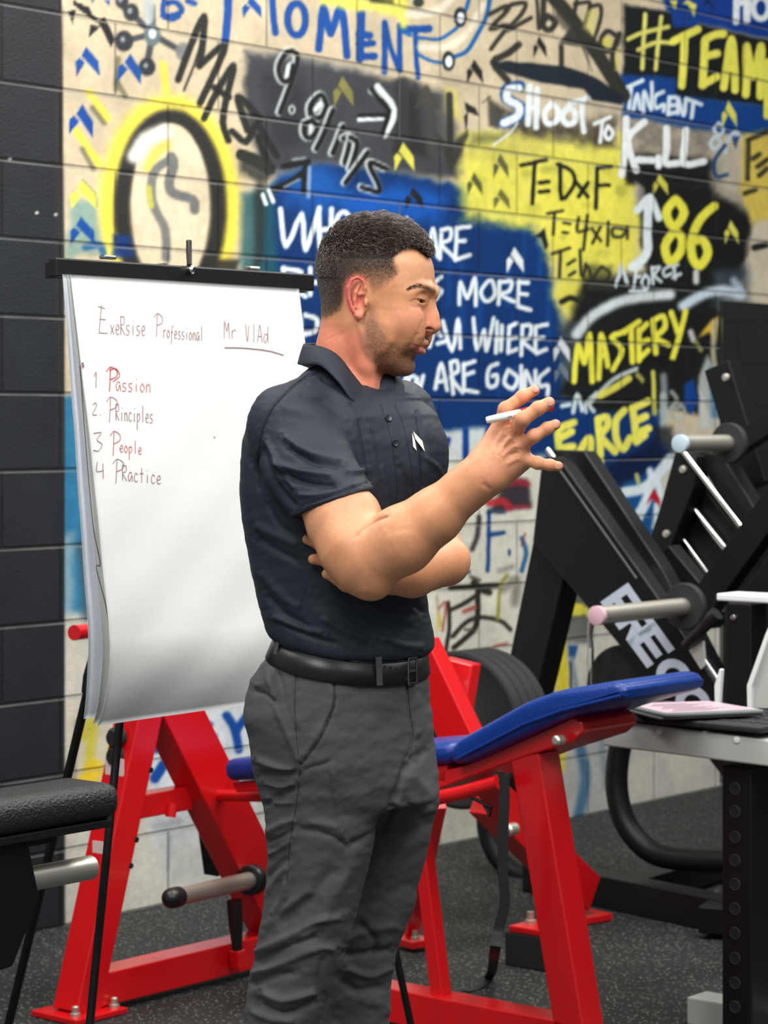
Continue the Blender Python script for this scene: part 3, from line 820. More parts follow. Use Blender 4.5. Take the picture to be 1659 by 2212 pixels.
    for q in (K(150, 800, 150, 600, 330, 510), K(180, 690, 300, 620), K(220, 810, 320, 800), K(380, 900, 480, 720, 530, 740, 500, 1050), K(620, 480, 640, 760, 650, 1040), K(620, 470, 720, 450, 730, 560, 650, 680, 820, 860), K(930, 370, 830, 500, 840, 720, 920, 830, 1000, 700), K(1030, 340, 1060, 560, 1080, 740), K(1030, 350, 1210, 260), K(1060, 500, 1190, 440), K(1080, 640, 1220, 580), K(1080, 740, 1180, 660)):
        st(q, 16, (234, 228, 96), 4.5)
    po(K(580, 1100, 1000, 900, 1280, 700, 1500, 850, 1400, 1000, 1100, 1200, 880, 1320, 720, 1300), (10, 26, 62), 22, .95, 12)
    po(K(760, 1330, 900, 1250, 1180, 1150, 1260, 1050, 1300, 1300, 1380, 1950, 1100, 1950, 800, 1500), (20, 84, 146), 22, .9, 12)
    st(K(600, 1190, 690, 1320), 17, (196, 198, 110), 7); st(K(1080, 1140, 1100, 1230), 9, (190, 186, 110), 6)
    for q, wdt in ((K(800, 1480, 880, 1360, 1060, 1330, 1230, 1250, 1480, 950), 22), (K(1240, 1090, 1270, 1260), 14), (K(820, 1500, 860, 1600), 16), (K(1250, 1280, 1180, 1480, 1080, 1680, 1060, 1880), 22), (K(1330, 1200, 1370, 1400), 14), (K(1320, 1500, 1300, 1730, 1290, 1760), 12), (K(960, 1740, 1060, 1650), 10)):
        st(q, wdt, (218, 230, 236), 8)
    po(K(1190, 1500, 1280, 1290, 1360, 1420, 1360, 1530, 1270, 1420), (178, 26, 40), 4)
    # along the floor and behind the red machine
    po([(140, 1520), (260, 1500), (300, 1640), (250, 1700), (140, 1720)], (196, 188, 168), 26, .8)
    st([(182, 1590), (200, 1560), (190, 1680)], 22, (190, 182, 50), 20, .85); st([(180, 1700), (205, 1660)], 40, (224, 190, 40), 16, .9); st([(238, 1610), (240, 1640)], 16, (190, 184, 80), 14, .7); st([(165, 1560), (160, 1680)], 9, (110, 108, 80), 10, .6)
    po([(318, 1540), (560, 1520), (560, 1830), (330, 1830)], (206, 214, 220), 24, .9)
    for q, wdt in ((M(700, 230, 730, 290), 13), (M(790, 390, 720, 500), 22), (M(1140, 90, 1090, 170), 15), (M(1180, 180, 1120, 240), 13), (M(1200, 250, 1130, 320), 13), (M(1000, 20, 990, 110), 14), (M(1270, 20, 1330, 120, 1360, 280), 19), (M(1420, 20, 1340, 140), 17), (M(1400, 700, 1380, 830), 16), (M(1440, 90, 1480, 200), 15)):
        st(q, wdt, (20, 74, 156), 7)
    po([(330, 1760), (560, 1740), (560, 1900), (350, 1910)], (186, 190, 188), 30, .7); st(M(720, 870, 900, 830), 14, (150, 156, 160), 16, .7); st(M(840, 940, 820, 1190), 8, (150, 160, 166), 9, .7)
    # black painted end of the wall
    po([(-6000, -3000), (134, -3000), (134, 0), (140, 700), (141, 2300), (-6000, 2300)], (33, 36, 40), 3, 1, .5)
    for (a, b) in ((22, 344), (80, 460), (121, 464)):
        el(a, b, 3, 3, (214, 214, 206), 2)
    st([(128, 20), (130, 500), (133, 1000)], 14, (56, 50, 46), 16, .4)
    # blotches and wear in every coat
    g = 1 + .16 * (fbm(T * 9, Z * 9, 21) - .5) + .10 * (fbm(T * 60, Z * 60, 4, 2) - .5)
    c = np.clip(pt.c * g[:, None], 0, 255)
    c = srgb(c)
    me = raw_mesh('wall_back', V, Fq)
    at = me.color_attributes.new('paint', 'FLOAT_COLOR', 'POINT')
    at.data.foreach_set('color', np.concatenate([c, np.ones((len(c), 1))], 1).astype(np.float32).ravel())
    uv = me.uv_layers.new(name='UVMap')
    li = np.zeros(len(me.loops), np.int32)
    me.loops.foreach_get('vertex_index', li)
    uv.data.foreach_set('uv', np.stack([T[li], Z[li]], 1).astype(np.float32).ravel())
    m = bpy.data.materials.new('painted_block')
    m.use_nodes = True
    nt = m.node_tree
    b = nt.nodes['Principled BSDF']
    b.inputs['Roughness'].default_value = .5
    b.inputs['Specular IOR Level'].default_value = .35
    an = nt.nodes.new('ShaderNodeAttribute'); an.attribute_name = 'paint'
    un = nt.nodes.new('ShaderNodeUVMap')
    mp = nt.nodes.new('ShaderNodeMapping'); mp.inputs['Location'].default_value = (-.0753, 0, 0)
    br = nt.nodes.new('ShaderNodeTexBrick')
    br.offset = .5; br.offset_frequency = 2; br.squash = 1
    br.inputs['Scale'].default_value = 1.0
    br.inputs['Brick Width'].default_value = .4064; br.inputs['Row Height'].default_value = .2032
    br.inputs['Mortar Size'].default_value = .0045; br.inputs['Mortar Smooth'].default_value = .6
    nt.links.new(un.outputs['UV'], mp.inputs['Vector']); nt.links.new(mp.outputs['Vector'], br.inputs['Vector'])
    inv = nt.nodes.new('ShaderNodeMath'); inv.operation = 'SUBTRACT'; inv.inputs[0].default_value = 1.0
    nt.links.new(br.outputs['Fac'], inv.inputs[1])
    b1 = nt.nodes.new('ShaderNodeBump'); b1.inputs['Strength'].default_value = 1.0; b1.inputs['Distance'].default_value = .006
    nt.links.new(inv.outputs[0], b1.inputs['Height'])
    nz = nt.nodes.new('ShaderNodeTexNoise'); nz.inputs['Scale'].default_value = 130; nz.inputs['Detail'].default_value = 5
    nt.links.new(un.outputs['UV'], nz.inputs['Vector'])
    b2 = nt.nodes.new('ShaderNodeBump'); b2.inputs['Strength'].default_value = .35; b2.inputs['Distance'].default_value = .004
    nt.links.new(nz.outputs['Fac'], b2.inputs['Height']); nt.links.new(b1.outputs['Normal'], b2.inputs['Normal'])
    nt.links.new(b2.outputs['Normal'], b.inputs['Normal'])
    mx = nt.nodes.new('ShaderNodeMix'); mx.data_type = 'RGBA'; mx.blend_type = 'MULTIPLY'
    mx.inputs['B'].default_value = (.62, .62, .62, 1)
    nt.links.new(br.outputs['Fac'], mx.inputs['Factor']); nt.links.new(an.outputs['Color'], mx.inputs['A'])
    m2 = nt.nodes.new('ShaderNodeMapping'); m2.inputs['Location'].default_value = (-.0753, .0062, 0)  # pale line under each bed joint: light on the ledge, painted into the colour
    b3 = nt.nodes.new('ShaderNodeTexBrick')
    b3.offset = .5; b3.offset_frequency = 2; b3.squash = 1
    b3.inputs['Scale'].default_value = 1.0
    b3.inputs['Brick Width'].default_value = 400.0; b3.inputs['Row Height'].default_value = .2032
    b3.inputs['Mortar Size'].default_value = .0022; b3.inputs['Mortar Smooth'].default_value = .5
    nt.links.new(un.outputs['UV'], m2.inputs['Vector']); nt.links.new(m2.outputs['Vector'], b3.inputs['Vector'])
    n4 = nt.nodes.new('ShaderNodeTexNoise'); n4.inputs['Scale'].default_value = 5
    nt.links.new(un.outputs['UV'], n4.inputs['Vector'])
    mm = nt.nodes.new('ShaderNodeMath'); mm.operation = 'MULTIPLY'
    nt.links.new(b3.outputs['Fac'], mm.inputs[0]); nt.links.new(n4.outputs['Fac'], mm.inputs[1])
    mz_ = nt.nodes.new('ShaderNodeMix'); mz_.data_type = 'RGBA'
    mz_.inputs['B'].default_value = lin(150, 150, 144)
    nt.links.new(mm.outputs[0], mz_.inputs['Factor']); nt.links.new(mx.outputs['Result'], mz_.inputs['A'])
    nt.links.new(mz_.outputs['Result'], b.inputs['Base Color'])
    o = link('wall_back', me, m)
    tag(o, 'concrete block wall covered in graffiti lettering, its left end painted black', None, kind='structure')
    # thickness behind the painted face
    mb = MB()
    mb.prism([W(-3.6, 0, -.2), W(4.3, 0, -.2), W(4.3, 0, -.004), W(-3.6, 0, -.004)], (0, 0, 3.5))
    core = mb.obj('core', mat('block_core', lin(120, 116, 108), .8), o)


build_mural()

# floor: black rubber with grey flecks
def floor_mat():
    m = bpy.data.materials.new('rubber_floor')
    m.use_nodes = True
    nt = m.node_tree
    b = nt.nodes['Principled BSDF']
    b.inputs['Roughness'].default_value = .72
    b.inputs['Specular IOR Level'].default_value = .3
    tc = nt.nodes.new('ShaderNodeTexCoord')
    vo = nt.nodes.new('ShaderNodeTexVoronoi'); vo.inputs['Scale'].default_value = 190
    nt.links.new(tc.outputs['Object'], vo.inputs['Vector'])
    sp = nt.nodes.new('ShaderNodeSeparateColor')
    nt.links.new(vo.outputs['Color'], sp.inputs['Color'])
    gt = nt.nodes.new('ShaderNodeMath'); gt.operation = 'GREATER_THAN'; gt.inputs[1].default_value = .86
    nt.links.new(sp.outputs['Red'], gt.inputs[0])
    lt = nt.nodes.new('ShaderNodeMath'); lt.operation = 'LESS_THAN'; lt.inputs[1].default_value = .42
    nt.links.new(vo.outputs['Distance'], lt.inputs[0])
    mu = nt.nodes.new('ShaderNodeMath'); mu.operation = 'MULTIPLY'
    nt.links.new(gt.outputs[0], mu.inputs[0]); nt.links.new(lt.outputs[0], mu.inputs[1])
    nz = nt.nodes.new('ShaderNodeTexNoise'); nz.inputs['Scale'].default_value = 2.5; nz.inputs['Detail'].default_value = 5
    nt.links.new(tc.outputs['Object'], nz.inputs['Vector'])
    mr = nt.nodes.new('ShaderNodeMix'); mr.data_type = 'RGBA'
    mr.inputs['A'].default_value = lin(26, 28, 29); mr.inputs['B'].default_value = lin(44, 46, 46)
    nt.links.new(nz.outputs['Fac'], mr.inputs['Factor'])
    mx = nt.nodes.new('ShaderNodeMix'); mx.data_type = 'RGBA'
    mx.inputs['B'].default_value = lin(132, 134, 128)
    nt.links.new(mu.outputs[0], mx.inputs['Factor']); nt.links.new(mr.outputs['Result'], mx.inputs['A'])
    nt.links.new(mx.outputs['Result'], b.inputs['Base Color'])
    n2 = nt.nodes.new('ShaderNodeTexNoise'); n2.inputs['Scale'].default_value = 240
    nt.links.new(tc.outputs['Object'], n2.inputs['Vector'])
    bp = nt.nodes.new('ShaderNodeBump'); bp.inputs['Strength'].default_value = .4; bp.inputs['Distance'].default_value = .003
    nt.links.new(n2.outputs['Fac'], bp.inputs['Height']); nt.links.new(bp.outputs['Normal'], b.inputs['Normal'])
    return m


mb = MB()
c0 = [W(-3.6, 0, -.2), W(4.5, 0, -.2), W(4.5, 0, 9.5), W(-3.6, 0, 9.5)]
mb.prism([(p.x, p.y, -.04) for p in c0], (0, 0, .04))
tag(mb.obj('floor', floor_mat()), 'black rubber gym floor with pale flecks', kind='structure')

# far end wall of the gym (seen in the wall mirror)
mb = MB()
mb.prism([W(4.3, 0, -.2), W(4.5, 0, -.2), W(4.5, 0, 9.5), W(4.3, 0, 9.5)], (0, 0, 3.5))
m = mat('black_block', lin(40, 42, 40), .6, bump=.3, bscale=60)
nt = m.node_tree
br = nt.nodes.new('ShaderNodeTexBrick')
br.inputs['Scale'].default_value = 1; br.inputs['Brick Width'].default_value = .4064; br.inputs['Row Height'].default_value = .2032; br.inputs['Mortar Size'].default_value = .006
br.inputs['Color1'].default_value = lin(50, 52, 48); br.inputs['Color2'].default_value = lin(44, 46, 42); br.inputs['Mortar'].default_value = lin(22, 24, 24)
geo = nt.nodes.new('ShaderNodeNewGeometry')
vr = nt.nodes.new('ShaderNodeVectorRotate'); vr.rotation_type = 'EULER_XYZ'; vr.inputs['Rotation'].default_value = (math.radians(-90), 0, 0)
v1 = nt.nodes.new('ShaderNodeVectorRotate'); v1.rotation_type = 'Z_AXIS'; v1.inputs['Angle'].default_value = math.radians(90 - 50.1)
nt.links.new(geo.outputs['Position'], v1.inputs['Vector']); nt.links.new(v1.outputs['Vector'], vr.inputs['Vector'])
nt.links.new(vr.outputs['Vector'], br.inputs['Vector'])
nt.links.new(br.outputs['Color'], nt.nodes['Principled BSDF'].inputs['Base Color'])
tag(mb.obj('wall_right', m), 'black painted block wall closing the far right end', kind='structure')

# mirror hung on the painted wall
mt = W(1.932, 0, .012)
root = thing('wall_mirror', W(2.7, .02, .006), 'tall frameless mirror fixed to the graffiti wall at far right', 'mirror')
mb = MB()
mb.prism([W(1.932, .02, .001), W(3.9, .02, .001), W(3.9, .02, .008), W(1.932, .02, .008)], (0, 0, 1.775))
mb.obj('backing', mat('mirror_edge', lin(30, 34, 36), .4), root)
mb = MB()
mb.prism([W(1.932, .02, .0085), W(3.9, .02, .0085), W(3.9, .02, .013), W(1.932, .02, .013)], (0, 0, 1.775))
mb.obj('glass', mat('mirror_glass', (.34, .37, .36, 1), .03, 1.0), root)

# ================================================================== MATERIALS FOR THE EQUIPMENT
RED = mat('red_powder_coat', lin(206, 10, 18), .33, bump=.05, bscale=500, spec=.6, coat=.35)
BLUEV = mat('blue_vinyl', lin(8, 50, 128), .32, bump=.25, bscale=260)
BLACKS = mat('black_powder_coat', lin(11, 13, 16), .46, bump=.08, bscale=500, spec=.32)
BLACKP = mat('black_plastic', lin(20, 21, 23), .38)
RUBBER = mat('black_rubber', lin(28, 29, 30), .7, bump=.25, bscale=180)
LEATHER = mat('black_leatherette', lin(34, 35, 37), .42, bump=.9, bscale=210)
STEEL = mat('satin_steel', lin(206, 202, 190), .42, .85, bump=.03, bscale=60, var=.08)
CHROME = mat('polished_steel', lin(214, 216, 216), .16, 1.0)
GREYS = mat('pale_grey_coat', lin(178, 182, 176), .42, bump=.06, bscale=400, var=.05)
WHITEP = mat('white_plastic', lin(226, 228, 226), .4)
PAPER = mat('white_paper', lin(222, 224, 222), .75, bump=.16, bscale=24)
PAPERB = mat('bluish_paper', lin(222, 228, 236), .75, bump=.25, bscale=50)
INK = mat('marker_ink', lin(150, 108, 112), .8)
INKR = mat('red_marker_ink', lin(186, 84, 84), .8)
DARKGREY = mat('dark_grey_plastic', lin(58, 60, 62), .5)
STICK = mat('pale_sticker', lin(226, 196, 194), .6)

# ================================================================== RED PLATE LOADED BENCH
A0 = floor_pt(165, 2195)


def MN(u, n, z):
    return A0 + U * u + N * n + ZV * z


def pn(px, py, n):           # on the plane parallel to the painted wall
    return plane_pt(px, py, A0 + N * n, N)


def pu(px, py, u):           # on the plane across it
    return plane_pt(px, py, A0 + U * u, U)


bench = thing('incline_bench', MN(.4, .5, 0), 'red steel plate loaded incline bench with blue vinyl pads behind the man', 'gym bench')
FT = .078


def part(name, m, parent, fn, smooth=False):
    b = MB(); fn(b)
    return b.obj(name, m, parent, smooth)


# base
part('base_beam', RED, bench, lambda b: b.beam(MN(.03, 0, .055), MN(.66, 0, .055), .075, .075))
part('base_beam', RED, bench, lambda b: b.beam(MN(.39, .22, .055), MN(.39, 1.135, .055), .075, .075))
part('foot_plate', RED, bench, lambda b: b.beam(MN(-.07, 0, .008), MN(.09, 0, .008), .15, .014))
part('foot_plate', RED, bench, lambda b: b.beam(MN(.39, 1.08, .008), MN(.39, 1.26, .008), .15, .014))
for (u, n) in ((-.045, .045), (.07, .05), (.6, .045)):
    part('bolt', STEEL, bench, lambda b: b.lathe(MN(u, n, .014), ZV, [(0, .012), (.008, .012), (.009, .008), (.022, .008), (.024, .005)], 12))
# A frame on the left
top = pn(350, 1330, 0)
leg = part('front_leg', RED, bench, lambda b: b.beam(MN(0, 0, .01), pn(345, 1330, 0), .08, .075, up=U))
part('diagonal_beam', RED, bench, lambda b: b.beam(pn(352, 1500, -.005), pn(628, 2055, -.005), .085, .118, up=ZV))
part('cross_bar', RED, bench, lambda b: b.beam(pn(285, 1742, -.03), pn(400, 1722, -.03), .05, .055))
part('hook', RED, bench, lambda b: b.tube([pn(372, 1735, .0), pn(368, 1765, .0)], .013))
part('push_handle', RED, bench, lambda b: b.tube([P(160, 1367, 5.50), P(300, 1350, 5.74)], .0175, 24), True)
for (px, py) in ((269, 1810), (257, 1866), (300, 1660)):
    q = pn(px, py, 0)
    part('pin_hole', BLACKP, bench, lambda b: b.lathe(q + N * .0395, N, [(0, .007), (.0015, .007)], 14))
lu = -U
for (py, w_, h_, m_) in ((1668, .06, .075, STICK), (1838, .035, .05, STICK)):
    c = pn(230 + (2195 - py) * .0 + (1838 - py) * .3, py, 0)
    # sticker on the outer face of the leg
    f = (c.z / top.z)
    base = MN(0, 0, .01).lerp(pn(345, 1330, 0), (c.z - .01) / (top.z - .01))
    part('sticker', m_, bench, lambda b: b.beam(base - U * .0385 + N * 0 - ZV * h_ / 2, base - U * .0385 + ZV * h_ / 2, w_, .0025, up=U, bev=0))
for py in (1590, 1630):
    base = MN(0, 0, .01).lerp(pn(345, 1330, 0), 0)
    q = pn(283, py, 0)
    part('bumper', RUBBER, bench, lambda b: b.lathe(q - U * .03 - N * .005, -U, [(0, .024), (.02, .024), (.028, .018)], 18), True)
q0 = pn(262, 1795, 0)
part('adjuster_grip', RUBBER, bench, lambda b: b.beam(q0 - U * .06 - ZV * .055, q0 - U * .03 + ZV * .06, .055, .03, up=U, bev=.006))
# storage peg
e0 = pn(548, 1900, .05)
d_peg = (P(372, 1940, 5.50) - e0).normalized()
Lp = (P(372, 1940, 5.50) - e0).length
peg = part('storage_peg', STEEL, bench, lambda b: b.lathe(e0, d_peg, [(0, .0205), (Lp, .0205)], 28), True)
part('peg_collar', BLACKP, peg, lambda b: b.lathe(e0 - d_peg * .005, d_peg, [(0, .034), (.005, .037), (.03, .037), (.036, .033), (.036, .024)], 28), True)
part('end_cap', BLACKP, peg, lambda b: b.lathe(e0 + d_peg * (Lp - .03), d_peg, [(0, .0235), (.03, .0235), (.04, .022), (.049, .016), (.054, .007), (.055, .001)], 28), True)
q0, q1 = pn(506, 1945, .06), pn(514, 2075, .06)
pl = part('plunger', BLACKP, bench, lambda b: b.tube([q0, q0.lerp(q1, .35), q0.lerp(q1, .75), q1], [.019, .018, .013, .012], 14), True)
part('plunger_sleeve', RED, pl, lambda b: b.beam(q0.lerp(q1, .82), q0.lerp(q1, 1.12), .03, .03))
part('weight_stop', BLACKP, bench, lambda b: b.beam(pn(455, 1775, -.16), pn(470, 1885, -.16), .05, .05))
# right hand leg, inner legs
rt = pu(1155, 1628, .39)
part('rear_leg', RED, bench, lambda b: b.beam(MN(.39, 1.128, .01), rt, .075, .075, up=U))
part('inner_leg', RED, bench, lambda b: b.beam(pu(954, 2155, .39), pu(896, 1680, .39), .034, .034, up=U))
part('brace', RED, bench, lambda b: b.beam(P(885, 2025, 6.3), P(948, 1735, 6.0), .035, .035))
part('brace_foot', RED, bench, lambda b: b.beam(floor_pt(868, 2037, .02), floor_pt(915, 2030, .02), .09, .02))
part('bolt', STEEL, bench, lambda b: b.lathe(floor_pt(897, 2030, .03), ZV, [(0, .011), (.008, .011), (.009, .007), (.024, .007)], 12))
# weight arm running back to the floor
wa = part('weight_arm', RED, bench, lambda b: b.beam(P(1262, 1928, 6.60), P(1050, 1720, 6.24), .07, .10))
part('arm_foot', RED, bench, lambda b: b.beam(floor_pt(1298, 1975, .012), floor_pt(1215, 1990, .012), .09, .02))
part('arm_pivot', STEEL, bench, lambda b: b.lathe(P(1112, 1790, 6.26), -U, [(0, .016), (.03, .016), (.034, .012), (.05, .012)], 16))
part('upright_arm', RED, bench, lambda b: b.beam(P(1036, 1672, 6.20), P(905, 1395, 6.3), .065, .095))
part('gusset', RED, bench, lambda b: b.prism([pu(1030, 1715, .62), pu(1080, 1700, .62), pu(1080, 1800, .62)], U * .012, .002))
# bracket in front of the plates with its bolt
br_ = part('bracket', RED, bench, lambda b: b.prism([P(955, 1420, 6.36), P(1020, 1436, 6.32), P(1000, 1560, 6.30), P(945, 1530, 6.34)], U * .04, .004))
part('pin', STEEL, br_, lambda b: b.lathe(P(972, 1462, 6.34), -U, [(0, .022), (.03, .022), (.036, .016), (.055, .014), (.058, .008)], 18), True)
part('pin_chain', CHROME, br_, lambda b: b.tube([P(972, 1468, 6.30), P(982, 1500, 6.29), P(985, 1535, 6.29)], [.016, .013, .01], 12), True)
fc_ = floor_pt(1160, 2085)
part('rubber_foot', RUBBER, bench, lambda b: b.beam(fc_ - N * .062 + ZV * .042, fc_ + N * .062 + ZV * .042, .1, .082))
part('foot_bridge', RED, bench, lambda b: b.beam(fc_ - N * .05 + ZV * .092, fc_ + N * .09 + ZV * .092, .1, .016))
part('bolt', STEEL, bench, lambda b: b.lathe(fc_ - N * .02 + ZV * .1, ZV, [(0, .014), (.01, .014), (.011, .009), (.03, .009)], 12))


# pads
def pad_from(poly, thick, m, name, parent, bev=.022, seam=None):
    b = MB()
    b.prism(poly, thick, bev, 4)
    return b.obj(name, m, parent, True, 60)


up_ = .33
seat = [pu(x, y, up_) for x, y in ((478, 1641), (975, 1603), (975, 1652), (482, 1690))]
pad_from(seat, U * .28, BLUEV, 'seat_pad', bench)
part('seat_board', RED, bench, lambda b: b.prism([pu(x, y, up_ + .02) for x, y in ((500, 1690), (965, 1652), (965, 1690), (510, 1712))], U * .2, .004))
part('seat_tube', RED, bench, lambda b: b.tube([pu(470, 1718, up_ + .1), pu(700, 1722, up_ + .1)], .014), True)
part('tube_bracket', RED, bench, lambda b: b.beam(pu(650, 1690, up_ + .1), pu(650, 1728, up_ + .1), .05, .02, up=U))
back = [pu(x, y, up_ - .02) for x, y in ((963, 1622), (985, 1598), (1130, 1517), (1200, 1492), (1330, 1470), (1357, 1488), (1352, 1512), (1215, 1552), (1000, 1652), (968, 1652))]
bp_ = pad_from(back, U * .3, BLUEV, 'back_pad', bench, .02)
pipe = [pu(x, y, up_ - .0225) for x, y in ((985, 1640), (1130, 1565), (1215, 1534), (1340, 1503))]
part('piping', BLUEV, bp_, lambda b: b.tube(pipe, .0035, 8), True)
part('back_board', RED, bench, lambda b: b.prism([pu(x, y, up_ + .02) for x, y in ((940, 1668), (1000, 1655), (1238, 1549), (1256, 1560), (1260, 1582), (1238, 1602), (1130, 1636), (945, 1706))], U * .2, .004))
part('board_pin', STEEL, bench, lambda b: b.lathe(pu(1213, 1598, up_ - .0), -U, [(0, .011), (.02, .011), (.024, .007)], 14))
part('hand_grip', RED, bench, lambda b: b.tube([pu(850, 1690, up_ + .03), pu(900, 1728, up_ - .03), pu(925, 1728, up_ - .03), pu(1000, 1712, up_ - .03), pu(1078, 1690, up_ - .03)], .0155, 20), True)
part('release_loop', BLACKS, bench, lambda b: b.tube([pu(1000, 1712, up_ + .05), pu(1062, 1745, up_ + .05), pu(1058, 1762, up_ + .05), pu(1046, 1740, up_ + .05)], .004, 8), True)

# plates on the weight arm
pc = P(985, 1578, 6.55)
pl0 = None


def plate_mesh():
    b = MB()
    R_ = .211
    b.ringlathe((0, 0, 0), U, [(0, .029), (0, .075), (.004, .08), (.004, .19), (0, .198), (0, R_ - .008), (.005, R_), (.031, R_), (.036, R_ - .008), (.036, .198), (.032, .19), (.032, .08), (.036, .075), (.036, .03)], 64)
    return b.obj('weight_plate', RUBBER, None, True, 40)


pl0 = plate_mesh()
for k, (lab) in enumerate(('front black rubber weight plate of the stack beside the red bracket', 'second black rubber weight plate from the front of the stack behind the bench',
                           'third black rubber weight plate from the front of the stack behind the bench', 'rearmost black rubber weight plate of the stack behind the blue back pad')):
    o = pl0 if k == 0 else pl0.copy()
    if k: COL.objects.link(o)
    o.location = pc + U * .0375 * k
    tag(o, lab, 'weight plate', 'weight plates stacked behind the red bench')
part('plate_peg', STEEL, bench, lambda b: b.tube([P(975, 1560, 6.32), pc - U * .02, pc + U * .19], .025, 20), True)

# band hanging from the grip
b = MB()
path = [pu(x, y, up_ - .055) for x, y in ((1074, 1672), (1086, 1672), (1090, 1720), (1087, 1800), (1086, 1880), (1090, 1950), (1076, 2010), (1068, 2060))]
path += [floor_pt(1060, 2105, .02), floor_pt(1035, 2130, .004), floor_pt(1005, 2140, .004)]
path = [Vector(p) for p in smooth_line([tuple(p) for p in path], 6)]
wb = .013
vs = []
for p in path:
    vs += [p - N * wb - U * .0012, p + N * wb - U * .0012, p + N * wb + U * .0012, p - N * wb + U * .0012]
fs = []
for i in range(len(path) - 1):
    for k in range(4):
        fs.append((4 * i + k, 4 * i + (k + 1) % 4, 4 * i + 4 + (k + 1) % 4, 4 * i + 4 + k))
fs += [(3, 2, 1, 0), tuple(4 * (len(path) - 1) + k for k in range(4))]
b.poly(vs, fs)
tag(b.obj('strap', RUBBER, None, True, 50), 'black strap hanging from the red hand grip down to the floor', 'strap')

# ================================================================== LEG PRESS
lp = thing('leg_press', floor_pt(1400, 1990), 'black steel leg press machine with pale lettering at the right', 'leg press')
LO = P(1300, 1400, 6.75)


def pl_(px, py, du=0.0):
    return plane_pt(px, py, LO + U * du, U)


side = part('side_panel', BLACKS, lp, lambda b: b.prism([pl_(*q) for q in ((1168, 1010), (1190, 985), (1215, 1000), (1420, 1290), (1548, 1480), (1600, 1600), (1600, 1730), (1500, 1600), (1330, 1385), (1150, 1170))], U * .06, .004))
part('panel_edge', DARKGREY, side, lambda b: b.tube([pl_(1205, 1010, -.004), pl_(1375, 1250, -.004)], .0035, 8))
part('rear_post', BLACKS, lp, lambda b: b.prism([pl_(*q, .03) for q in ((1152, 1165), (1222, 1230), (1165, 1470), (1120, 1640), (1050, 1640), (1098, 1430))], U * .09, .004))
part('upper_rail', BLACKS, lp, lambda b: b.prism([pl_(*q, .10) for q in ((1188, 972), (1262, 975), (1430, 1230), (1600, 1560), (1560, 1600), (1490, 1450))], U * .06, .004))
part('guide_rod', CHROME, lp, lambda b: b.tube([pl_(1183, 970, .07), pl_(1375, 1235, .07)], .0075, 14), True)
part('rod_bearing', CHROME, lp, lambda b: b.tube([pl_(1373, 1232, .06), pl_(1417, 1290, .06)], .015, 16), True)
part('guide_rod', CHROME, lp, lambda b: b.tube([pl_(1417, 1288, .06), pl_(1545, 1458, .06)], .0065, 14), True)
part('rear_frame', BLACKS, lp, lambda b: b.prism([pl_(*q, .5) for q in ((1462, 962), (1505, 985), (1500, 1050), (1442, 1200), (1392, 1195), (1424, 1100))], U * .07, .004))
for q in ((1477, 1014), (1441, 1153)):
    part('bolt', STEEL, lp, lambda b: b.lathe(pl_(*q, .5), -U, [(0, .012), (.008, .011), (.01, .006)], 14), True)
part('rear_rail', BLACKS, lp, lambda b: b.prism([pl_(*q, .55) for q in ((1490, 968), (1560, 985), (1700, 1210), (1700, 1300), (1640, 1210))], U * .07, .004))
part('guide_rod', CHROME, lp, lambda b: b.tube([pl_(1472, 970, .49), pl_(1625, 1170, .49)], .0075, 14), True)
part('carriage', BLACKS, lp, lambda b: b.prism([pl_(*q, .58) for q in ((1440, 1192), (1500, 1030), (1640, 1200), (1720, 1200), (1720, 1420), (1600, 1420), (1500, 1235))], U * .05, .004))
part('carriage_rod', CHROME, lp, lambda b: b.tube([pl_(1499, 1100, .56), pl_(1588, 1210, .56)], .010, 14), True)
part('carriage_rod', CHROME, lp, lambda b: b.tube([pl_(1476, 1165, .56), pl_(1544, 1257, .56)], .005, 14), True)
part('carriage_arm', BLACKS, lp, lambda b: b.beam(pl_(1440, 1195, .3), pl_(1560, 1340, .3), .06, .07))
part('carriage_arm', BLACKS, lp, lambda b: b.beam(pl_(1520, 1310, .2), pl_(1700, 1060, .2), .06, .08))
part('upright', BLACKS, lp, lambda b: b.beam(pl_(1560, 790, .75), pl_(1640, 1050, .75), .07, .09))
part('bolt', STEEL, lp, lambda b: b.lathe(pl_(1569, 815, .68), -U, [(0, .012), (.008, .011), (.01, .006)], 14), True)
part('arm', BLACKS, lp, lambda b: b.beam(pl_(1590, 965, .6), pl_(1720, 880, .6), .05, .06))
part('foot_press', BLACKS, lp, lambda b: b.prism([pl_(*q, .15) for q in ((1560, 1330), (1720, 1120), (1720, 1560), (1600, 1560))], U * .3, .006))


def press_peg(ax, ay, bx, by, du, r, rc, capm):
    e = pl_(bx, by, du)
    L_ = abs((ax - bx)) / FPX * e.y / UX
    # the free end faces the camera's left along -U
    d = -U
    tip = None
    best = 1e9
    for L in np.linspace(.05, .6, 200):
        p = e + d * L
        x, _ = pix(np.array([p]))
        if abs(x[0] - ax) < best:
            best = abs(x[0] - ax); tip = L
    pg = part('weight_peg', STEEL, lp, lambda b: b.lathe(e, d, [(0, r), (tip, r)], 28), True)
    part('end_cap', capm, pg, lambda b: b.lathe(e + d * tip, d, [(-.012, r + .0015), (.001, r + .0015), (.003, r - .003)], 28), True)
    part('peg_collar', RUBBER, pg, lambda b: b.lathe(e - d * .012, d, [(0, rc), (.004, rc + .003), (.018, rc + .003), (.022, rc)], 36), True)
    return pg


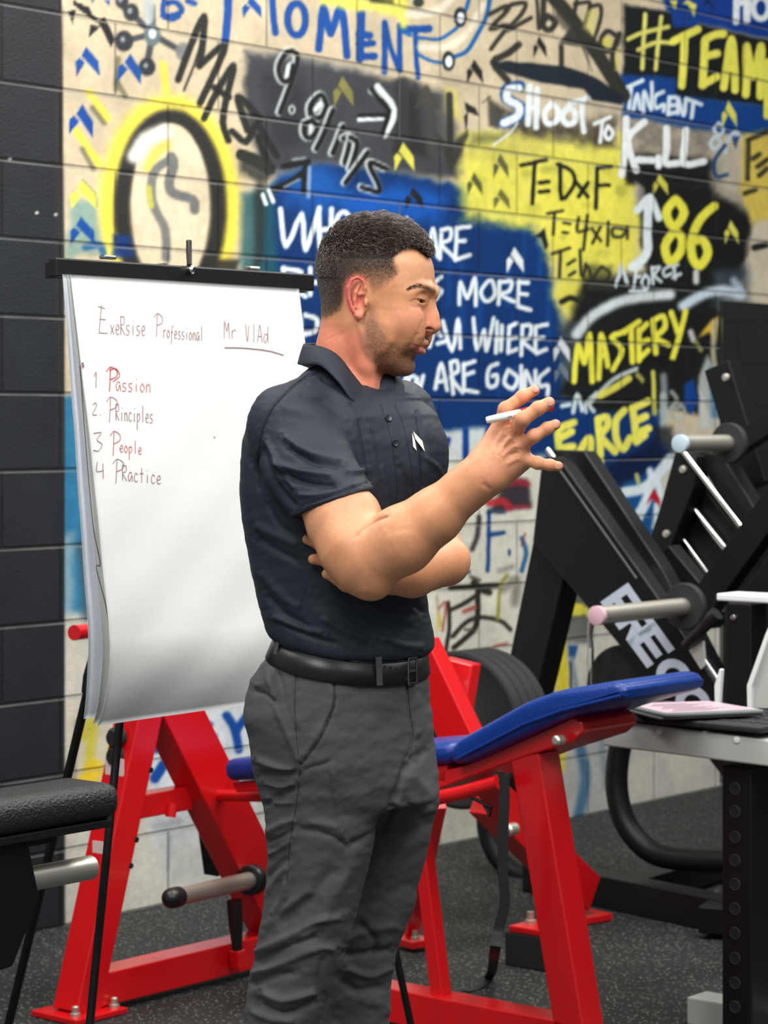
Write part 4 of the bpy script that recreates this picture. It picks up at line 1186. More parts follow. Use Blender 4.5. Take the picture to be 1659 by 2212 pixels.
press_peg(1468, 966, 1575, 957, .35, .0235, .054, mat('clear_cap', lin(176, 196, 206), .3))
press_peg(1287, 1333, 1480, 1310, -.04, .0235, .06, mat('pink_cap', lin(206, 170, 180), .35))
part('lever', BLACKP, lp, lambda b: b.tube([pl_(1480, 1395, -.05), pl_(1548, 1325, -.05)], [.013, .02], 16), True)
part('wedge_plate', GREYS, lp, lambda b: b.prism([pl_(*q, -.02) for q in ((1488, 1405), (1518, 1385), (1522, 1438), (1514, 1446))], U * .01))
part('latch_rod', CHROME, lp, lambda b: b.tube([pl_(1522, 1425, -.01), pl_(1556, 1475, -.01)], .006, 10), True)
part('pull_pin', CHROME, lp, lambda b: b.tube([pl_(1278, 1340, .02), pl_(1274, 1372, .02), pl_(1276, 1400, .02)], [.010, .007, .009], 12), True)
part('pull_pin', CHROME, lp, lambda b: b.tube([pl_(1280, 1400, .05), pl_(1279, 1492, .05)], .0045, 10), True)
part('weight_disc', RUBBER, lp, lambda b: b.lathe(pl_(1345, 1490, .12), U, [(0, .12), (.004, .125), (.03, .125), (.034, .12)], 40), True)
# rounded frame tubes and base
for pts, du, r in ((((1352, 1560), (1335, 1640), (1333, 1710), (1352, 1780), (1400, 1836), (1470, 1856), (1600, 1862)), .12, .032), (((1075, 1690), (1052, 1750), (1056, 1810), (1090, 1868), (1160, 1898), (1300, 1905)), .28, .03)):
    pp = [Vector(q) for q in smooth_line([tuple(pl_(*q, du)) for q in pts], 5)]
    part('frame_tube', BLACKS, lp, lambda b: b.tube(pp, r, 16), True)
part('base_rail', BLACKS, lp, lambda b: b.beam(floor_pt(1150, 1888, .045), floor_pt(1640, 1990, .045), .08, .088))
part('base_rail', BLACKS, lp, lambda b: b.beam(floor_pt(1345, 1930, .05), floor_pt(1640, 1840, .05), .08, .07))
part('base_rail', BLACKS, lp, lambda b: b.beam(floor_pt(1540, 1990, .05), floor_pt(1700, 1880, .05), .08, .07))

# lettering on the side panel
Zp = Zm(1240, 1240, 3.96)


def letter_poly(b, polys, base, xv, yv):
    for poly in polys:
        pts = []
        for (x, y) in poly:
            zx = base[0] + x * xv[0] + y * yv[0]
            zy = base[1] + x * xv[1] + y * yv[1]
            q = Zp(zx, zy)[0]
            pts.append(pl_(q[0], q[1], -.0015))
        b.prism(pts, U * .0012)


def ringp(a0, a1, n=14, ri=.52):
    out = []
    for i in range(n):
        t0 = a0 + (a1 - a0) * i / n; t1 = a0 + (a1 - a0) * (i + 1) / n
        f = lambda t, r: (.5 + .5 * r * math.cos(t), .5 + .5 * r * math.sin(t))
        out.append([f(t0, 1), f(t1, 1), f(t1, ri), f(t0, ri)])
    return out


def rect(x0, y0, x1, y1):
    return [(x0, y0), (x1, y0), (x1, y1), (x0, y1)]


LET = {'P': [rect(0, 0, .3, 1), rect(.3, .78, .95, 1), rect(.3, .34, .95, .56), rect(.7, .56, 1.0, .8)],
       'R': [rect(0, 0, .3, 1), rect(.3, .78, .95, 1), rect(.3, .38, .95, .58), rect(.7, .58, 1, .8), [(.4, .4), (.75, .4), (1.1, 0), (.72, 0)]],
       'E': [rect(0, 0, .3, 1), rect(.3, 0, 1, .23), rect(.3, .39, .92, .61), rect(.3, .77, 1, 1)],
       'C': ringp(math.radians(45), math.radians(315)), 'O': ringp(0, 2 * math.pi, 22)}
upv = (235, -165)
b = MB()
for ch_, base, wv in (('P', (225, 240), (140, 200)), ('R', (350, 425), (130, 185)), ('E', (455, 572), (170, 235)), ('C', (640, 830), (190, 270)), ('O', (805, 1060), (190, 270)), ('R', (960, 1310), (150, 210))):
    letter_poly(b, LET[ch_], base, wv, upv)
b.obj('lettering', mat('pale_lettering', lin(176, 186, 200), .6), side)

# ================================================================== EASEL AND FLIP CHART
EO = P(110, 578, 4.40)


def pe(px, py, dn=0.0):
    return plane_pt(px, py, EO + N * dn, N)


ez = thing('flip_chart_easel', Vector((pe(390, 590).x, pe(390, 590).y, 0)), 'black tripod flip chart easel holding the white paper pad', 'easel')
bar = part('clamp_bar', BLACKP, ez, lambda b: b.beam(pe(113, 577, .012), pe(672, 611, .012), .020, .034, up=ZV, bev=.003))
part('back_bar', BLACKP, ez, lambda b: b.beam(pe(103, 583, -.02), pe(655, 617, -.02), .016, .03, up=ZV, bev=.002))
kn = pe(408, 583, .022)
part('clamp_screw', CHROME, bar, lambda b: b.lathe(kn, N, [(0, .008), (.01, .008), (.014, .005)], 14), True)
part('clamp_lever', BLACKP, bar, lambda b: b.tube([kn - N * .0, pe(409, 572, .026), pe(408, 540, .012), pe(408, 520, .008)], [.005, .005, .0055, .0055], 10), True)
for (x, y) in ((233, 556), (545, 580)):
    c_ = pe(x, y, .0)
    part('paper_stud', CHROME, ez, lambda b: b.beam(c_ - U * .016, c_ + U * .016, .016, .008, bev=.003))
hub = pe(400, 640, -.05)
part('mast', BLACKS, ez, lambda b: b.beam(hub + ZV * .03, hub - ZV * .35, .03, .03, up=U))
part('leg_hub', BLACKP, ez, lambda b: b.beam(hub - ZV * .36, hub - ZV * .2, .06, .06, up=U, bev=.008))


def leg_line(top_, thru):
    d = thru - top_
    return top_, top_ + d * (-top_.z / d.z)


for tx_, ty_, dn_, px_, py_, dm_ in ((350, 640, -.05, 224, 1926, .0456), (560, 655, -.05, 866, 2130, .066)):
    a, f = leg_line(pe(tx_, ty_, dn_), pe(px_, py_, dm_))
    part('leg_bracket', BLACKP, ez, lambda b: b.beam(a - U * .012 + ZV * .06, a + U * .012 - ZV * .03, .03, .026, up=N, bev=.003))
    lg = part('front_leg', BLACKS, ez, lambda b: b.tube([a, f + ZV * .02], .0078, 14), True)
    part('foot_tip', RUBBER, lg, lambda b: b.tube([f + (a - f).normalized() * .06, f + ZV * .001], .011, 14), True)
a, f = leg_line(pe(385, 650, -.07), P(136, 1725, 5.0))
zj = EYE - (1405 - CY) / FPX * 4.93
tj = (a.z - zj) / (a.z - f.z)
lg = part('rear_leg', BLACKS, ez, lambda b: b.tube([a.lerp(f, tj + .05), f + ZV * .02], .0095, 14), True)
part('leg_sleeve', BLACKP, lg, lambda b: b.tube([a, a.lerp(f, tj)], .0135, 14), True)
part('lock_ring', STEEL, lg, lambda b: b.tube([a.lerp(f, tj - .006), a.lerp(f, tj + .014)], .0155, 16), True)
part('lock_collar', BLACKP, lg, lambda b: b.tube([a.lerp(f, tj + .014), a.lerp(f, tj + .035), a.lerp(f, tj + .055)], [.015, .0165, .0125], 16), True)
part('foot_tip', RUBBER, lg, lambda b: b.tube([f + (a - f).normalized() * .06, f + ZV * .001], .012, 14), True)

# paper
TL = pe(158, 594, .0225)
TR = pe(640, 626, .0225)
PW = (TR - TL).length
bl = plane_pt(240, 1572, TL + N * .115, N)
PH = TL.z - bl.z
TILT = .115


def sheet(name, m, parent, s0, s1, voff, hgt, fn, th=.0006, ns=60, nv=90):
    vs = []
    S = np.linspace(s0, s1, ns); V = np.linspace(0, 1, nv)
    for k in (0, 1):
        for v in V:
            for s in S:
                p = TL + U * (s * PW) - ZV * (v * hgt) + N * (TILT * v * hgt / PH + fn(s, v) + voff - k * th)
                vs.append(p)
    fs = []
    n = ns * nv
    for k in (0, 1):
        for j in range(nv - 1):
            for i in range(ns - 1):
                q = (k * n + j * ns + i, k * n + j * ns + i + 1, k * n + (j + 1) * ns + i + 1, k * n + (j + 1) * ns + i)
                fs.append(q if k else q[::-1])
    rim = [j * ns for j in range(nv)] + [(nv - 1) * ns + i for i in range(1, ns)] + [j * ns + ns - 1 for j in range(nv - 2, -1, -1)] + [i for i in range(ns - 2, 0, -1)]
    for a_, b_ in zip(rim, rim[1:] + rim[:1]):
        fs.append((a_, b_, n + b_, n + a_))
    me = raw_mesh(name, vs, fs)
    return link(name, me, m, parent, True)


def curl(s, v, amp=1.0):
    o = .006 * math.sin(min(v, .8) / .8 * math.pi) * amp
    o += .010 * v * math.sin(s * 4.2 + v * 2)
    if v > .8:
        q = (v - .8) / .2
        o -= .055 * q * q * amp
    o += .0022 * math.sin(v * 23 + s * 5) * math.sin(s * 11 + v * 6) * v
    return o


pad = thing('paper_pad', TL - ZV * PH + U * PW / 2, 'large white flip chart pad with handwritten list in red brown marker', 'paper pad')
front = sheet('front_sheet', PAPER, pad, -.022, 1.0, .007, PH, lambda s, v: curl(s, v))
sheet('middle_sheet', PAPER, pad, -.03, .99, .0045, PH * .995, lambda s, v: curl(s, v, .8) - .014 * v)
sheet('rear_sheet', PAPERB, pad, -.045, .96, .002, PH * .985, lambda s, v: curl(s, v, .5) - .042 * v)
tag(pad.children[-1], 'bluish crumpled rear sheet')

from mathutils.bvhtree import BVHTree


def bvh_of(o):
    me = o.data
    off = Vector((0, 0, 0)); r = o
    while r is not None:
        off += r.location; r = r.parent
    return BVHTree.FromPolygons([tuple(v.co + off) for v in me.vertices], [tuple(p.vertices) for p in me.polygons])


def cast(bvh, px, py):
    c = Vector((0, 0, EYE))
    d = Vector(((px - CX) / FPX, 1.0, -(py - CY) / FPX)).normalized()
    h, nn, _, _ = bvh.ray_cast(c, d)
    if h is None:
        return None, None
    if nn.dot(d) > 0:
        nn = -nn
    return h, nn


LOW = {
    'a': [[(.9, .5), (.4, .42), (.05, .75), (.4, 1), (.85, .6), (1, 1)]], 'c': [[(.9, .55), (.4, .45), (.1, .8), (.5, 1), (.95, .9)]],
    'd': [[(.8, .55), (.3, .5), (.05, .8), (.4, 1), (.8, .7), (.95, .05)], [(.9, .3), (.95, 1)]], 'e': [[(.1, .75), (.85, .7), (.6, .45), (.1, .7), (.4, 1), (.95, .92)]],
    'f': [[(.95, .2), (.6, .2), (.45, .6), (.3, 1.4)], [(.1, .6), (.8, .58)]], 'i': [[(.5, .5), (.5, 1)], [(.5, .2), (.55, .24)]], 'l': [[(.5, 0), (.5, 1)]],
    'n': [[(.1, .5), (.15, 1)], [(.12, .65), (.6, .48), (.85, .7), (.9, 1)]], 'o': [[(.5, .45), (.05, .75), (.5, 1), (.95, .75), (.5, .45)]],
    'p': [[(.1, .5), (.1, 1.5)], [(.1, .6), (.7, .5), (.85, .8), (.2, 1)]], 'r': [[(.15, .5), (.2, 1)], [(.15, .7), (.5, .48), (.9, .55)]],
    's': [[(.9, .5), (.3, .5), (.25, .68), (.85, .82), (.6, 1), (.05, .98)]], 't': [[(.5, .1), (.5, 1)], [(.1, .45), (.9, .43)]],
    'x': [[(.05, .5), (.9, 1)], [(.9, .5), (.05, 1)]], 'v': [[(.05, .5), (.5, 1), (.95, .5)]],
    'E': [[(.25, 0), (.1, .5), (.0, 1)], [(-.1, .05), (.6, .1)], [(.05, .5), (.7, .5)], [(0, 1), (.9, .98)]],
    'P': [[(.2, .0), (.1, 1)], [(-.2, .15), (.2, -.05), (.8, .1), (.8, .35), (.15, .5)]],
    'M': [[(0, 1), (.05, 0), (.5, .6), (.8, .05), (.95, 1)]], 'V': [[(0, 0), (.4, 1), (.7, .1)]], 'R': GLYPH['R'], 'A': GLYPH['A'],
    '1': [[(.1, .3), (.5, 0), (.45, 1)]], '2': [[(.05, .2), (.5, 0), (.8, .25), (.0, .95), (.9, 1)]], '3': [[(.0, .05), (.8, .02), (.35, .4), (.9, .65), (.5, 1), (0, .95)]], '4': [[(.1, 0), (.05, .55), (.8, .5)], [(.75, .1), (.8, 1)]],
    '.': [[(.3, .95), (.4, 1)]], ' ': []}


def hand(mb, bvh, text, x0, y0, x1, y1, h, r=.0007, caps=1.0):
    """handwriting: baseline from (x0, y0) to (x1, y1) in photograph pixels"""
    n = len(text)
    for i, ch_ in enumerate(text):
        u0 = i / n; u1 = (i + .78) / n
        hh = h * (caps if (ch_.isupper() and i == 0) else 1.0)
        for stt in LOW.get(ch_, []):
            q = [(x0 + (x1 - x0) * (u0 + (u1 - u0) * a_), y0 + (y1 - y0) * (u0 + (u1 - u0) * a_) - (1 - v) * hh) for a_, v in stt]
            ink(mb, bvh, q, r)


def ink(mb, bvh, q, r=.0007):
    pts = []
    for (px, py) in smooth_line(q, 4):
        h_, n_ = cast(bvh, px, py)
        if h_ is not None:
            pts.append(h_ + n_ * .0004)
    if len(pts) > 1:
        mb.tube(pts, r, 5)


fb = bvh_of(front)


def line(calls, m=None, lab=None):
    mb = MB()
    for c_ in calls:
        (hand if isinstance(c_[0], str) else ink)(mb, fb, *c_)
    o = mb.obj('handwriting', m or INK, front)
    if lab:
        tag(o, lab)


line([('E', 214, 719, 240, 722, 60), ('xeRsise', 238, 722, 316, 725, 40)])
line([('P', 336, 727, 358, 729, 48), ('rofessional', 352, 729, 440, 737, 32)])
line([('Mr', 484, 730, 514, 732, 36)])
line([('VlAd', 530, 738, 582, 741, 38)])
line([([(485, 751), (530, 752), (580, 758), (612, 767)], .0011)])
line([('1', 202, 838, 216, 838, 34)])
line([('P', 234, 845, 262, 846, 50, .0010), ([(236, 800), (250, 796), (258, 812), (244, 824)], .0010), ('assion', 250, 844, 328, 848, 34)], INKR, 'brighter red word')
line([('2.', 200, 896, 226, 897, 26)])
line([('P', 234, 912, 262, 912, 52), ('Rinciples', 250, 908, 332, 914, 36)])
line([('3', 202, 974, 228, 974, 40)])
line([('P', 242, 984, 268, 984, 50), ('eople', 258, 976, 308, 982, 28)], INKR, 'brighter red word')
line([('4', 208, 1034, 232, 1034, 36)])
line([('P', 248, 1044, 276, 1044, 50), ('Ractice', 264, 1038, 350, 1046, 34)])
line([([(462, 944), (464, 945)], .0013)])
line([([(178, 783), (180, 793)], .0018)])
mb = MB()
ink(mb, bvh_of(pad.children[1]), [(172, 790), (185, 960), (200, 1130), (216, 1215), (208, 1222), (212, 1245), (232, 1330), (246, 1470)], .0008)
mb.obj('crease', DARKGREY, pad)

# ================================================================== BLACK PADDED BENCH, LEFT FOREGROUND
e1 = P(268, 1725, 4.25)          # far upper corner region of the pad's long face
zt = EYE - (1690 - CY) / FPX * 4.25
zb = EYE - (1768 - CY) / FPX * 4.25
c0 = P(268, 1730, 4.25)
root = thing('padded_bench', Vector((c0.x - UX * .45, c0.y - UY * .45, 0)), 'black padded gym bench with a steel peg in the left foreground', 'gym bench')
b = MB()
L_ = .62
cc = Vector((c0.x, c0.y, (zt + zb) / 2)) - N * .07 - U * (L_ / 2)
b.beam(cc - U * L_ / 2, cc + U * L_ / 2, .14, zt - zb, up=ZV, bev=.026, seg=5)
bmesh.ops.subdivide_edges(b.bm, edges=[e for e in b.bm.edges if e.calc_length() > .06], cuts=6, use_grid_fill=True)
pd_ = b.obj('pad', LEATHER, root, True, 60)
part('pad_base', BLACKP, root, lambda b: b.beam(cc - U * (L_ / 2 - .01) - ZV * ((zt - zb) / 2 + .006), cc + U * (L_ / 2 - .02) - ZV * ((zt - zb) / 2 + .006), .125, .014, bev=.002))
part('support_plate', BLACKS, root, lambda b: b.beam(cc - U * .3 - ZV * ((zt - zb) / 2 + .022), cc + U * .17 - ZV * ((zt - zb) / 2 + .018), .09, .016, bev=.002))
fp = lambda x, y: plane_pt(x, y, c0 - N * .02, N)
part('side_bracket', BLACKS, root, lambda b: b.prism([fp(-120, 1812), fp(62, 1822), fp(86, 1938), fp(28, 2088), fp(-40, 2110), fp(-120, 2110)], -N * .07, .003))
pst = fp(-60, 1900)
part('post', BLACKS, root, lambda b: b.beam(Vector((pst.x, pst.y, .01)) - N * .06, Vector((pst.x, pst.y, .64)) - N * .06, .07, .07, up=U))
part('floor_plate', BLACKS, root, lambda b: b.beam(Vector((pst.x, pst.y, .006)) - N * .06 - U * .1, Vector((pst.x, pst.y, .006)) - N * .06 + U * .1, .2, .012))
t0, t1 = fp(70, 1907) - N * .03, fp(222, 1878) - N * .03
part('weight_peg', STEEL, root, lambda b: b.tube([t0, t1], .021, 28), True)

# ================================================================== RACK AT THE RIGHT EDGE
RP = P(1591, 1900, 5.3)          # front face of the perforated post
root = thing('equipment_rack', Vector((RP.x, RP.y, 0)) + U * .04, 'steel rack with perforated black post and pale grey cross beam at right edge', 'rack')
pc_ = Vector((RP.x, RP.y, 0)) + U * .038


def pr(px, py, du=0.0):
    return plane_pt(px, py, RP + U * du, U)


post = part('perforated_post', BLACKS, root, lambda b: b.beam(pc_ + ZV * .0, pc_ + ZV * .60, .075, .075, up=U, bev=.004))
HOLE = mat('hole_black', lin(6, 6, 8), .8)
RIM = mat('hole_rim', lin(52, 54, 56), .4)
hs = [1703, 1753, 1808, 1858, 1910, 1963, 2016, 2070, 2123, 2175, 2228]
h0 = None
for y in hs:
    q = pr(1588, y, -.0002)
    b = MB()
    b.lathe(q + U * .0008, -U, [(0, .0114), (.0012, .0114)], 20)
    ho_ = b.obj('post_hole', HOLE, root, True)
    part('hole_rim', RIM, ho_, lambda b: b.ringlathe(q, -U, [(0, .0115), (0, .0135), (.0016, .0132), (.0018, .0118)], 20))
part('base_beam', GREYS, root, lambda b: b.beam(pc_ + U * .08 - N * .178 + ZV * .031, pc_ + U * .08 + N * .3 + ZV * .031, .08, .062, up=ZV, bev=.004))
tb = [pr(1303, 1553, -.03), pr(1303, 1611, -.03), pr(1700, 1661, -.03), pr(1700, 1604, -.03)]
part('cross_beam', GREYS, root, lambda b: b.prism(tb, U * .3, .004))
for px in (1424, 1592):
    q = pr(px, 1598 if px > 1500 else 1580, -.03)
    part('screw', WHITEP, root, lambda b: b.lathe(q, -U, [(0, .008), (.003, .007), (.004, .003)], 14), True)
fpst = P(1594, 1400, 6.0)
fpc = Vector((fpst.x, fpst.y, 0)) + U * .038
part('rear_post', BLACKS, root, lambda b: b.beam(fpc, fpc + ZV * (EYE - (1306 - CY) / FPX * 6.0), .075, .075, up=U, bev=.004))
zc = EYE - (1300 - CY) / FPX * 6.0
part('post_sleeve', GREYS, root, lambda b: b.beam(fpc + ZV * (zc - .012), fpc + ZV * zc, .062, .062, up=U, bev=.002))
part('post_cap', WHITEP, root, lambda b: b.beam(fpc - N * .055 + ZV * (zc + .01), fpc + N * .3 + ZV * (zc + .01), .1, .018, bev=.004))
part('bolt', CHROME, root, lambda b: b.lathe(plane_pt(1586, 1334, fpst, U), -U, [(0, .008), (.005, .007), (.007, .003)], 14), True)
sp_ = lambda x, y: pr(x, y, .31)
part('guard_plate', GREYS, root, lambda b: b.prism([sp_(1628, 1530), sp_(1626, 1484), sp_(1664, 1380), sp_(1700, 1300), sp_(1760, 1300), sp_(1760, 1420), sp_(1660, 1530)], U * .01, .001))
part('guard_edge', WHITEP, root, lambda b: b.prism([sp_(1620, 1532), sp_(1619, 1480), sp_(1660, 1366), sp_(1700, 1285), sp_(1706, 1290), sp_(1667, 1374), sp_(1629, 1483), sp_(1629, 1532)], -U * .012, .001))
part('guard_edge', WHITEP, root, lambda b: b.prism([sp_(1550, 1532), sp_(1549, 1480), sp_(1560, 1444), sp_(1565, 1446), sp_(1562, 1482), sp_(1559, 1532)], -U * .012, .001))

zbt = max(p.z for p in tb)
mz = zbt + .001


def mat_tile(corners, label, z0, th):
    b = MB()
    b.prism([Vector((p.x, p.y, z0)) for p in corners], (0, 0, th), .004, 2)
    # raised tread bars
    a_, b_, c_, d_ = [Vector((p.x, p.y, z0 + th)) for p in corners]
    for i in range(1, 6):
        for j in range(1, 5):
            q = a_.lerp(b_, i / 6).lerp(d_.lerp(c_, i / 6), j / 5)
            dv = U if (i + j) % 2 else N
            b.beam(q - dv * .014, q + dv * .014, .006, .004, bev=.001)
    return tag(b.obj('rubber_mat', RUBBER), label, 'mat', 'rubber mats on the rack beam')


zf = mz
fpz = lambda x, y, z: floor_pt(x, y, z)
beam0 = pr(1303, 1553, -.03); dN = N
st_ = beam0 - N * .03 - U * .012
mat_tile([st_, st_ + N * .15, st_ + N * .15 + U * .3, st_ + U * .3], 'black rubber tread mat on the rack beam, end piece nearest the bench', mz, .014)
s2 = st_ + N * .152
mat_tile([s2, s2 + N * .14, s2 + N * .14 + U * .3, s2 + U * .3], 'black rubber tread mat on the rack beam, middle piece under the sheets', mz, .014)
s3 = s2 + N * .142
mat_tile([s3, s3 + N * .15, s3 + N * .15 + U * .3, s3 + U * .3], 'black rubber tread mat on the rack beam, piece at the right frame edge', mz, .014)

zt_ = mz + .019
cor = [floor_pt(1425, 1556, zt_), floor_pt(1650, 1546, zt_), floor_pt(1530, 1526, zt_), floor_pt(1332, 1532, zt_)]
ctr = sum(cor, Vector()) / 4
root = thing('clipboard', Vector((ctr.x, ctr.y, zt_)), 'dark clipboard with a pink printed sheet lying on the rubber mats', 'clipboard')
part('board', DARKGREY, root, lambda b: b.prism(cor, (0, 0, .005), .002))
part('frame', mat('grey_frame', lin(120, 132, 130), .4), root, lambda b: b.prism([c.lerp(ctr, .05) + ZV * .006 + N * .01 for c in cor], (0, 0, .007), .002))
sh = [c.lerp(ctr, .1) + ZV * .0135 + N * .008 for c in cor]
s_ = part('printed_sheet', mat('pink_sheet', lin(196, 170, 182), .35), root, lambda b: b.prism(sh, (0, 0, .001)))
b = MB()
for k in range(9):
    f_ = .12 + .085 * k
    p0 = sh[0].lerp(sh[3], f_).lerp(sh[1].lerp(sh[2], f_), .12 + .05 * (k % 3)); p1 = sh[0].lerp(sh[3], f_).lerp(sh[1].lerp(sh[2], f_), .55 + .3 * ((k * 7) % 5) / 5)
    b.beam(p0 + ZV * .0012, p1 + ZV * .0012, .0025, .0006, bev=0)
b.obj('print_lines', mat('print_grey', lin(96, 76, 88), .7), s_)

# ================================================================== SURFACE MODELLER
class Field:
    """smooth blend of solids; eval returns an approximate signed distance"""

    def __init__(self):
        self.ops = []

    def add(self, fn, c, r, k=.01, mode='u'):
        self.ops.append((fn, np.asarray(c, float), float(r), k, mode))
        return self

    def cone(self, a, b, ra, rb=None, k=.01, mode='u', flat=None):
        a = np.asarray(a, float); b = np.asarray(b, float); rb = ra if rb is None else rb
        ab = b - a; L = ab.dot(ab) + 1e-12

        def fn(p):
            h = np.clip(((p - a) @ ab) / L, 0, 1)
            return np.linalg.norm(p - a - h[:, None] * ab, axis=1) - (ra + (rb - ra) * h)
        return self.add(fn, (a + b) / 2, math.sqrt(L) / 2 + max(ra, rb), k, mode)

    def chain(self, pts, rs, k=.01, mode='u'):
        for i in range(len(pts) - 1):
            self.cone(pts[i], pts[i + 1], rs[i], rs[i + 1], k if i else k, mode)
        return self

    def ell(self, c, r, R=None, k=.01, mode='u'):
        c = np.asarray(c, float); r = np.asarray(r, float)

        def fn(p):
            q = p - c
            if R is not None:
                q = q @ R
            k0 = np.linalg.norm(q / r, axis=1); k1 = np.linalg.norm(q / r ** 2, axis=1)
            return k0 * (k0 - 1) / np.maximum(k1, 1e-9)
        return self.add(fn, c, r.max(), k, mode)

    def loft(self, sl, ang, k=.01, mode='u', p=2.0, zpad=0.0, capr=.02):
        """sl: rows (z, cx, cy, half along heading, half across), sorted by z"""
        sl = np.asarray(sorted(sl), float)
        PF = sl[:, 5] if sl.shape[1] > 5 else None
        hx, hy = math.cos(ang), -math.sin(ang)
        lx, ly = -math.sin(ang), -math.cos(ang)

        def interp(z):
            zz = np.clip(z, sl[0, 0], sl[-1, 0])
            return [np.interp(zz, sl[:, 0], sl[:, i]) for i in (1, 2, 3, 4)]

        def fn(q):
            z = q[:, 2]

            def lev(z):
                cx, cy, ra, rb = interp(z)
                dx, dy = q[:, 0] - cx, q[:, 1] - cy
                a = dx * hx + dy * hy; b = dx * lx + dy * ly
                u, v = np.abs(a / ra), np.abs(b / rb)
                if PF is not None:
                    pp = np.where(a > 0, np.interp(np.clip(z, sl[0, 0], sl[-1, 0]), sl[:, 0], PF), p)
                    return (u ** pp + v ** pp) ** (1 / pp), np.hypot(a / ra ** 2, b / rb ** 2) / np.maximum(np.hypot(u, v), 1e-6)
                return (u ** p + v ** p) ** (1 / p), np.hypot(a / ra ** 2, b / rb ** 2) / np.maximum(np.hypot(u, v), 1e-6)
            k0, k1 = lev(z)
            kz = (lev(z + .003)[0] - lev(z - .003)[0]) / .006
            d = (k0 - 1) / np.maximum(np.hypot(k1, kz), 1e-6)
            e = np.maximum(sl[0, 0] - z, z - sl[-1, 0])
            return np.where(e > -capr, np.where((d > -capr) & (e > -capr), np.hypot(np.maximum(d + capr, 0), np.maximum(e + capr, 0)) - capr, np.maximum(d, e)), d)
        zc = (sl[0, 0] + sl[-1, 0]) / 2
        R_ = (sl[-1, 0] - sl[0, 0]) / 2 + sl[:, 3:5].max() + .1
        return self.add(fn, (sl[:, 1].mean(), sl[:, 2].mean(), zc), R_, k, mode)

    def plane(self, o, n, mode='i', k=0.0):
        o = np.asarray(o, float); n = np.asarray(n, float); n = n / np.linalg.norm(n)
        return self.add(lambda p: (p - o) @ n, (0, 0, 0), 1e3, k, mode)

    def __call__(self, p, cull=True):
        d = np.full(len(p), .5)
        lo, hi = p.min(0), p.max(0)
        c = (lo + hi) / 2; rr = np.linalg.norm(hi - lo) / 2
        first = True
        for fn, oc, orr, k, mode in self.ops:
            if cull and np.linalg.norm(c - oc) - rr - orr > .06:
                if mode in ('u', 's'):
                    continue
            e = fn(p)
            if mode == 'u':
                if k > 0:
                    h = np.maximum(k - np.abs(d - e), 0) / k
                    d = np.minimum(d, e) - h * h * k * .25
                else:
                    d = np.minimum(d, e)
            elif mode == 's':
                e = -e
                if k > 0:
                    h = np.maximum(k - np.abs(d - e), 0) / k
                    d = np.maximum(d, e) + h * h * k * .25
                else:
                    d = np.maximum(d, e)
            elif mode == 'i':
                if k > 0:
                    h = np.maximum(k - np.abs(d - e), 0) / k
                    d = np.maximum(d, e) + h * h * k * .25
                else:
                    d = np.maximum(d, e)
        return d


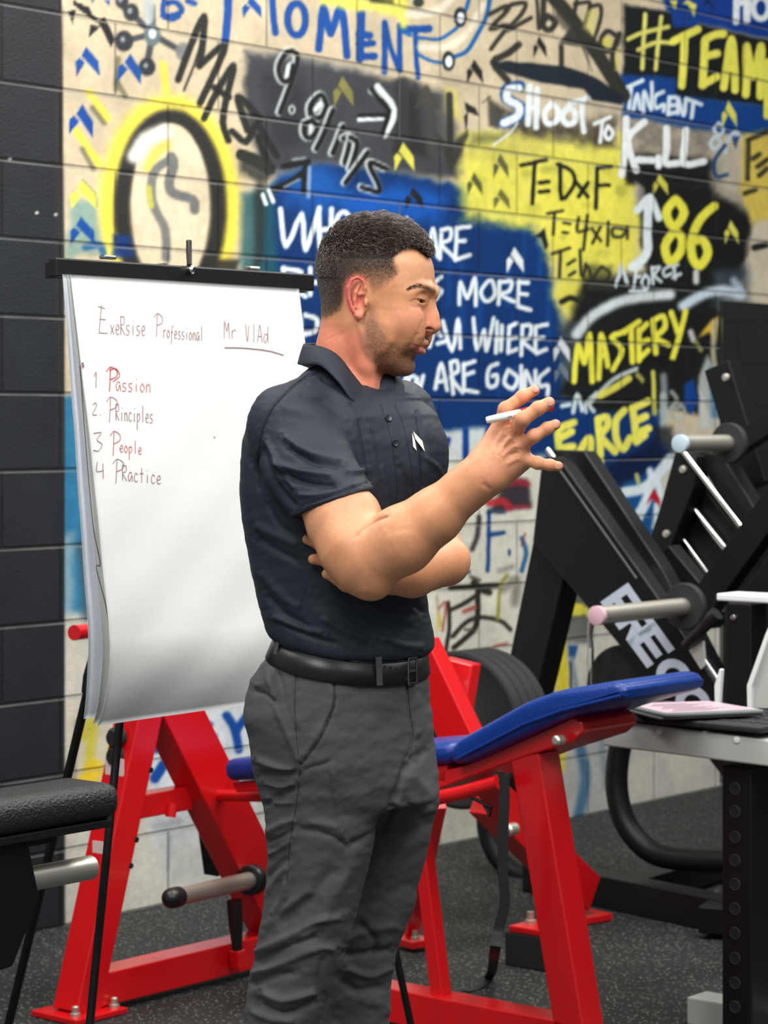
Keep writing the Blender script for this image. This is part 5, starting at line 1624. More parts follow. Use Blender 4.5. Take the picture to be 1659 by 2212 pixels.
def sdf_mesh(f, lo, hi, h, bs=14):
    """surface nets over the blocks near the surface"""
    lo = np.asarray(lo, float); hi = np.asarray(hi, float)
    nb = np.ceil((hi - lo) / (h * bs)).astype(int)
    B = np.stack(np.meshgrid(*[np.arange(n) for n in nb], indexing='ij'), -1).reshape(-1, 3)
    cen = lo + (B + .5) * h * bs
    dv = np.concatenate([f(c, True) for c in np.array_split(cen, max(1, len(cen) // 64))])
    keep = np.abs(dv) < h * bs * 1.9
    B = B[keep]
    n1 = bs + 1
    g = np.stack(np.meshgrid(*[np.arange(n1)] * 3, indexing='ij'), -1).reshape(-1, 3)
    offs = np.array([[0, 0, 0], [1, 0, 0], [0, 1, 0], [1, 1, 0], [0, 0, 1], [1, 0, 1], [0, 1, 1], [1, 1, 1]])
    edges = [(0, 1), (2, 3), (4, 5), (6, 7), (0, 2), (1, 3), (4, 6), (5, 7), (0, 4), (1, 5), (2, 6), (3, 7)]
    dims = nb * bs + 2
    key = lambda c: (c[..., 0] * dims[1] + c[..., 1]) * dims[2] + c[..., 2]
    KV, VV, QE = [], [], []
    for b in B:
        base = b * bs
        d = f(lo + (base + g) * h).reshape(n1, n1, n1)
        s = d < 0
        if s.all() or not s.any():
            continue
        cs = np.stack([s[o[0]:o[0] + bs, o[1]:o[1] + bs, o[2]:o[2] + bs] for o in offs], -1)
        act = cs.any(-1) & ~cs.all(-1)
        ci = np.argwhere(act)
        if len(ci):
            dd = np.stack([d[ci[:, 0] + o[0], ci[:, 1] + o[1], ci[:, 2] + o[2]] for o in offs], -1)
            acc = np.zeros((len(ci), 3)); cnt = np.zeros(len(ci))
            for e0, e1 in edges:
                a0, a1 = dd[:, e0], dd[:, e1]
                m = (a0 < 0) != (a1 < 0)
                t = np.where(m, a0 / np.where(m, a0 - a1, 1), 0)
                acc += (offs[e0] + t[:, None] * (offs[e1] - offs[e0])) * m[:, None]
                cnt += m
            VV.append(lo + (base + ci + acc / cnt[:, None]) * h)
            KV.append(key(base + ci))
        for ax in range(3):
            sl0 = [slice(0, bs)] * 3; sl1 = [slice(0, bs)] * 3
            sl1[ax] = slice(1, bs + 1)
            a0 = s[tuple(sl0)]; a1 = s[tuple(sl1)]
            ch_ = np.argwhere(a0 != a1)
            if len(ch_):
                inside = a0[ch_[:, 0], ch_[:, 1], ch_[:, 2]]
                c0 = base + ch_
                u, v = (ax + 1) % 3, (ax + 2) % 3
                q = []
                for du, dv_ in ((0, 0), (1, 0), (1, 1), (0, 1)):
                    c = c0.copy(); c[:, u] -= du; c[:, v] -= dv_
                    q.append(key(c))
                q = np.stack(q, 1)
                q[~inside] = q[~inside][:, ::-1]
                QE.append(q)
    K = np.concatenate(KV); V = np.concatenate(VV); Q = np.concatenate(QE)
    o = np.argsort(K); K = K[o]; V = V[o]
    idx = np.searchsorted(K, Q.ravel()).clip(0, len(K) - 1)
    ok = (K[idx] == Q.ravel()).reshape(-1, 4).all(1)
    F = idx.reshape(-1, 4)[ok]
    return V, F


def smooth_v(V, F, it=2, lam=.5):
    e = np.concatenate([F[:, [0, 1]], F[:, [1, 2]], F[:, [2, 3]], F[:, [3, 0]]])
    n = len(V)
    cnt = np.bincount(e.ravel(), minlength=n).astype(float)
    for _ in range(it):
        acc = np.zeros_like(V)
        for k in range(3):
            acc[:, k] = np.bincount(e[:, 0], V[e[:, 1], k], n) + np.bincount(e[:, 1], V[e[:, 0], k], n)
        V = V + lam * (acc / np.maximum(cnt, 1)[:, None] - V)
    return V


def normals(V, F):
    fn = np.cross(V[F[:, 2]] - V[F[:, 0]], V[F[:, 3]] - V[F[:, 1]])
    N_ = np.zeros_like(V)
    for i in range(4):
        for k in range(3):
            N_[:, k] += np.bincount(F[:, i], fn[:, k], len(V))
    return N_ / np.maximum(np.linalg.norm(N_, axis=1), 1e-12)[:, None]


def view_facing(V, Nn):
    d = V - np.array([0, 0, EYE]); d /= np.linalg.norm(d, axis=1)[:, None]
    return -(d * Nn).sum(1)


def sculpt(V, F, strokes):
    """ridges and furrows pressed into the side of the surface that carries them:
    (points, width in pixels, height in metres[, lop-sidedness])"""
    Nn = normals(V, F)
    fc = view_facing(V, Nn)
    x, y = pix(V)
    front = np.clip((fc + .05) / .25, 0, 1)
    disp = np.zeros(len(V))
    for st in strokes:
        pts, wd, am = st[:3]
        pts = smooth_line(pts, 4)
        q = np.array(pts)
        m = np.nonzero((x > q[:, 0].min() - 2.5 * wd) & (x < q[:, 0].max() + 2.5 * wd) & (y > q[:, 1].min() - 2.5 * wd) & (y < q[:, 1].max() + 2.5 * wd))[0]
        if not len(m):
            continue
        d = seg_dist(x[m], y[m], pts)
        # taper at both ends
        L0 = np.hypot(x[m] - q[0, 0], y[m] - q[0, 1]); L1 = np.hypot(x[m] - q[-1, 0], y[m] - q[-1, 1])
        tp = np.clip(np.minimum(L0, L1) / (1.6 * wd), .15, 1) if len(st) < 4 else 1
        disp[m] += am * np.exp(-(d / wd) ** 2) * tp
    return V + Nn * (disp * front)[:, None]


def rows(spec, Y, ang, S=None):
    """(py, xleft, xright, half across[, Y]) in photograph pixels -> loft rows"""
    out = []
    c, s = math.cos(ang), math.sin(ang)
    for r in spec:
        yy = r[4] if len(r) > 4 else Y
        p = P((r[1] + r[2]) / 2, r[0], yy)
        E = (r[2] - r[1]) / 2 / FPX * yy
        ha = r[3]
        b2 = max(E * E - (ha * s) ** 2, (.35 * E) ** 2)
        out.append((p.z, p.x, p.y, math.sqrt(b2) / c, ha))
    return out


def col_attr(me, name, c):
    at = me.color_attributes.new(name, 'FLOAT_COLOR', 'POINT')
    at.data.foreach_set('color', np.concatenate([srgb(np.clip(c, 0, 255)), np.ones((len(c), 1))], 1).astype(np.float32).ravel())


def obj_from(name, V, F, m, parent):
    me = raw_mesh(name, V, F)
    return link(name, me, m, parent, True)


# ================================================================== THE MAN
YM = 3.74
man = thing('person', Vector((P(720, 2600, YM).x, YM, 0)), 'man in dark navy polo shirt and grey trousers, arms crossed, gesturing with a marker', 'person')
a3 = lambda px, py, Y: np.array(P(px, py, Y))

# ---- head frame
PH_ = math.radians(12)
HS = FPX / YM
HX0 = (815 - CX) / FPX * YM
hd = np.array([math.cos(PH_), -math.sin(PH_), 0]); hl = np.array([-math.sin(PH_), -math.cos(PH_), 0])


def HP(px, py, b=0.0):
    """point of the head seen at (px, py), b metres to the man's right of the middle plane"""
    a = ((px - 815) / HS + b * math.sin(PH_)) / math.cos(PH_)
    q = np.array([HX0, YM, 0]) + hd * a + hl * b
    # same height as seen at the real depth
    q[2] = EYE - (py - CY) / FPX * q[1]
    # keep the column exact at that depth
    q[0] = (px - CX) / FPX * q[1]
    return q


HR = np.stack([hd, hl, [0, 0, 1]], 1)


def HM(px, py, b, s):
    """same point, or its mirror image on the far half of the head"""
    q = HP(px, py, b)
    if s < 0:
        o = np.array([HX0, YM, 0])
        q = q - 2 * hl * ((q - o) @ hl)
    return q

head_spec = [(545, 919, 701, .0690), (560, 925, 694, .0730), (577, 930, 692, .0745), (600, 935, 691, .0750), (620, 938, 692, .0745), (636, 938, 694, .073), (654, 931, 697, .0715),
             (674, 926, 702, .0695), (700, 920, 712, .0675), (720, 915, 730, .0645), (740, 911, 745, .0605), (760, 902, 757, .0560), (775, 893, 768, .0505), (790, 886, 782, .0430), (802, 879, 800, .034), (810, 871, 822, .024), (815, 861, 838, .014)]


def head_rows(grow=0.0):
    out = []
    for py, xf, xb, wd in head_spec:
        p = HP((xf + xb) / 2, py, 0)
        out.append((p[2], p[0], p[1], (xf - xb) / 2 / HS / math.cos(PH_) + grow, wd + grow, float(np.interp(py, [560, 640, 670, 760, 800], [2.15, 2.0, 1.72, 1.75, 1.95]))))
    return out


def skull(f):
    f.ell(HP(811, 584, 0), (120 / HS / math.cos(PH_), .0745, 103 / HS), HR, .004)
    f.loft(head_rows(), PH_, k=.012, p=2.15, capr=.025)


def build_head(f):
    skull(f)
    # brow ridge, cheek bone, jaw corner, chin
    for s in (1, -1):
        f.chain([HM(934, 634, .004, s), HM(925, 626, .018, s), HM(908, 623, .034, s), HM(884, 634, .050, s)], [.0060, .0062, .0058, .005], .012)
        f.ell(HM(872, 686, .040, s), (.026, .0155, .022), HR, .03)
        f.ell(HM(800, 730, .052, s), (.028, .0105, .022), HR, .025)
        f.ell(HM(890, 722, .030, s), (.018, .012, .022), HR, .02)
    f.ell(HP(872, 793, 0), (.0160, .021, .014), HR, .016)
    # eye hollows
    for s in (1, -1):
        f.ell(HM(927, 650, .031, s), (.0180, .0160, .0108), HR, .014, 's')
        f.ell(HM(910, 646, .0185, s), (.0105, .0090, .0110), HR, .010)
        f.ell(HM(898, 650, .0310, s), (.0136, .0144, .0130), HR, .007)
        # lid crease and opening
        f.chain([HM(884, 644, .046, s), HM(893, 639.5, .043, s), HM(905, 638.5, .037, s)], [.0008, .0010, .0009], .002, 's')
        f.ell(HM(910, 650.5, .0345, s), (.0110, .0114, .0025), np.stack([hd * .93 + np.array([0, 0, -.36]), hl, np.array([0, 0, .93]) + hd * .36], 1), .0010, 's')
    # nose
    f.chain([HP(922, 640, 0), HP(927, 660, 0), HP(935, 683, 0), HP(939, 704, 0)], [.0078, .0070, .0076, .0098], .009)
    f.ell(HP(922, 702, 0), (.015, .0115, .012), HR, .010)
    f.ell(HP(915, 680, 0), (.016, .012, .022), HR, .012)
    for s in (1, -1):
        f.ell(HM(917, 704, .0128, s), (.0080, .0056, .0084), HR, .002)
        f.ell(HM(929, 711, .0135, s), (.0072, .0056, .0026), np.stack([hd * .97 + np.array([0, 0, -.22]), hl, np.array([0, 0, .97]) + hd * .22], 1), .001, 's')
    f.cone(HP(935, 715, 0), HP(926, 722, 0), .0040, .0038, .004)
    # lips
    f.ell(HP(900, 748, 0), (.0120, .020, .014), HR, .010)
    f.chain([HM(894, 742, .026, 1), HM(908, 739, .014, 1), HP(918.5, 741, .004), HP(918.5, 741, -.004), HM(908, 739, .014, -1), HM(894, 742, .026, -1)], [.0014, .0036, .0046, .0046, .0036, .0014], .003)
    f.chain([HM(896, 747, .022, 1), HM(905, 756, .012, 1), HP(911, 760.5, 0), HM(905, 756, .012, -1), HM(896, 747, .022, -1)], [.0014, .0044, .0058, .0044, .0014], .003)
    f.chain([HM(891, 742.5, .031, 1), HM(904, 747.5, .022, 1), HM(917, 751, .010, 1), HP(927, 752.5, 0), HM(917, 751, .010, -1)], [.0008, .0011, .0013, .0015, .0013], .0015, 's')
    f.ell(HP(907, 776, 0), (.009, .015, .0055), HR, .008, 's')
    # ears
    for s in (1, -1):
        e = lambda px, py, b: HM(px, py, b, s)
        f.ell(e(777, 643, .0735), (.0150, .0055, .027), HR, .005)
        hel = [e(787, 638, .0775), e(789, 622, .0805), e(785, 607, .0830), e(773, 600, .0850), e(760, 605, .0865), e(752, 621, .0870), e(753, 645, .0860), e(760, 666, .0840), e(769, 681, .0810)]
        f.chain(hel, [.0024, .0030, .0032, .0034, .0034, .0033, .0030, .0030, .0036], .0015)
        f.ell(e(776, 681, .0785), (.0066, .0042, .0070), HR, .004)
        f.ell(e(777, 652, .0835), (.0088, .0085, .0130), HR, .003, 's')
        f.ell(e(772, 618, .0865), (.0078, .0068, .0100), HR, .003, 's')
        f.chain([e(776, 616, .0800), e(768, 632, .0815), e(766, 648, .0815), e(769, 662, .0800), e(775, 671, .0790)], [.0018, .0024, .0026, .0024, .002], .002)
        f.chain([e(786, 634, .0795), e(776, 637, .0785)], [.0018, .0018], .002)
        f.ell(e(791, 655, .0775), (.0034, .0032, .0052), HR, .003)


def hand_right(f):
    W0 = a3(1058, 1012, 3.405)
    mc = [a3(1080, 923, 3.415), a3(1110, 940, 3.398), a3(1126, 962, 3.39), a3(1128, 989, 3.392)]
    f.cone(a3(1040, 1030, 3.405), a3(1068, 1000, 3.405), .0280, .0265, .02)
    for i, (m, r) in enumerate(zip(mc, (.0128, .0125, .012, .0115))):
        w0 = W0 + np.array([(1.5 - i) * -.006, .004, (1.5 - i) * .009])
        f.cone(w0, m, .0165, r, .012)
    f.cone(a3(1088, 1022, 3.415), a3(1128, 998, 3.40), .015, .0125, .012)
    f.ell(a3(1100, 975, 3.412), (.026, .015, .030), None, .012)
    fing = [([mc[0], a3(1092, 885, 3.402), a3(1128, 858, 3.402), a3(1154, 844, 3.406)], (.0112, .0100, .0089, .0079)),
            ([mc[1], a3(1129, 906, 3.366), a3(1162, 883, 3.366), a3(1186, 870, 3.371)], (.0108, .0101, .0092, .0083)),
            ([mc[2], a3(1153, 943, 3.372), a3(1182, 926, 3.373), a3(1200, 917, 3.377)], (.0102, .0090, .0082, .0073)),
            ([mc[3], a3(1162, 1001, 3.382), a3(1188, 1005, 3.383), a3(1206, 1007, 3.386)], (.0100, .0082, .0074, .0067))]
    for pts, rs in fing:
        f.chain(pts, rs, .0035)
        for q, r in zip(pts[1:3], rs[1:3]):      # knuckle swell
            f.ell(q + np.array([0, -.001, .001]), (r * 1.04, r * 1.0, r * 1.06), None, .003)
        # nail bed: slightly flattened pad carrying the nail
    # thumb on the palm side, closing on the pen
    f.chain([a3(1068, 1003, 3.425), a3(1092, 958, 3.448), a3(1112, 921, 3.44), a3(1133, 897, 3.418)], [.017, .0135, .0112, .0092], .010)


def hand_left(f):
    wr = a3(752, 1236, 3.552)
    for (m, p1, tip, r) in (((712, 1190, 3.572), (688, 1174, 3.574), (664, 1165, 3.572), .0088), ((716, 1215, 3.57), (696, 1208, 3.570), (677, 1208, 3.566), .0090),
                            ((728, 1240, 3.558), (718, 1240, 3.556), (706, 1240, 3.553), .0088), ((752, 1262, 3.535), (746, 1265, 3.53), (738, 1263, 3.527), .0080)):
        f.cone(wr, a3(*m), .017, .012, .012)
        f.chain([a3(*m), a3(*p1), a3(*tip)], [r * 1.15, r, r * .86], .004)
    f.chain([a3(752, 1225, 3.56), a3(748, 1180, 3.578), a3(738, 1150, 3.58)], [.014, .0105, .009], .008)


def body_field():
    f = Field()
    # neck and shoulders under the collar
    f.chain([a3(770, 690, YM), a3(757, 760, YM), a3(733, 870, YM)], [.0525, .0520, .0545], .008)
    f.chain([HP(768, 700, .056), a3(788, 790, 3.695), a3(798, 868, 3.708)], [.011, .0115, .010], .014)
    f.cone(a3(806, 785, 3.735), a3(788, 860, 3.725), .0145, .013, .02)
    build_head(f)
    f.chain([a3(735, 870, YM), a3(738, 1000, YM), a3(738, 1200, YM), a3(745, 1400, YM)], [.07, .088, .088, .088], .01)
    f.cone(a3(710, 880, 3.69), a3(615, 930, 3.61), .040, .050, .01)
    f.cone(a3(780, 880, 3.79), a3(855, 920, 3.88), .040, .045, .01)
    # right arm
    f.chain([a3(612, 930, 3.60), a3(690, 1040, 3.547), a3(722, 1092, 3.520), a3(742, 1124, 3.506), a3(772, 1190, 3.472)], [.0400, .0420, .0465, .0540, .0515], .008)
    f.chain([a3(772, 1190, 3.472), a3(790, 1232, 3.458), a3(806, 1252, 3.452)], [.046, .035, .028], .02)
    f.chain([a3(800, 1206, 3.455), a3(868, 1166, 3.44), a3(940, 1114, 3.425), a3(1003, 1058, 3.413), a3(1050, 1020, 3.406)], [.0465, .0475, .0385, .0310, .0276], .010)
    f.ell(a3(1064, 1034, 3.39), (.011, .010, .011), None, .014)
    hand_right(f)
    # left arm
    f.chain([a3(862, 920, 3.88), a3(886, 1050, 3.845), a3(945, 1190, 3.745)], [.045, .042, .040], .008)
    f.chain([a3(955, 1200, 3.735), a3(962, 1212, 3.70), a3(890, 1234, 3.625), a3(815, 1236, 3.575), a3(755, 1236, 3.555)], [.034, .036, .0375, .032, .026], .010)
    hand_left(f)
    # legs inside the trousers
    f.chain([a3(735, 1400, 3.72), a3(700, 1500, 3.69), a3(692, 1800, 3.665), a3(668, 2000, 3.665), a3(607, 2212, 3.665), a3(560, 2740, 3.665)], [.08, .065, .055, .046, .040, .034], .01)
    f.chain([a3(770, 1400, 3.75), a3(815, 1500, 3.80), a3(838, 1720, 3.835), a3(818, 1900, 3.835), a3(785, 2050, 3.835), a3(767, 2212, 3.835), a3(732, 2620, 3.835)], [.08, .065, .052, .042, .036, .034, .031], .01)
    return f


bf = body_field()
V, F = sdf_mesh(bf, (-.26, 3.32, .06), (.31, 4.02, 1.70), .0015)
V = smooth_v(V, F, 2, .35)
body_strokes = [
    # tendons and knuckle hollows on the back of the hand
    ([(1062, 985), (1080, 945), (1090, 930)], 6, .0012), ([(1075, 985), (1095, 955), (1108, 942)], 5, .0014), ([(1082, 990), (1105, 968), (1122, 962)], 5, .0013), ([(1092, 1004), (1112, 994), (1126, 990)], 5, .0010),
    ([(1070, 965), (1094, 938)], 5, -.0014), ([(1086, 972), (1112, 952)], 5, -.0016), ([(1098, 985), (1122, 975)], 5, -.0016), ([(1112, 930), (1118, 948)], 5, -.0010), ([(1040, 1040), (1062, 1062)], 7, -.0009),
    # crook of the elbow
    ([(768, 1160), (785, 1138), (812, 1120), (838, 1113)], 2.6, -.0034), ([(768, 1160), (785, 1138), (815, 1118), (838, 1112)], 7, -.0020), ([(775, 1150), (800, 1128), (830, 1112)], 12, -.0015), ([(700, 1070), (715, 1140), (750, 1210)], 26, .0012), ([(840, 1180), (910, 1130), (980, 1070)], 24, .0012),
    ([(775, 1268), (800, 1285)], 10, .001), ([(830, 1150), (900, 1140)], 10, -.0006),
    # cheek and jaw
    ([(835, 700), (860, 735), (880, 760)], 20, -.0020), ([(905, 716), (893, 735), (888, 752)], 6, -.0012), ([(780, 700), (785, 745), (815, 790)], 8, .0010), ([(820, 800), (845, 818)], 6, -.001),
    ([(884, 662), (900, 664), (914, 658)], 5, -.0010), ([(930, 640), (926, 650)], 5, -.0012),
    ([(912, 694), (908, 702), (910, 711)], 2.5, -.0008), ([(796, 640), (797, 680)], 3, -.0014), ([(770, 690), (800, 770), (812, 840)], 9, .0015), ([(795, 740), (812, 800)], 12, -.0015),
    ([(745, 715), (720, 740)], 5, -.0006), ([(735, 720), (706, 735)], 4, -.0006),
    # nails
]
for (x0, y0, x1, y1) in ((1157, 839, 1163, 836), (1190, 868, 1195, 866), (1200, 918, 1206, 915), (1204, 1008, 1210, 1008)):
    body_strokes.append(([(x0 - 5, y0 + 4), (x0 - 5, y0 - 5)], 1.8, -.0006))
V = sculpt(V, F, [(q[0], q[1] * .85, q[2] * (1.7 if i_ < 9 else 1.0)) + tuple(q[3:]) for i_, q in enumerate(body_strokes)])
bx, by = pix(V)
rs0 = np.random.RandomState(5)
bp = Painter(bx, by, (207, 145, 105))
st, po, el = bp.stroke, bp.poly, bp.ell
Nb = normals(V, F)
# skin tone: ruddier neck, ears, cheeks, knuckles and elbows
po([(690, 690), (800, 720), (835, 800), (815, 880), (640, 880), (640, 740)], (218, 132, 108), 40, .85, 10)
po([(745, 595), (790, 598), (786, 690), (765, 695), (744, 640)], (218, 130, 110), 10, .7, 3)
st([(787, 604), (772, 598), (757, 605), (750, 625), (753, 650), (764, 676)], 9, (200, 84, 80), 7, .75)
po([(764, 630), (788, 640), (784, 668), (770, 672)], (190, 96, 84), 6, .5, 2)
po([(850, 660), (915, 670), (925, 700), (880, 720), (840, 700)], (214, 146, 118), 30, .6, 8)
po([(925, 670), (957, 690), (955, 725), (915, 722)], (216, 140, 114), 12, .6, 4)
po([(855, 550), (930, 540), (940, 630), (860, 620)], (220, 166, 130), 20, .6, 6)
for (x, y, r) in ((1092, 884, 14), (1128, 906, 14), (1153, 943, 12), (1128, 860, 10), (1162, 884, 10), (1182, 927, 9), (1188, 1005, 9), (1110, 940, 12), (1126, 963, 12), (1160, 840, 10), (1192, 868, 10), (1204, 917, 9), (1209, 1007, 9), (1055, 1040, 20)):
    el(x, y, r, r, (214, 134, 108), 10, .45)
po([(660, 1060), (820, 1060), (820, 1160), (660, 1160)], (212, 154, 118), 50, .6)
po([(1040, 900), (1140, 900), (1140, 1030), (1040, 1040)], (206, 142, 110), 40, .6)
# nails
for (x, y, rx, ry) in ((1159, 840, 7, 5), (1189, 869, 8, 5.5), (1201, 917, 7, 5), (1205, 1007, 7, 5)):
    el(x, y, rx, ry, (232, 168, 150), 3, .8, 0, -.5)
# stubble of beard and moustache
stub = [(797, 655), (812, 655), (815, 690), (840, 730), (868, 745), (885, 735), (900, 728), (930, 726), (928, 736), (900, 738), (893, 748), (904, 762), (908, 772), (902, 792), (885, 812), (850, 816), (815, 800), (785, 750), (782, 705)]
po(stub, (138, 100, 76), 26, .70, 6, .2)
for k in range(2600):
    a_, b_ = rs0.uniform(790, 930), rs0.uniform(690, 815)
    if poly_sd(np.array([a_]), np.array([b_]), stub)[0] < -4:
        el(a_, b_, 1.1, 1.3, (96, 68, 52), 1.8, .30, 0, 0, 0)
po([(860, 780), (905, 768), (902, 795), (880, 812), (840, 815), (815, 798)], (126, 92, 74), 16, .6, 6, .3)
po([(786, 720), (812, 770), (850, 800), (830, 806), (796, 765)], (134, 98, 78), 14, .5, 5, .3)
st([(912, 730), (926, 728)], 7, (150, 110, 92), 6, .5)
# lips, lashes, brow
st([(920, 710), (928, 708.5), (937, 712)], 3.5, (110, 56, 50), 2, .7)
st([(895, 744), (908, 747), (923, 747)], 4.5, (176, 100, 90), 3, .8); st([(901, 752), (909, 759), (916, 761)], 9, (202, 118, 110), 4, .85); st([(892, 742.5), (904, 747.5), (917, 751.5), (924, 753)], 1.8, (104, 50, 48), 2, .85); el(898, 782, 9, 5, (92, 68, 56), 5, .6)
st([(882, 626), (896, 619), (911, 617), (925, 622), (938, 631)], 7, (124, 86, 64), 6, .7); st([(905, 618), (925, 624)], 5, (104, 72, 54), 4, .6)
st([(886, 650), (896, 646), (910, 648)], 1.6, (86, 52, 44), 2, .8); st([(890, 657), (902, 661), (912, 657)], 6, (206, 140, 122), 6, .5)
# cropped hair shading into the skin at the sides: the clipped hair itself is that dark
hairp = [(928, 556), (902, 535), (883, 531), (863, 539), (851, 553), (849, 569), (861, 587), (846, 603), (824, 622), (806, 634), (797, 615), (786, 598), (768, 592), (752, 600), (742, 618), (741, 650), (735, 668), (716, 682), (694, 690), (660, 640), (660, 460), (800, 430), (940, 470), (945, 540)]
hc = (52, 42, 37)
m = bp._m(hairp, 30)
x_, y_ = bp.x[m], bp.y[m]
d_ = poly_sd(x_ + bp.jx[m] * 5, y_ + bp.jy[m] * 5, hairp)
edge = np.clip((6 - d_) / 14, 0, 1)
# the fade: dense above, sparse towards ear and nape
fd = np.interp(y_, [556, 568, 584, 602, 622, 690], [1, .88, .66, .44, .26, .1])
fb_ = np.interp(y_, [560, 600, 640, 670, 692], [1, .95, .88, .66, .25])
wx = np.clip((780 - x_) / 50, 0, 1)
fd = fd * (1 - wx) + fb_ * wx
spk = .92 + .3 * (hash2(np.floor(x_ * 1.3), np.floor(y_ * 1.3)) - .5)
isHead = (V[m, 2] > EYE - (712 - CY) / FPX * 3.74)
bp._put(m, np.clip(edge * fd * spk, 0, 1) * isHead, hc)
el(892, 588, 3, 3, (150, 100, 84), 3, .0)
# pores and hairs
cc_ = bp.c * (1 + .07 * (fbm(bx / 5, by / 5, 31, 2) - .5) + .10 * (fbm(bx / 60, by / 60, 8, 2) - .5))[:, None]
SKIN = attr_mat('skin', 'tone', .48, .12, 900, .35)
sb = SKIN.node_tree.nodes['Principled BSDF']
sb.inputs['Subsurface Weight'].default_value = .12
sb.inputs['Subsurface Radius'].default_value = (1.0, .35, .2)
sb.inputs['Subsurface Scale'].default_value = .006
body_v, body_n = V.copy(), Nb.copy()
body = obj_from('body', V, F, SKIN, man)
col_attr(body.data, 'tone', cc_)

NAIL = mat('fingernail', lin(208, 146, 122), .35)
nbv = bvh_of(body)
for (x, y, tx_, ty_) in ((1157, 841, 1, -.55), (1189, 870, 1, -.5), (1201, 917.5, 1, -.45), (1206, 1007, 1, .05)):
    h_, n_ = cast(nbv, x, y)
    if h_ is None:
        continue
    fdv = (Vector((tx_, .05, -ty_))).normalized(); fdv = (fdv - n_ * fdv.dot(n_)).normalized(); sdv = n_.cross(fdv)
    b = MB()
    bmesh.ops.create_uvsphere(b.bm, u_segments=20, v_segments=10, radius=1.0, matrix=Matrix(((fdv.x * .0058, sdv.x * .0046, n_.x * .0010, h_.x), (fdv.y * .0058, sdv.y * .0046, n_.y * .0010, h_.y), (fdv.z * .0058, sdv.z * .0046, n_.z * .0010, h_.z), (0, 0, 0, 1))))
    b.obj('fingernail', NAIL, body, True, 180)

# eyes
for s in (1, -1):
    c = HM(898.5, 650.5, .0310, s)
    gaze = np.array(hd) * .86 + np.array([0, 0, -.30]) + hl * .30 * s
    gaze /= np.linalg.norm(gaze)
    b = MB(); b.ball(c, .0102, 28)
    eye = b.obj('eye', mat('eye_white', lin(214, 196, 186), .25), man, True, 180)
    b = MB(); b.lathe(c, Vector(gaze), [(.01032 * math.cos(t), .01032 * math.sin(t)) for t in np.linspace(.60, .001, 8)], 28)
    ir = b.obj('iris', mat('brown_iris', lin(52, 34, 26), .15), eye, True)

# ================================================================== POLO SHIRT
PT = math.radians(28)
shirt_spec = [(818, 672, 816, .070), (838, 640, 850, .100), (862, 592, 894, .140), (900, 552, 922, .170), (950, 536, 934, .180), (1000, 531, 938, .182), (1060, 529, 938, .180), (1120, 534, 932, .174), (1200, 548, 922, .166), (1280, 563, 916, .160), (1330, 577, 922, .160), (1370, 589, 931, .162), (1400, 597, 935, .163), (1440, 600, 928, .158)]
SHD = np.array([math.cos(PT), -math.sin(PT), 0])


def shirt_field():
    f = Field()
    f.loft(rows(shirt_spec, YM, PT), PT, .02, p=2.25, capr=.02)
    # trapezius and shoulders
    f.cone(a3(696, 840, 3.775), a3(705, 846, 3.705), .037, .036, .02)
    f.cone(a3(705, 845, 3.705), a3(628, 915, 3.618), .036, .055, .03)
    f.cone(a3(786, 855, 3.775), a3(852, 908, 3.885), .036, .058, .035)
    # chest
    f.ell(a3(880, 985, 3.70), (.06, .07, .075), None, .06)
    # right sleeve
    s = Field()
    s.chain([a3(628, 926, 3.61), a3(668, 1010, 3.568), a3(740, 1120, 3.51)], [.0640, .0640, .0605], .01)
    end = a3(730, 1086, 3.522)
    nrm = np.array([.33, -.10, -.94])
    s.plane(end, nrm, 'i', .003)
    f.add(lambda p: s(p, False), end, .35, .014)
    arm = Field()
    arm.chain([a3(690, 1040, 3.545), a3(738, 1120, 3.508), a3(772, 1190, 3.472)], [.0535, .0540, .0500], .02)
    # left sleeve
    s2 = Field()
    s2.chain([a3(856, 908, 3.888), a3(876, 980, 3.865), a3(898, 1090, 3.83)], [.0625, .0590, .0540], .02)
    e2 = a3(890, 1062, 3.845)
    s2.plane(e2, np.array([.38, -.2, -.90]), 'i', .003)
    f.add(lambda p: s2(p, False), e2, .35, .02)
    # neck opening
    f.cone(a3(752, 730, YM), a3(737, 868, 3.735), .0600, .0560, .006, 's')
    f.cone(a3(800, 800, 3.71), a3(812, 872, 3.70), .022, .010, .006, 's')
    # tucked hem follows the waistband
    hemo = a3(745, 1394, YM)
    f.plane(hemo, -(np.array([0, 0, 1]) + SHD * .20), 'i', .018)
    return f


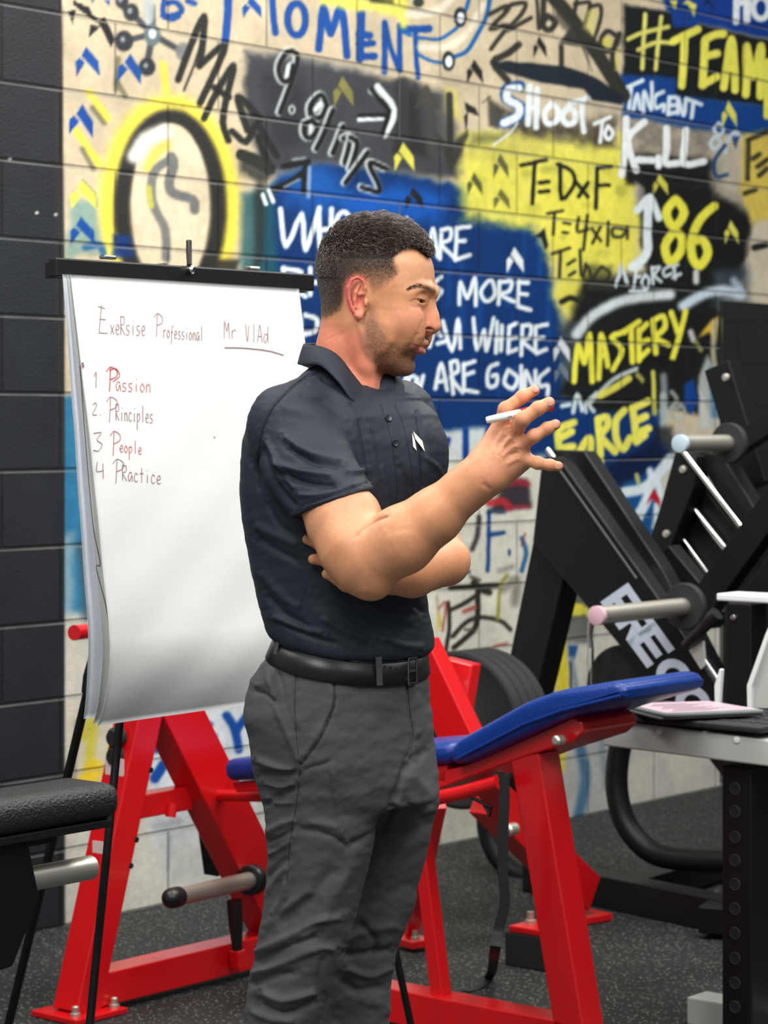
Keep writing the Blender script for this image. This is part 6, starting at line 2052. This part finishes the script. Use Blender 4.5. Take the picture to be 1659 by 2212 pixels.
# the hem plane keeps what lies above it
sf = shirt_field()
V, F = sdf_mesh(sf, (-.30, 3.38, .94), (.16, 4.05, 1.46), .0026)
V = smooth_v(V, F, 3, .5)
R1 = .0042
shirt_strokes = [
    # folds around the armpit and sleeve
    ([(560, 960), (590, 1040), (640, 1100)], 9, -.0050), ([(575, 950), (605, 1010), (640, 1060)], 7, .0036), ([(592, 1000), (650, 1018), (720, 1030)], 7, .0034), ([(600, 1020), (660, 1042), (730, 1050)], 7, -.0034),
    ([(610, 940), (660, 975), (740, 1000)], 9, .0030), ([(620, 965), (680, 1000), (750, 1020)], 8, -.0030), ([(690, 1010), (760, 1020), (795, 1015)], 7, .0030), ([(640, 1070), (700, 1068), (770, 1045)], 6, .0022),
    ([(690, 800), (640, 830), (590, 880), (565, 930)], 3.0, -.0022), ([(565, 930), (556, 1000), (560, 1060)], 3.0, -.0022),
    ([(660, 830), (720, 850), (760, 880)], 8, .0030), ([(640, 850), (700, 872), (750, 905)], 9, -.0026), ([(600, 880), (680, 900), (760, 940)], 12, .0026), ([(690, 815), (735, 838)], 6, -.003),
    ([(776, 900), (790, 970), (800, 1050)], 7, -.0020), ([(792, 910), (806, 980), (814, 1050)], 8, .0014), ([(820, 1000), (835, 1060), (838, 1110)], 9, .0024), ([(860, 1000), (880, 1050), (880, 1090)], 9, -.0020),
    ([(900, 880), (912, 960), (915, 1060)], 7, -.0034), ([(915, 985), (945, 1010), (955, 1030)], 6, .0022),
    # body
    ([(548, 1130), (600, 1160), (650, 1180)], 11, .0028), ([(552, 1160), (600, 1190), (650, 1215)], 9, -.0028), ([(560, 1230), (600, 1280), (650, 1320)], 11, .0026), ([(570, 1280), (620, 1330), (680, 1362)], 9, -.0030),
    ([(585, 1330), (640, 1352), (700, 1370)], 8, .0036), ([(600, 1345), (660, 1372), (730, 1392)], 6, -.0028), ([(690, 1330), (740, 1360), (800, 1385)], 10, .0030), ([(700, 1300), (780, 1340), (850, 1370)], 12, -.0024),
    ([(780, 1300), (840, 1330), (900, 1345)], 12, .0026), ([(860, 1296), (900, 1310), (918, 1330)], 8, -.0030), ([(820, 1375), (870, 1395), (920, 1398)], 9, .0030), ([(660, 1270), (650, 1330), (655, 1370)], 4, -.0016),
    ([(640, 1120), (650, 1200), (648, 1290)], 3, -.0010), ([(545, 1000), (548, 1080), (560, 1150)], 9, .0022), ([(575, 1080), (600, 1130), (640, 1160)], 8, -.0026),
]
# hem band of the sleeve
shirt_strokes += [([(652, 1092), (720, 1072), (800, 1040)], 2.6, -.0016, 1)]
V = sculpt(V, F, [(q[0], q[1] * .85, q[2] * (1.9 if 2 <= i_ < 10 else 1.35)) + tuple(q[3:]) for i_, q in enumerate(shirt_strokes)])
Nn = normals(V, F)
sx, sy = pix(V)
V = V + Nn * ((fbm(sx / 46, sy / 30, 12) - .5) * .0024 + (fbm(sx / 15, sy / 12, 2) - .5) * .0012)[:, None]
FABRIC = mat('navy_knit', lin(33, 40, 50), .62, bump=.22, bscale=900, spec=.32)
shirt = obj_from('polo_shirt', V, F, FABRIC, man)
sbv = bvh_of(shirt)


def on(bv, q, off=.0008, k=5):
    out = []
    for (px, py) in (smooth_line(q, k) if k else q):
        h_, n_ = cast(bv, px, py)
        if h_ is not None:
            out.append(h_ + n_ * off)
    return out


SEAM = mat('dark_seam', lin(20, 25, 32), .8)
for q in ([(822, 872), (838, 920), (850, 980), (857, 1040), (858, 1092)], [(853, 872), (872, 920), (884, 980), (892, 1040), (893, 1080)], [(857, 1012), (888, 1008)], [(668, 806), (628, 838), (586, 885), (566, 930), (558, 985), (560, 1040)], [(650, 1098), (720, 1077), (806, 1043)]):
    p_ = on(sbv, q, .0003)
    if len(p_) > 2:
        b = MB(); b.tube(p_, .0005, 6); b.obj('stitching', SEAM, shirt, True)
BTN = mat('dark_button', lin(24, 28, 34), .3)
for q in ((853, 957), (838, 904)):
    h_, n_ = cast(sbv, *q)
    b = MB(); b.lathe(h_, n_, [(0, .0052), (.0018, .0055), (.0026, .0048), (.0022, .003)], 20); b.obj('button', BTN, shirt, True)
LOGO = mat('white_print', lin(236, 238, 234), .7)
for poly in ([(889, 936), (894.5, 951), (898.5, 974), (891.5, 965)], [(891, 933), (912.5, 953), (917.5, 976), (896, 949)]):
    p_ = []
    for q in poly:
        h_, n_ = cast(sbv, *q)
        p_.append(h_ + n_ * .0022)
    b = MB(); b.prism(p_, Vector((-.15, .9, .1)) * .0012); b.obj('emblem', LOGO, shirt)


def ribbon(name, up, low, th, m, parent, mid=None, n=30):
    """folded cloth strip between two 3-D curves"""
    up = np.array(smooth_line(up, 8)); low = np.array(smooth_line(low, 8))
    t = np.linspace(0, 1, n)

    def res(c):
        L = np.r_[0, np.cumsum(np.linalg.norm(np.diff(c, axis=0), axis=1))]
        return np.stack([np.interp(t * L[-1], L, c[:, i]) for i in range(3)], 1)
    u, l = res(up), res(low)
    rowsv = []
    nv = 7
    for j in range(nv):
        f_ = j / (nv - 1)
        q = u * (1 - f_) + l * f_
        bulge = math.sin(f_ * math.pi) * .004
        q = q + np.array([0, -bulge, bulge * .3])
        rowsv.append(q)
    Vs = np.concatenate(rowsv)
    nn = len(Vs)
    fs = []
    for j in range(nv - 1):
        for i in range(n - 1):
            fs.append((j * n + i, j * n + i + 1, (j + 1) * n + i + 1, (j + 1) * n + i))
    Fq = np.array(fs)
    Ns = normals(Vs, Fq)
    V2 = np.concatenate([Vs + Ns * th / 2, Vs - Ns * th / 2])
    ff = [tuple(q) for q in fs] + [tuple(nn + i for i in q[::-1]) for q in fs]
    rim = [i for i in range(n)] + [j * n + n - 1 for j in range(1, nv)] + [(nv - 1) * n + i for i in range(n - 2, -1, -1)] + [j * n for j in range(nv - 2, 0, -1)]
    for a_, b_ in zip(rim, rim[1:] + rim[:1]):
        ff.append((b_, a_, nn + a_, nn + b_))
    me = raw_mesh(name, V2, ff)
    return link(name, me, m, parent, True)


T3 = lambda L: [tuple(P(*q)) for q in L]
COLLAR = mat('collar_knit', lin(40, 47, 56), .7, bump=.3, bscale=700, spec=.3)
ribbon('collar', T3([(690, 742, 3.80), (664, 742, 3.775), (657, 745, 3.74), (672, 746, 3.70), (700, 752, 3.678), (731, 770, 3.668), (762, 810, 3.668), (792, 846, 3.684), (806, 857, 3.700)]),
       T3([(690, 784, 3.820), (652, 782, 3.795), (645, 787, 3.735), (660, 790, 3.682), (692, 790, 3.648), (730, 824, 3.618), (748, 848, 3.612), (762, 868, 3.612), (782, 866, 3.635), (804, 862, 3.662)]), .0032, COLLAR, shirt)
ribbon('collar', T3([(806, 857, 3.700), (818, 832, 3.712), (828, 806, 3.735), (832, 790, 3.765), (815, 770, 3.80), (760, 752, 3.825), (690, 742, 3.80)]),
       T3([(814, 868, 3.690), (868, 874, 3.712), (872, 846, 3.735), (868, 826, 3.77), (850, 810, 3.82), (770, 775, 3.85), (690, 770, 3.815)]), .0032, COLLAR, shirt)
ribbon('collar_stand', T3([(657, 752, 3.75), (680, 752, 3.70), (731, 778, 3.672), (764, 818, 3.676), (806, 862, 3.700)]), T3([(655, 790, 3.76), (680, 800, 3.70), (731, 830, 3.668), (770, 860, 3.672), (812, 885, 3.690)]), .002, FABRIC, shirt)

# ================================================================== TROUSERS, BELT, SHOES
pel = [(1355, 608, 912, .146), (1385, 603, 913, .149), (1405, 592, 914, .153), (1428, 572, 916, .160), (1460, 548, 919, .167), (1500, 540, 922, .173), (1560, 545, 930, .176), (1620, 554, 938, .170), (1680, 563, 944, .150), (1725, 570, 944, .12)]
nearleg = [(1540, 543, 790), (1640, 556, 826), (1700, 566, 824), (1760, 571, 817), (1800, 574, 810), (1850, 577, 800), (1900, 577, 789), (1950, 572, 776), (2000, 564, 764), (2050, 553, 749), (2100, 541, 732), (2150, 530, 712), (2212, 523, 690), (2300, 515, 668), (2450, 502, 642), (2600, 493, 626), (2780, 490, 620)]
farleg = [(1560, 690, 930), (1640, 700, 944), (1700, 724, 948), (1740, 738, 946), (1800, 748, 932), (1850, 748, 920), (1900, 744, 908), (1950, 737, 897), (2000, 727, 880), (2040, 717, 862), (2080, 708, 850), (2150, 700, 845), (2212, 692, 840), (2400, 676, 815), (2600, 668, 796), (2670, 668, 792)]
f = Field()
f.loft(rows(pel, YM, math.radians(25)), math.radians(25), .03, p=2.2, capr=.01)


def legrows(spec, Y):
    out = []
    for py, xl, xr in spec:
        p = P((xl + xr) / 2, py, Y)
        E = (xr - xl) / 2 / FPX * Y
        out.append((p.z, p.x, p.y, E, E * .98))
    return out


f.loft(legrows(nearleg, 3.665), 0.0, .03, capr=.004)
f.loft(legrows(farleg, 3.835), 0.0, .014, capr=.004)
wo = a3(745, 1384, YM)
wn = np.array([0, 0, 1]) + SHD * .20
f.plane(wo, wn, 'i', .002)
V, F = sdf_mesh(f, (-.30, 3.46, .03), (.16, 4.05, 1.10), .0028)
V = smooth_v(V, F, 2, .5)
A1 = .0034
tro = [
    # pocket mouth, side seam, fly, crease of the front
    ([(722, 1462), (722, 1520), (700, 1580), (660, 1640), (648, 1655)], 3.5, -.0028), ([(718, 1480), (712, 1530), (690, 1580), (652, 1640)], 7, .0030), ([(640, 1450), (636, 1520), (640, 1590), (648, 1655)], 4, -.0016),
    ([(580, 1440), (600, 1530), (630, 1600), (650, 1650)], 8, .0034), ([(595, 1440), (615, 1520), (640, 1590)], 9, -.0030), ([(560, 1460), (600, 1490), (630, 1560)], 10, .002), ([(545, 1492), (575, 1500), (600, 1520)], 5, -.0030), ([(545, 1480), (580, 1480)], 5, .002),
    ([(880, 1475), (886, 1540), (893, 1590), (884, 1640)], 3.0, -.0024), ([(650, 1670), (640, 1740), (628, 1800), (620, 1880)], 2.5, -.0012), ([(900, 1490), (905, 1560), (900, 1600)], 9, .0020),
    # whiskers at the back of the thigh
    ([(552, 1640), (600, 1658), (640, 1664)], 7, .0042), ([(556, 1672), (605, 1672), (645, 1668)], 6, -.0032), ([(568, 1690), (610, 1700), (640, 1690)], 6, .0032), ([(565, 1740), (600, 1722), (640, 1700)], 6, -.0030), ([(570, 1722), (606, 1735), (640, 1732)], 6, .0026),
    ([(572, 1800), (610, 1780), (640, 1768)], 7, .0034), ([(572, 1820), (610, 1806), (635, 1790)], 5, -.0028), ([(576, 1850), (610, 1830), (632, 1812)], 6, .0030), ([(574, 1900), (600, 1870), (625, 1850)], 6, -.0030), ([(578, 1930), (604, 1890), (625, 1870)], 6, .0026), ([(588, 1980), (608, 1940), (618, 1900)], 5, .0032), ([(598, 1985), (618, 1940)], 4, -.0024),
    # pocket bag edge
    ([(715, 1650), (728, 1740), (738, 1800), (752, 1822)], 4, .0026), ([(650, 1664), (700, 1650), (720, 1640)], 6, -.0026), ([(640, 1790), (700, 1800), (748, 1822)], 7, -.0026), ([(660, 1775), (710, 1782), (735, 1790)], 7, .0020), ([(752, 1826), (790, 1806), (818, 1795)], 7, -.0030),
    # crotch
    ([(884, 1640), (866, 1690), (842, 1760), (820, 1800)], 9, -.0050), ([(900, 1640), (930, 1612)], 9, -.003), ([(880, 1660), (910, 1700), (940, 1740)], 14, .0026), ([(870, 1720), (900, 1760), (930, 1770)], 10, -.003), ([(845, 1800), (890, 1770), (940, 1740)], 9, .003), ([(820, 1870), (880, 1810), (938, 1770)], 10, -.0026), ([(810, 1920), (860, 1850), (915, 1800)], 12, .0020),
    # knee of the near leg
    ([(640, 2040), (690, 1990), (740, 1900), (770, 1850)], 14, .0030), ([(600, 2010), (660, 1950), (730, 1870)], 14, -.0030), ([(570, 2010), (620, 1960), (680, 1920)], 9, .003), ([(545, 2060), (610, 2030), (680, 1990), (740, 1980)], 8, .0040), ([(548, 2085), (610, 2050), (690, 2020)], 8, -.0040), ([(540, 2105), (600, 2085), (680, 2050), (730, 2050)], 8, .0040),
    ([(535, 2130), (590, 2110), (640, 2100)], 7, -.0040), ([(560, 2140), (610, 2160), (690, 2140)], 9, .0045), ([(555, 2165), (620, 2190), (690, 2160)], 8, -.0040), ([(535, 2180), (580, 2200), (640, 2205)], 8, .0030), ([(700, 2060), (690, 2120), (700, 2160)], 9, -.003), ([(560, 2150), (545, 2190)], 6, -.003),
    # knee of the far leg
    ([(745, 2040), (800, 2010), (870, 2000)], 10, .0030), ([(735, 2060), (790, 2060), (850, 2050)], 8, -.0045), ([(745, 2090), (800, 2110), (850, 2085)], 9, .0040), ([(735, 2110), (770, 2140), (840, 2130)], 9, -.0040), ([(770, 1960), (830, 1940), (890, 1900)], 12, -.0022), ([(790, 2150), (830, 2180)], 12, .003), ([(770, 1990), (810, 2030), (800, 2070)], 8, -.0030),
]
V = sculpt(V, F, [(q[0], q[1], q[2] * 1.5) + tuple(q[3:]) for q in tro])
Nn = normals(V, F)
tx, ty = pix(V)
V = V + Nn * ((fbm(tx / 60, ty / 40, 6) - .5) * .007 + (fbm(tx / 20 + ty / 30, ty / 22, 16) - .5) * .0016)[:, None]
CLOTH = mat('grey_twill', lin(70, 72, 74), .72, bump=.25, bscale=1200, spec=.3)
trs = obj_from('trousers', V, F, CLOTH, man)
tbv = bvh_of(trs)
for q in ([(880, 1478), (886, 1540), (893, 1590), (884, 1640)], [(640, 1448), (636, 1520), (640, 1590), (648, 1655)], [(648, 1660), (640, 1740), (628, 1800), (620, 1900)], [(612, 1416), (680, 1444), (750, 1464), (830, 1476), (905, 1478)], [(722, 1470), (720, 1520), (700, 1580), (650, 1652)], [(548, 1478), (575, 1492), (598, 1512)]):
    p_ = on(tbv, q, .0002)
    if len(p_) > 2:
        b = MB(); b.tube(p_, .0005, 6); b.obj('stitching', mat('grey_seam', lin(36, 37, 38), .8), trs, True)


def waist_ring(grow, dz):
    """closed curve around the waist in the plane of the waistband"""
    rr = rows(pel, YM, math.radians(25))
    rr = np.array(sorted(rr))
    out = []
    for t in np.linspace(0, 2 * math.pi, 120, endpoint=False):
        z = wo[2] + dz
        for _ in range(4):
            cx, cy, ra, rb = [np.interp(z, rr[:, 0], rr[:, i]) for i in (1, 2, 3, 4)]
            an = math.radians(25)
            c_, s_ = math.cos(t), math.sin(t)
            k0 = (abs(c_) ** 2.2 + abs(s_) ** 2.2) ** (-1 / 2.2)
            a_, b_ = (ra + grow) * c_ * k0, (rb + grow) * s_ * k0
            q = np.array([cx + a_ * math.cos(an) - b_ * math.sin(an), cy - a_ * math.sin(an) - b_ * math.cos(an)])
            z = wo[2] + dz - ((q[0] - wo[0]) * SHD[0] + (q[1] - wo[1]) * SHD[1]) * .20
        out.append((q[0], q[1], z))
    return np.array(out)


def band(name, g0, dz0, dz1, m, parent, th=.003):
    r = [waist_ring(g0, dz0), waist_ring(g0 + th, dz0 + .001), waist_ring(g0 + th, dz1 - .001), waist_ring(g0, dz1)]
    n = 120
    Vs = np.concatenate(r)
    fs = []
    for j in range(4):
        for i in range(n):
            fs.append((j * n + i, j * n + (i + 1) % n, ((j + 1) % 4) * n + (i + 1) % n, ((j + 1) % 4) * n + i))
    me = raw_mesh(name, Vs, np.array(fs))
    bm_ = bmesh.new(); bm_.from_mesh(me); bmesh.ops.recalc_face_normals(bm_, faces=bm_.faces); bm_.to_mesh(me); bm_.free()
    return link(name, me, m, parent, True)


BELT = mat('black_leather', lin(24, 24, 25), .4, bump=.06, bscale=400)
belt = band('belt', .0015, -.0345, -.002, BELT, man, .0035)
bb = bvh_of(belt)


def strap_on(px0, py0, px1, py1, wd, th, name, m, parent, off=.001):
    h0_, n0 = cast(bb, (px0 + px1) / 2, (py0 + py1) / 2)
    if h0_ is None:
        return
    y = h0_.y - .001
    p0, p1 = P(px0, py0, y), P(px1, py1, y)
    b = MB()
    b.beam(p0 + n0 * off, p1 + n0 * off, wd, th, up=n0, bev=.001)
    return b.obj(name, m, parent)


strap_on(815, 1420, 817, 1482, .011, .003, 'belt_loop', CLOTH, trs, .003)
strap_on(606, 1372, 598, 1418, .010, .003, 'belt_loop', CLOTH, trs, .003)
# buckle: frame and prong
hb, nb_ = cast(bb, 886, 1450)
if hb is not None:
    c = hb + nb_ * .004
    sd = nb_.cross(ZV).normalized() * -1
    sd = Vector((-nb_.y, nb_.x, 0)).normalized()
    BK = mat('dark_buckle', lin(150, 150, 146), .22, 1.0)
    b = MB()
    for (a_, b__) in (((-1, -1), (1, -1)), ((1, -1), (1, 1)), ((1, 1), (-1, 1)), ((-1, 1), (-1, -1))):
        b.beam(c + sd * .014 * a_[0] + ZV * .0185 * a_[1], c + sd * .014 * b__[0] + ZV * .0185 * b__[1], .0042, .003, up=nb_, bev=.001)
    bk = b.obj('buckle', BK, belt, True)
    part('prong', BK, bk, lambda b: b.tube([c + sd * .014, c - sd * .014 + nb_ * .002], .0016, 8), True)
    for k in range(3):
        hh_, nn_ = cast(bb, 832 + 12 * k, 1440 + 2 * k)
        if hh_ is not None:
            part('belt_hole', HOLE, belt, lambda b: b.lathe(hh_ + nn_ * .0002, nn_, [(0, .0017), (.0004, .0017)], 10))

# shoes
SHOE = mat('black_shoe_leather', lin(24, 24, 26), .35)
SOLE = mat('shoe_sole', lin(60, 60, 60), .7)
for (px, py, Y, an) in ((555, 2790, 3.665, .42), (735, 2670, 3.835, .25)):
    c = P(px, py, Y)
    d = np.array([math.cos(an), -math.sin(an), 0]); l = np.array([-math.sin(an), -math.cos(an), 0])
    g = Field()
    b0 = np.array([c.x, c.y, 0])
    g.chain([b0 - d * .055 + [0, 0, .045], b0 + [0, 0, .05], b0 + d * .09 + [0, 0, .038], b0 + d * .165 + [0, 0, .032]], [.036, .038, .036, .027], .03)
    g.cone(b0 + [0, 0, .05], b0 + [0, 0, .10], .040, .042, .03)
    g.plane(b0 + [0, 0, .02], (0, 0, -1), 'i', .004)
    Vv, Ff = sdf_mesh(g, b0 + np.array([-.3, -.3, 0]), b0 + np.array([.3, .3, .16]), .004)
    sh_ = obj_from('shoe', smooth_v(Vv, Ff, 2), Ff, SHOE, man)
    g = Field()
    g.chain([b0 - d * .058 + [0, 0, .01], b0 + d * .085 + [0, 0, .01], b0 + d * .168 + [0, 0, .01]], [.034, .039, .030], .03)
    g.plane(b0 + [0, 0, .022], (0, 0, 1), 'i', .002); g.plane(b0 + [0, 0, .001], (0, 0, -1), 'i', .002)
    Vv, Ff = sdf_mesh(g, b0 + np.array([-.3, -.3, -.02]), b0 + np.array([.3, .3, .06]), .004)
    obj_from('sole', Vv, Ff, SOLE, sh_)

# ================================================================== HAIR
hf = Field()
skull(hf)


def hair_thick(p):
    x, y = pix(p)
    d = poly_sd(x, y, hairp)
    t = np.interp(y, [470, 500, 525, 540, 550, 560, 580], [.0085, .0078, .0062, .0040, .0018, -.0003, -.003])
    t = np.where(x < 735, np.interp(y, [470, 520, 555, 590, 620, 660], [.0085, .0066, .0036, .0016, -.0004, -.003]), t)
    t = np.where((x > 890) & (y < 560), np.maximum(t, .007), t)
    return t - np.clip((d + 4) / 8, 0, 1.5) * (t + .003)


def hair_f(p, cull=True):
    d = hf(p, False)
    x, y = pix(p)
    n = (fbm(x / 9 + y / 30, y / 6, 3, 2) - .5) * .0035
    return d - hair_thick(p) - n * np.clip(hair_thick(p) / .006, 0, 1)


V, F = sdf_mesh(hair_f, (-.13, 3.62, 1.48), (.09, 3.86, 1.68), .0021, 12)
HAIRM = mat('dark_hair', lin(46, 37, 33), .5, spec=.4)
hair = obj_from('hair', V, F, HAIRM, man)
Nn = normals(V, F)
rs = np.random.RandomState(3)
tk = np.maximum(hair_thick(V), 0)
HV = [V[tk > .0012]]; HN = [Nn[tk > .0012]]; HT = [tk[tk > .0012]]
n1_ = rs.choice(len(HV[0]), 13000)
HV[0], HN[0], HT[0] = HV[0][n1_], HN[0][n1_], HT[0][n1_]
BV, BN = body_v, body_n
sel = np.nonzero((BV[:, 2] > 1.475) & (BV[:, 2] < 1.64) & (BV[:, 1] > 3.5))[0]
px_, py_ = pix(BV[sel])
dd_ = poly_sd(px_, py_, hairp)
den = np.interp(py_, [545, 570, 600, 625], [1, .6, .12, 0]); denb = np.interp(py_, [590, 640, 670, 692], [1, .7, .35, .05])
wx = np.clip((780 - px_) / 50, 0, 1)
den = (den * (1 - wx) + denb * wx) * np.clip((2 - dd_) / 8, 0, 1) * (hair_thick(BV[sel]) < .003)
den = den / den.sum()
k2 = sel[rs.choice(len(sel), 26000, p=den)]
V = np.concatenate(HV + [BV[k2]]); Nn = np.concatenate(HN + [BN[k2]]); tk = np.concatenate(HT + [np.full(len(k2), .0008)])
pick = np.arange(len(V))
vx, vy = pix(V)
up = np.array([0, 0, 1.0])
SV, SF = [], []
bs_ = 0
for k, i in enumerate(pick):
    p, n = V[i], Nn[i]
    t = tk[i]
    topness = np.clip((560 - vy[k]) / 60, 0, 1)
    flow = hd * (1.0 * topness + .25) + np.array([0, 0, -.7]) * (1 - topness) + rs.normal(0, .38, 3)
    if vx[k] > 890:
        flow = hd * .7 + np.array([0, 0, .5]) + hl * rs.normal(0, .5) + rs.normal(0, .2, 3)
    flow -= n * flow.dot(n)
    flow /= np.linalg.norm(flow) + 1e-9
    L = (.0016 + t * 1.5) * rs.uniform(.7, 1.3)
    rise = .30 + .35 * topness * rs.uniform(.4, 1.2)
    wd = rs.uniform(.00028, .0005) * (1.0 if topness < .3 else 1.5) * (.55 if t < .0011 else 1)
    s = np.cross(n, flow)
    p0 = p - n * .0015
    p1 = p + flow * L * .5 + n * L * rise * .75
    p2 = p + flow * L + n * L * rise * .7
    nn_ = n * wd
    SV += [p0 - s * wd, p0 + s * wd, p0 + nn_, p1 - s * wd * .8, p1 + s * wd * .8, p1 + nn_, p2]
    o = bs_
    SF += [(o, o + 1, o + 4, o + 3), (o + 1, o + 2, o + 5, o + 4), (o + 2, o, o + 3, o + 5), (o + 3, o + 4, o + 6), (o + 4, o + 5, o + 6), (o + 5, o + 3, o + 6)]
    bs_ += 7
me = raw_mesh('strands', SV, SF)
tone = np.repeat(np.array([(52, 42, 37), (70, 58, 50), (112, 98, 86)])[rs.choice(3, len(pick), p=[.5, .3, .2])], 7, 0)  # palest strands imitate light-grey highlights on the hair, put into their colour
col_attr(me, 'tone', tone)
HST = attr_mat('hair_strand', 'tone', .42, 0, 1, .6)
ho = link('strands', me, HST, hair)
ho['kind'] = 'stuff'
# brow and lash hairs
SV, SF = [], []
bbv = bvh_of(body)
o = 0
for k in range(120):
    u = rs.uniform(0, 1)
    bxp = np.interp(u, [0, .3, .6, 1], [881, 896, 912, 936]); byp = np.interp(u, [0, .3, .6, 1], [625, 618, 616.5, 630]) + rs.normal(0, 2.2)
    h_, n_ = cast(bbv, bxp, byp)
    if h_ is None:
        continue
    n = np.array(n_); fl = -hd * .9 + np.array([0, 0, .35 - .9 * (1 - u)]) * .5 + rs.normal(0, .15, 3); fl -= n * fl.dot(n); fl /= np.linalg.norm(fl)
    s = np.cross(n, fl) * .00022; p = np.array(h_)
    SV += [p - s, p + s, p + n * .0004, p + fl * .006 + n * .0012]
    SF += [(o, o + 1, o + 3), (o + 1, o + 2, o + 3), (o + 2, o, o + 3)]; o += 4
eb = link('eyebrow', raw_mesh('eyebrow', SV, SF), mat('brow_hair', lin(92, 66, 50), .6), man)
eb['kind'] = 'stuff'

# ================================================================== MARKER IN THE RIGHT HAND
p0, p1, p2 = P(1050, 908, 3.3825), P(1150, 887, 3.3825), P(1196, 877, 3.3825)
d = (p1 - p0).normalized()
root = thing('marker_pen', p0, 'white marker pen with red cap held between the raised fingers', 'marker')
L1, L2 = (p1 - p0).length, (p2 - p0).length
mk = part('barrel', WHITEP, root, lambda b: b.lathe(p0, d, [(0, .003), (.0006, .0042), (.004, .0049), (.03, .0056), (L1 - .006, .0056)], 24), True)
part('plug', mat('grey_plug', lin(150, 160, 166), .5), mk, lambda b: b.lathe(p0 - d * .0004, d, [(0, .0022), (.001, .0022)], 16))
part('barrel_print', mat('dark_print', lin(70, 70, 72), .6), mk, lambda b: [b.beam(p0 + d * (.03 + .009 * k) + Vector((0, -.0053, -.0018)), p0 + d * (.036 + .009 * k) + Vector((0, -.0053, -.0016)), .0009, .0008, bev=0) for k in range(3)])
part('cap', mat('red_cap', lin(206, 24, 30), .3), root, lambda b: b.lathe(p0, d, [(L1 - .016, .0058), (L1 - .014, .0063), (L2 - .004, .0060), (L2 - .001, .0052), (L2, .003)], 24), True)
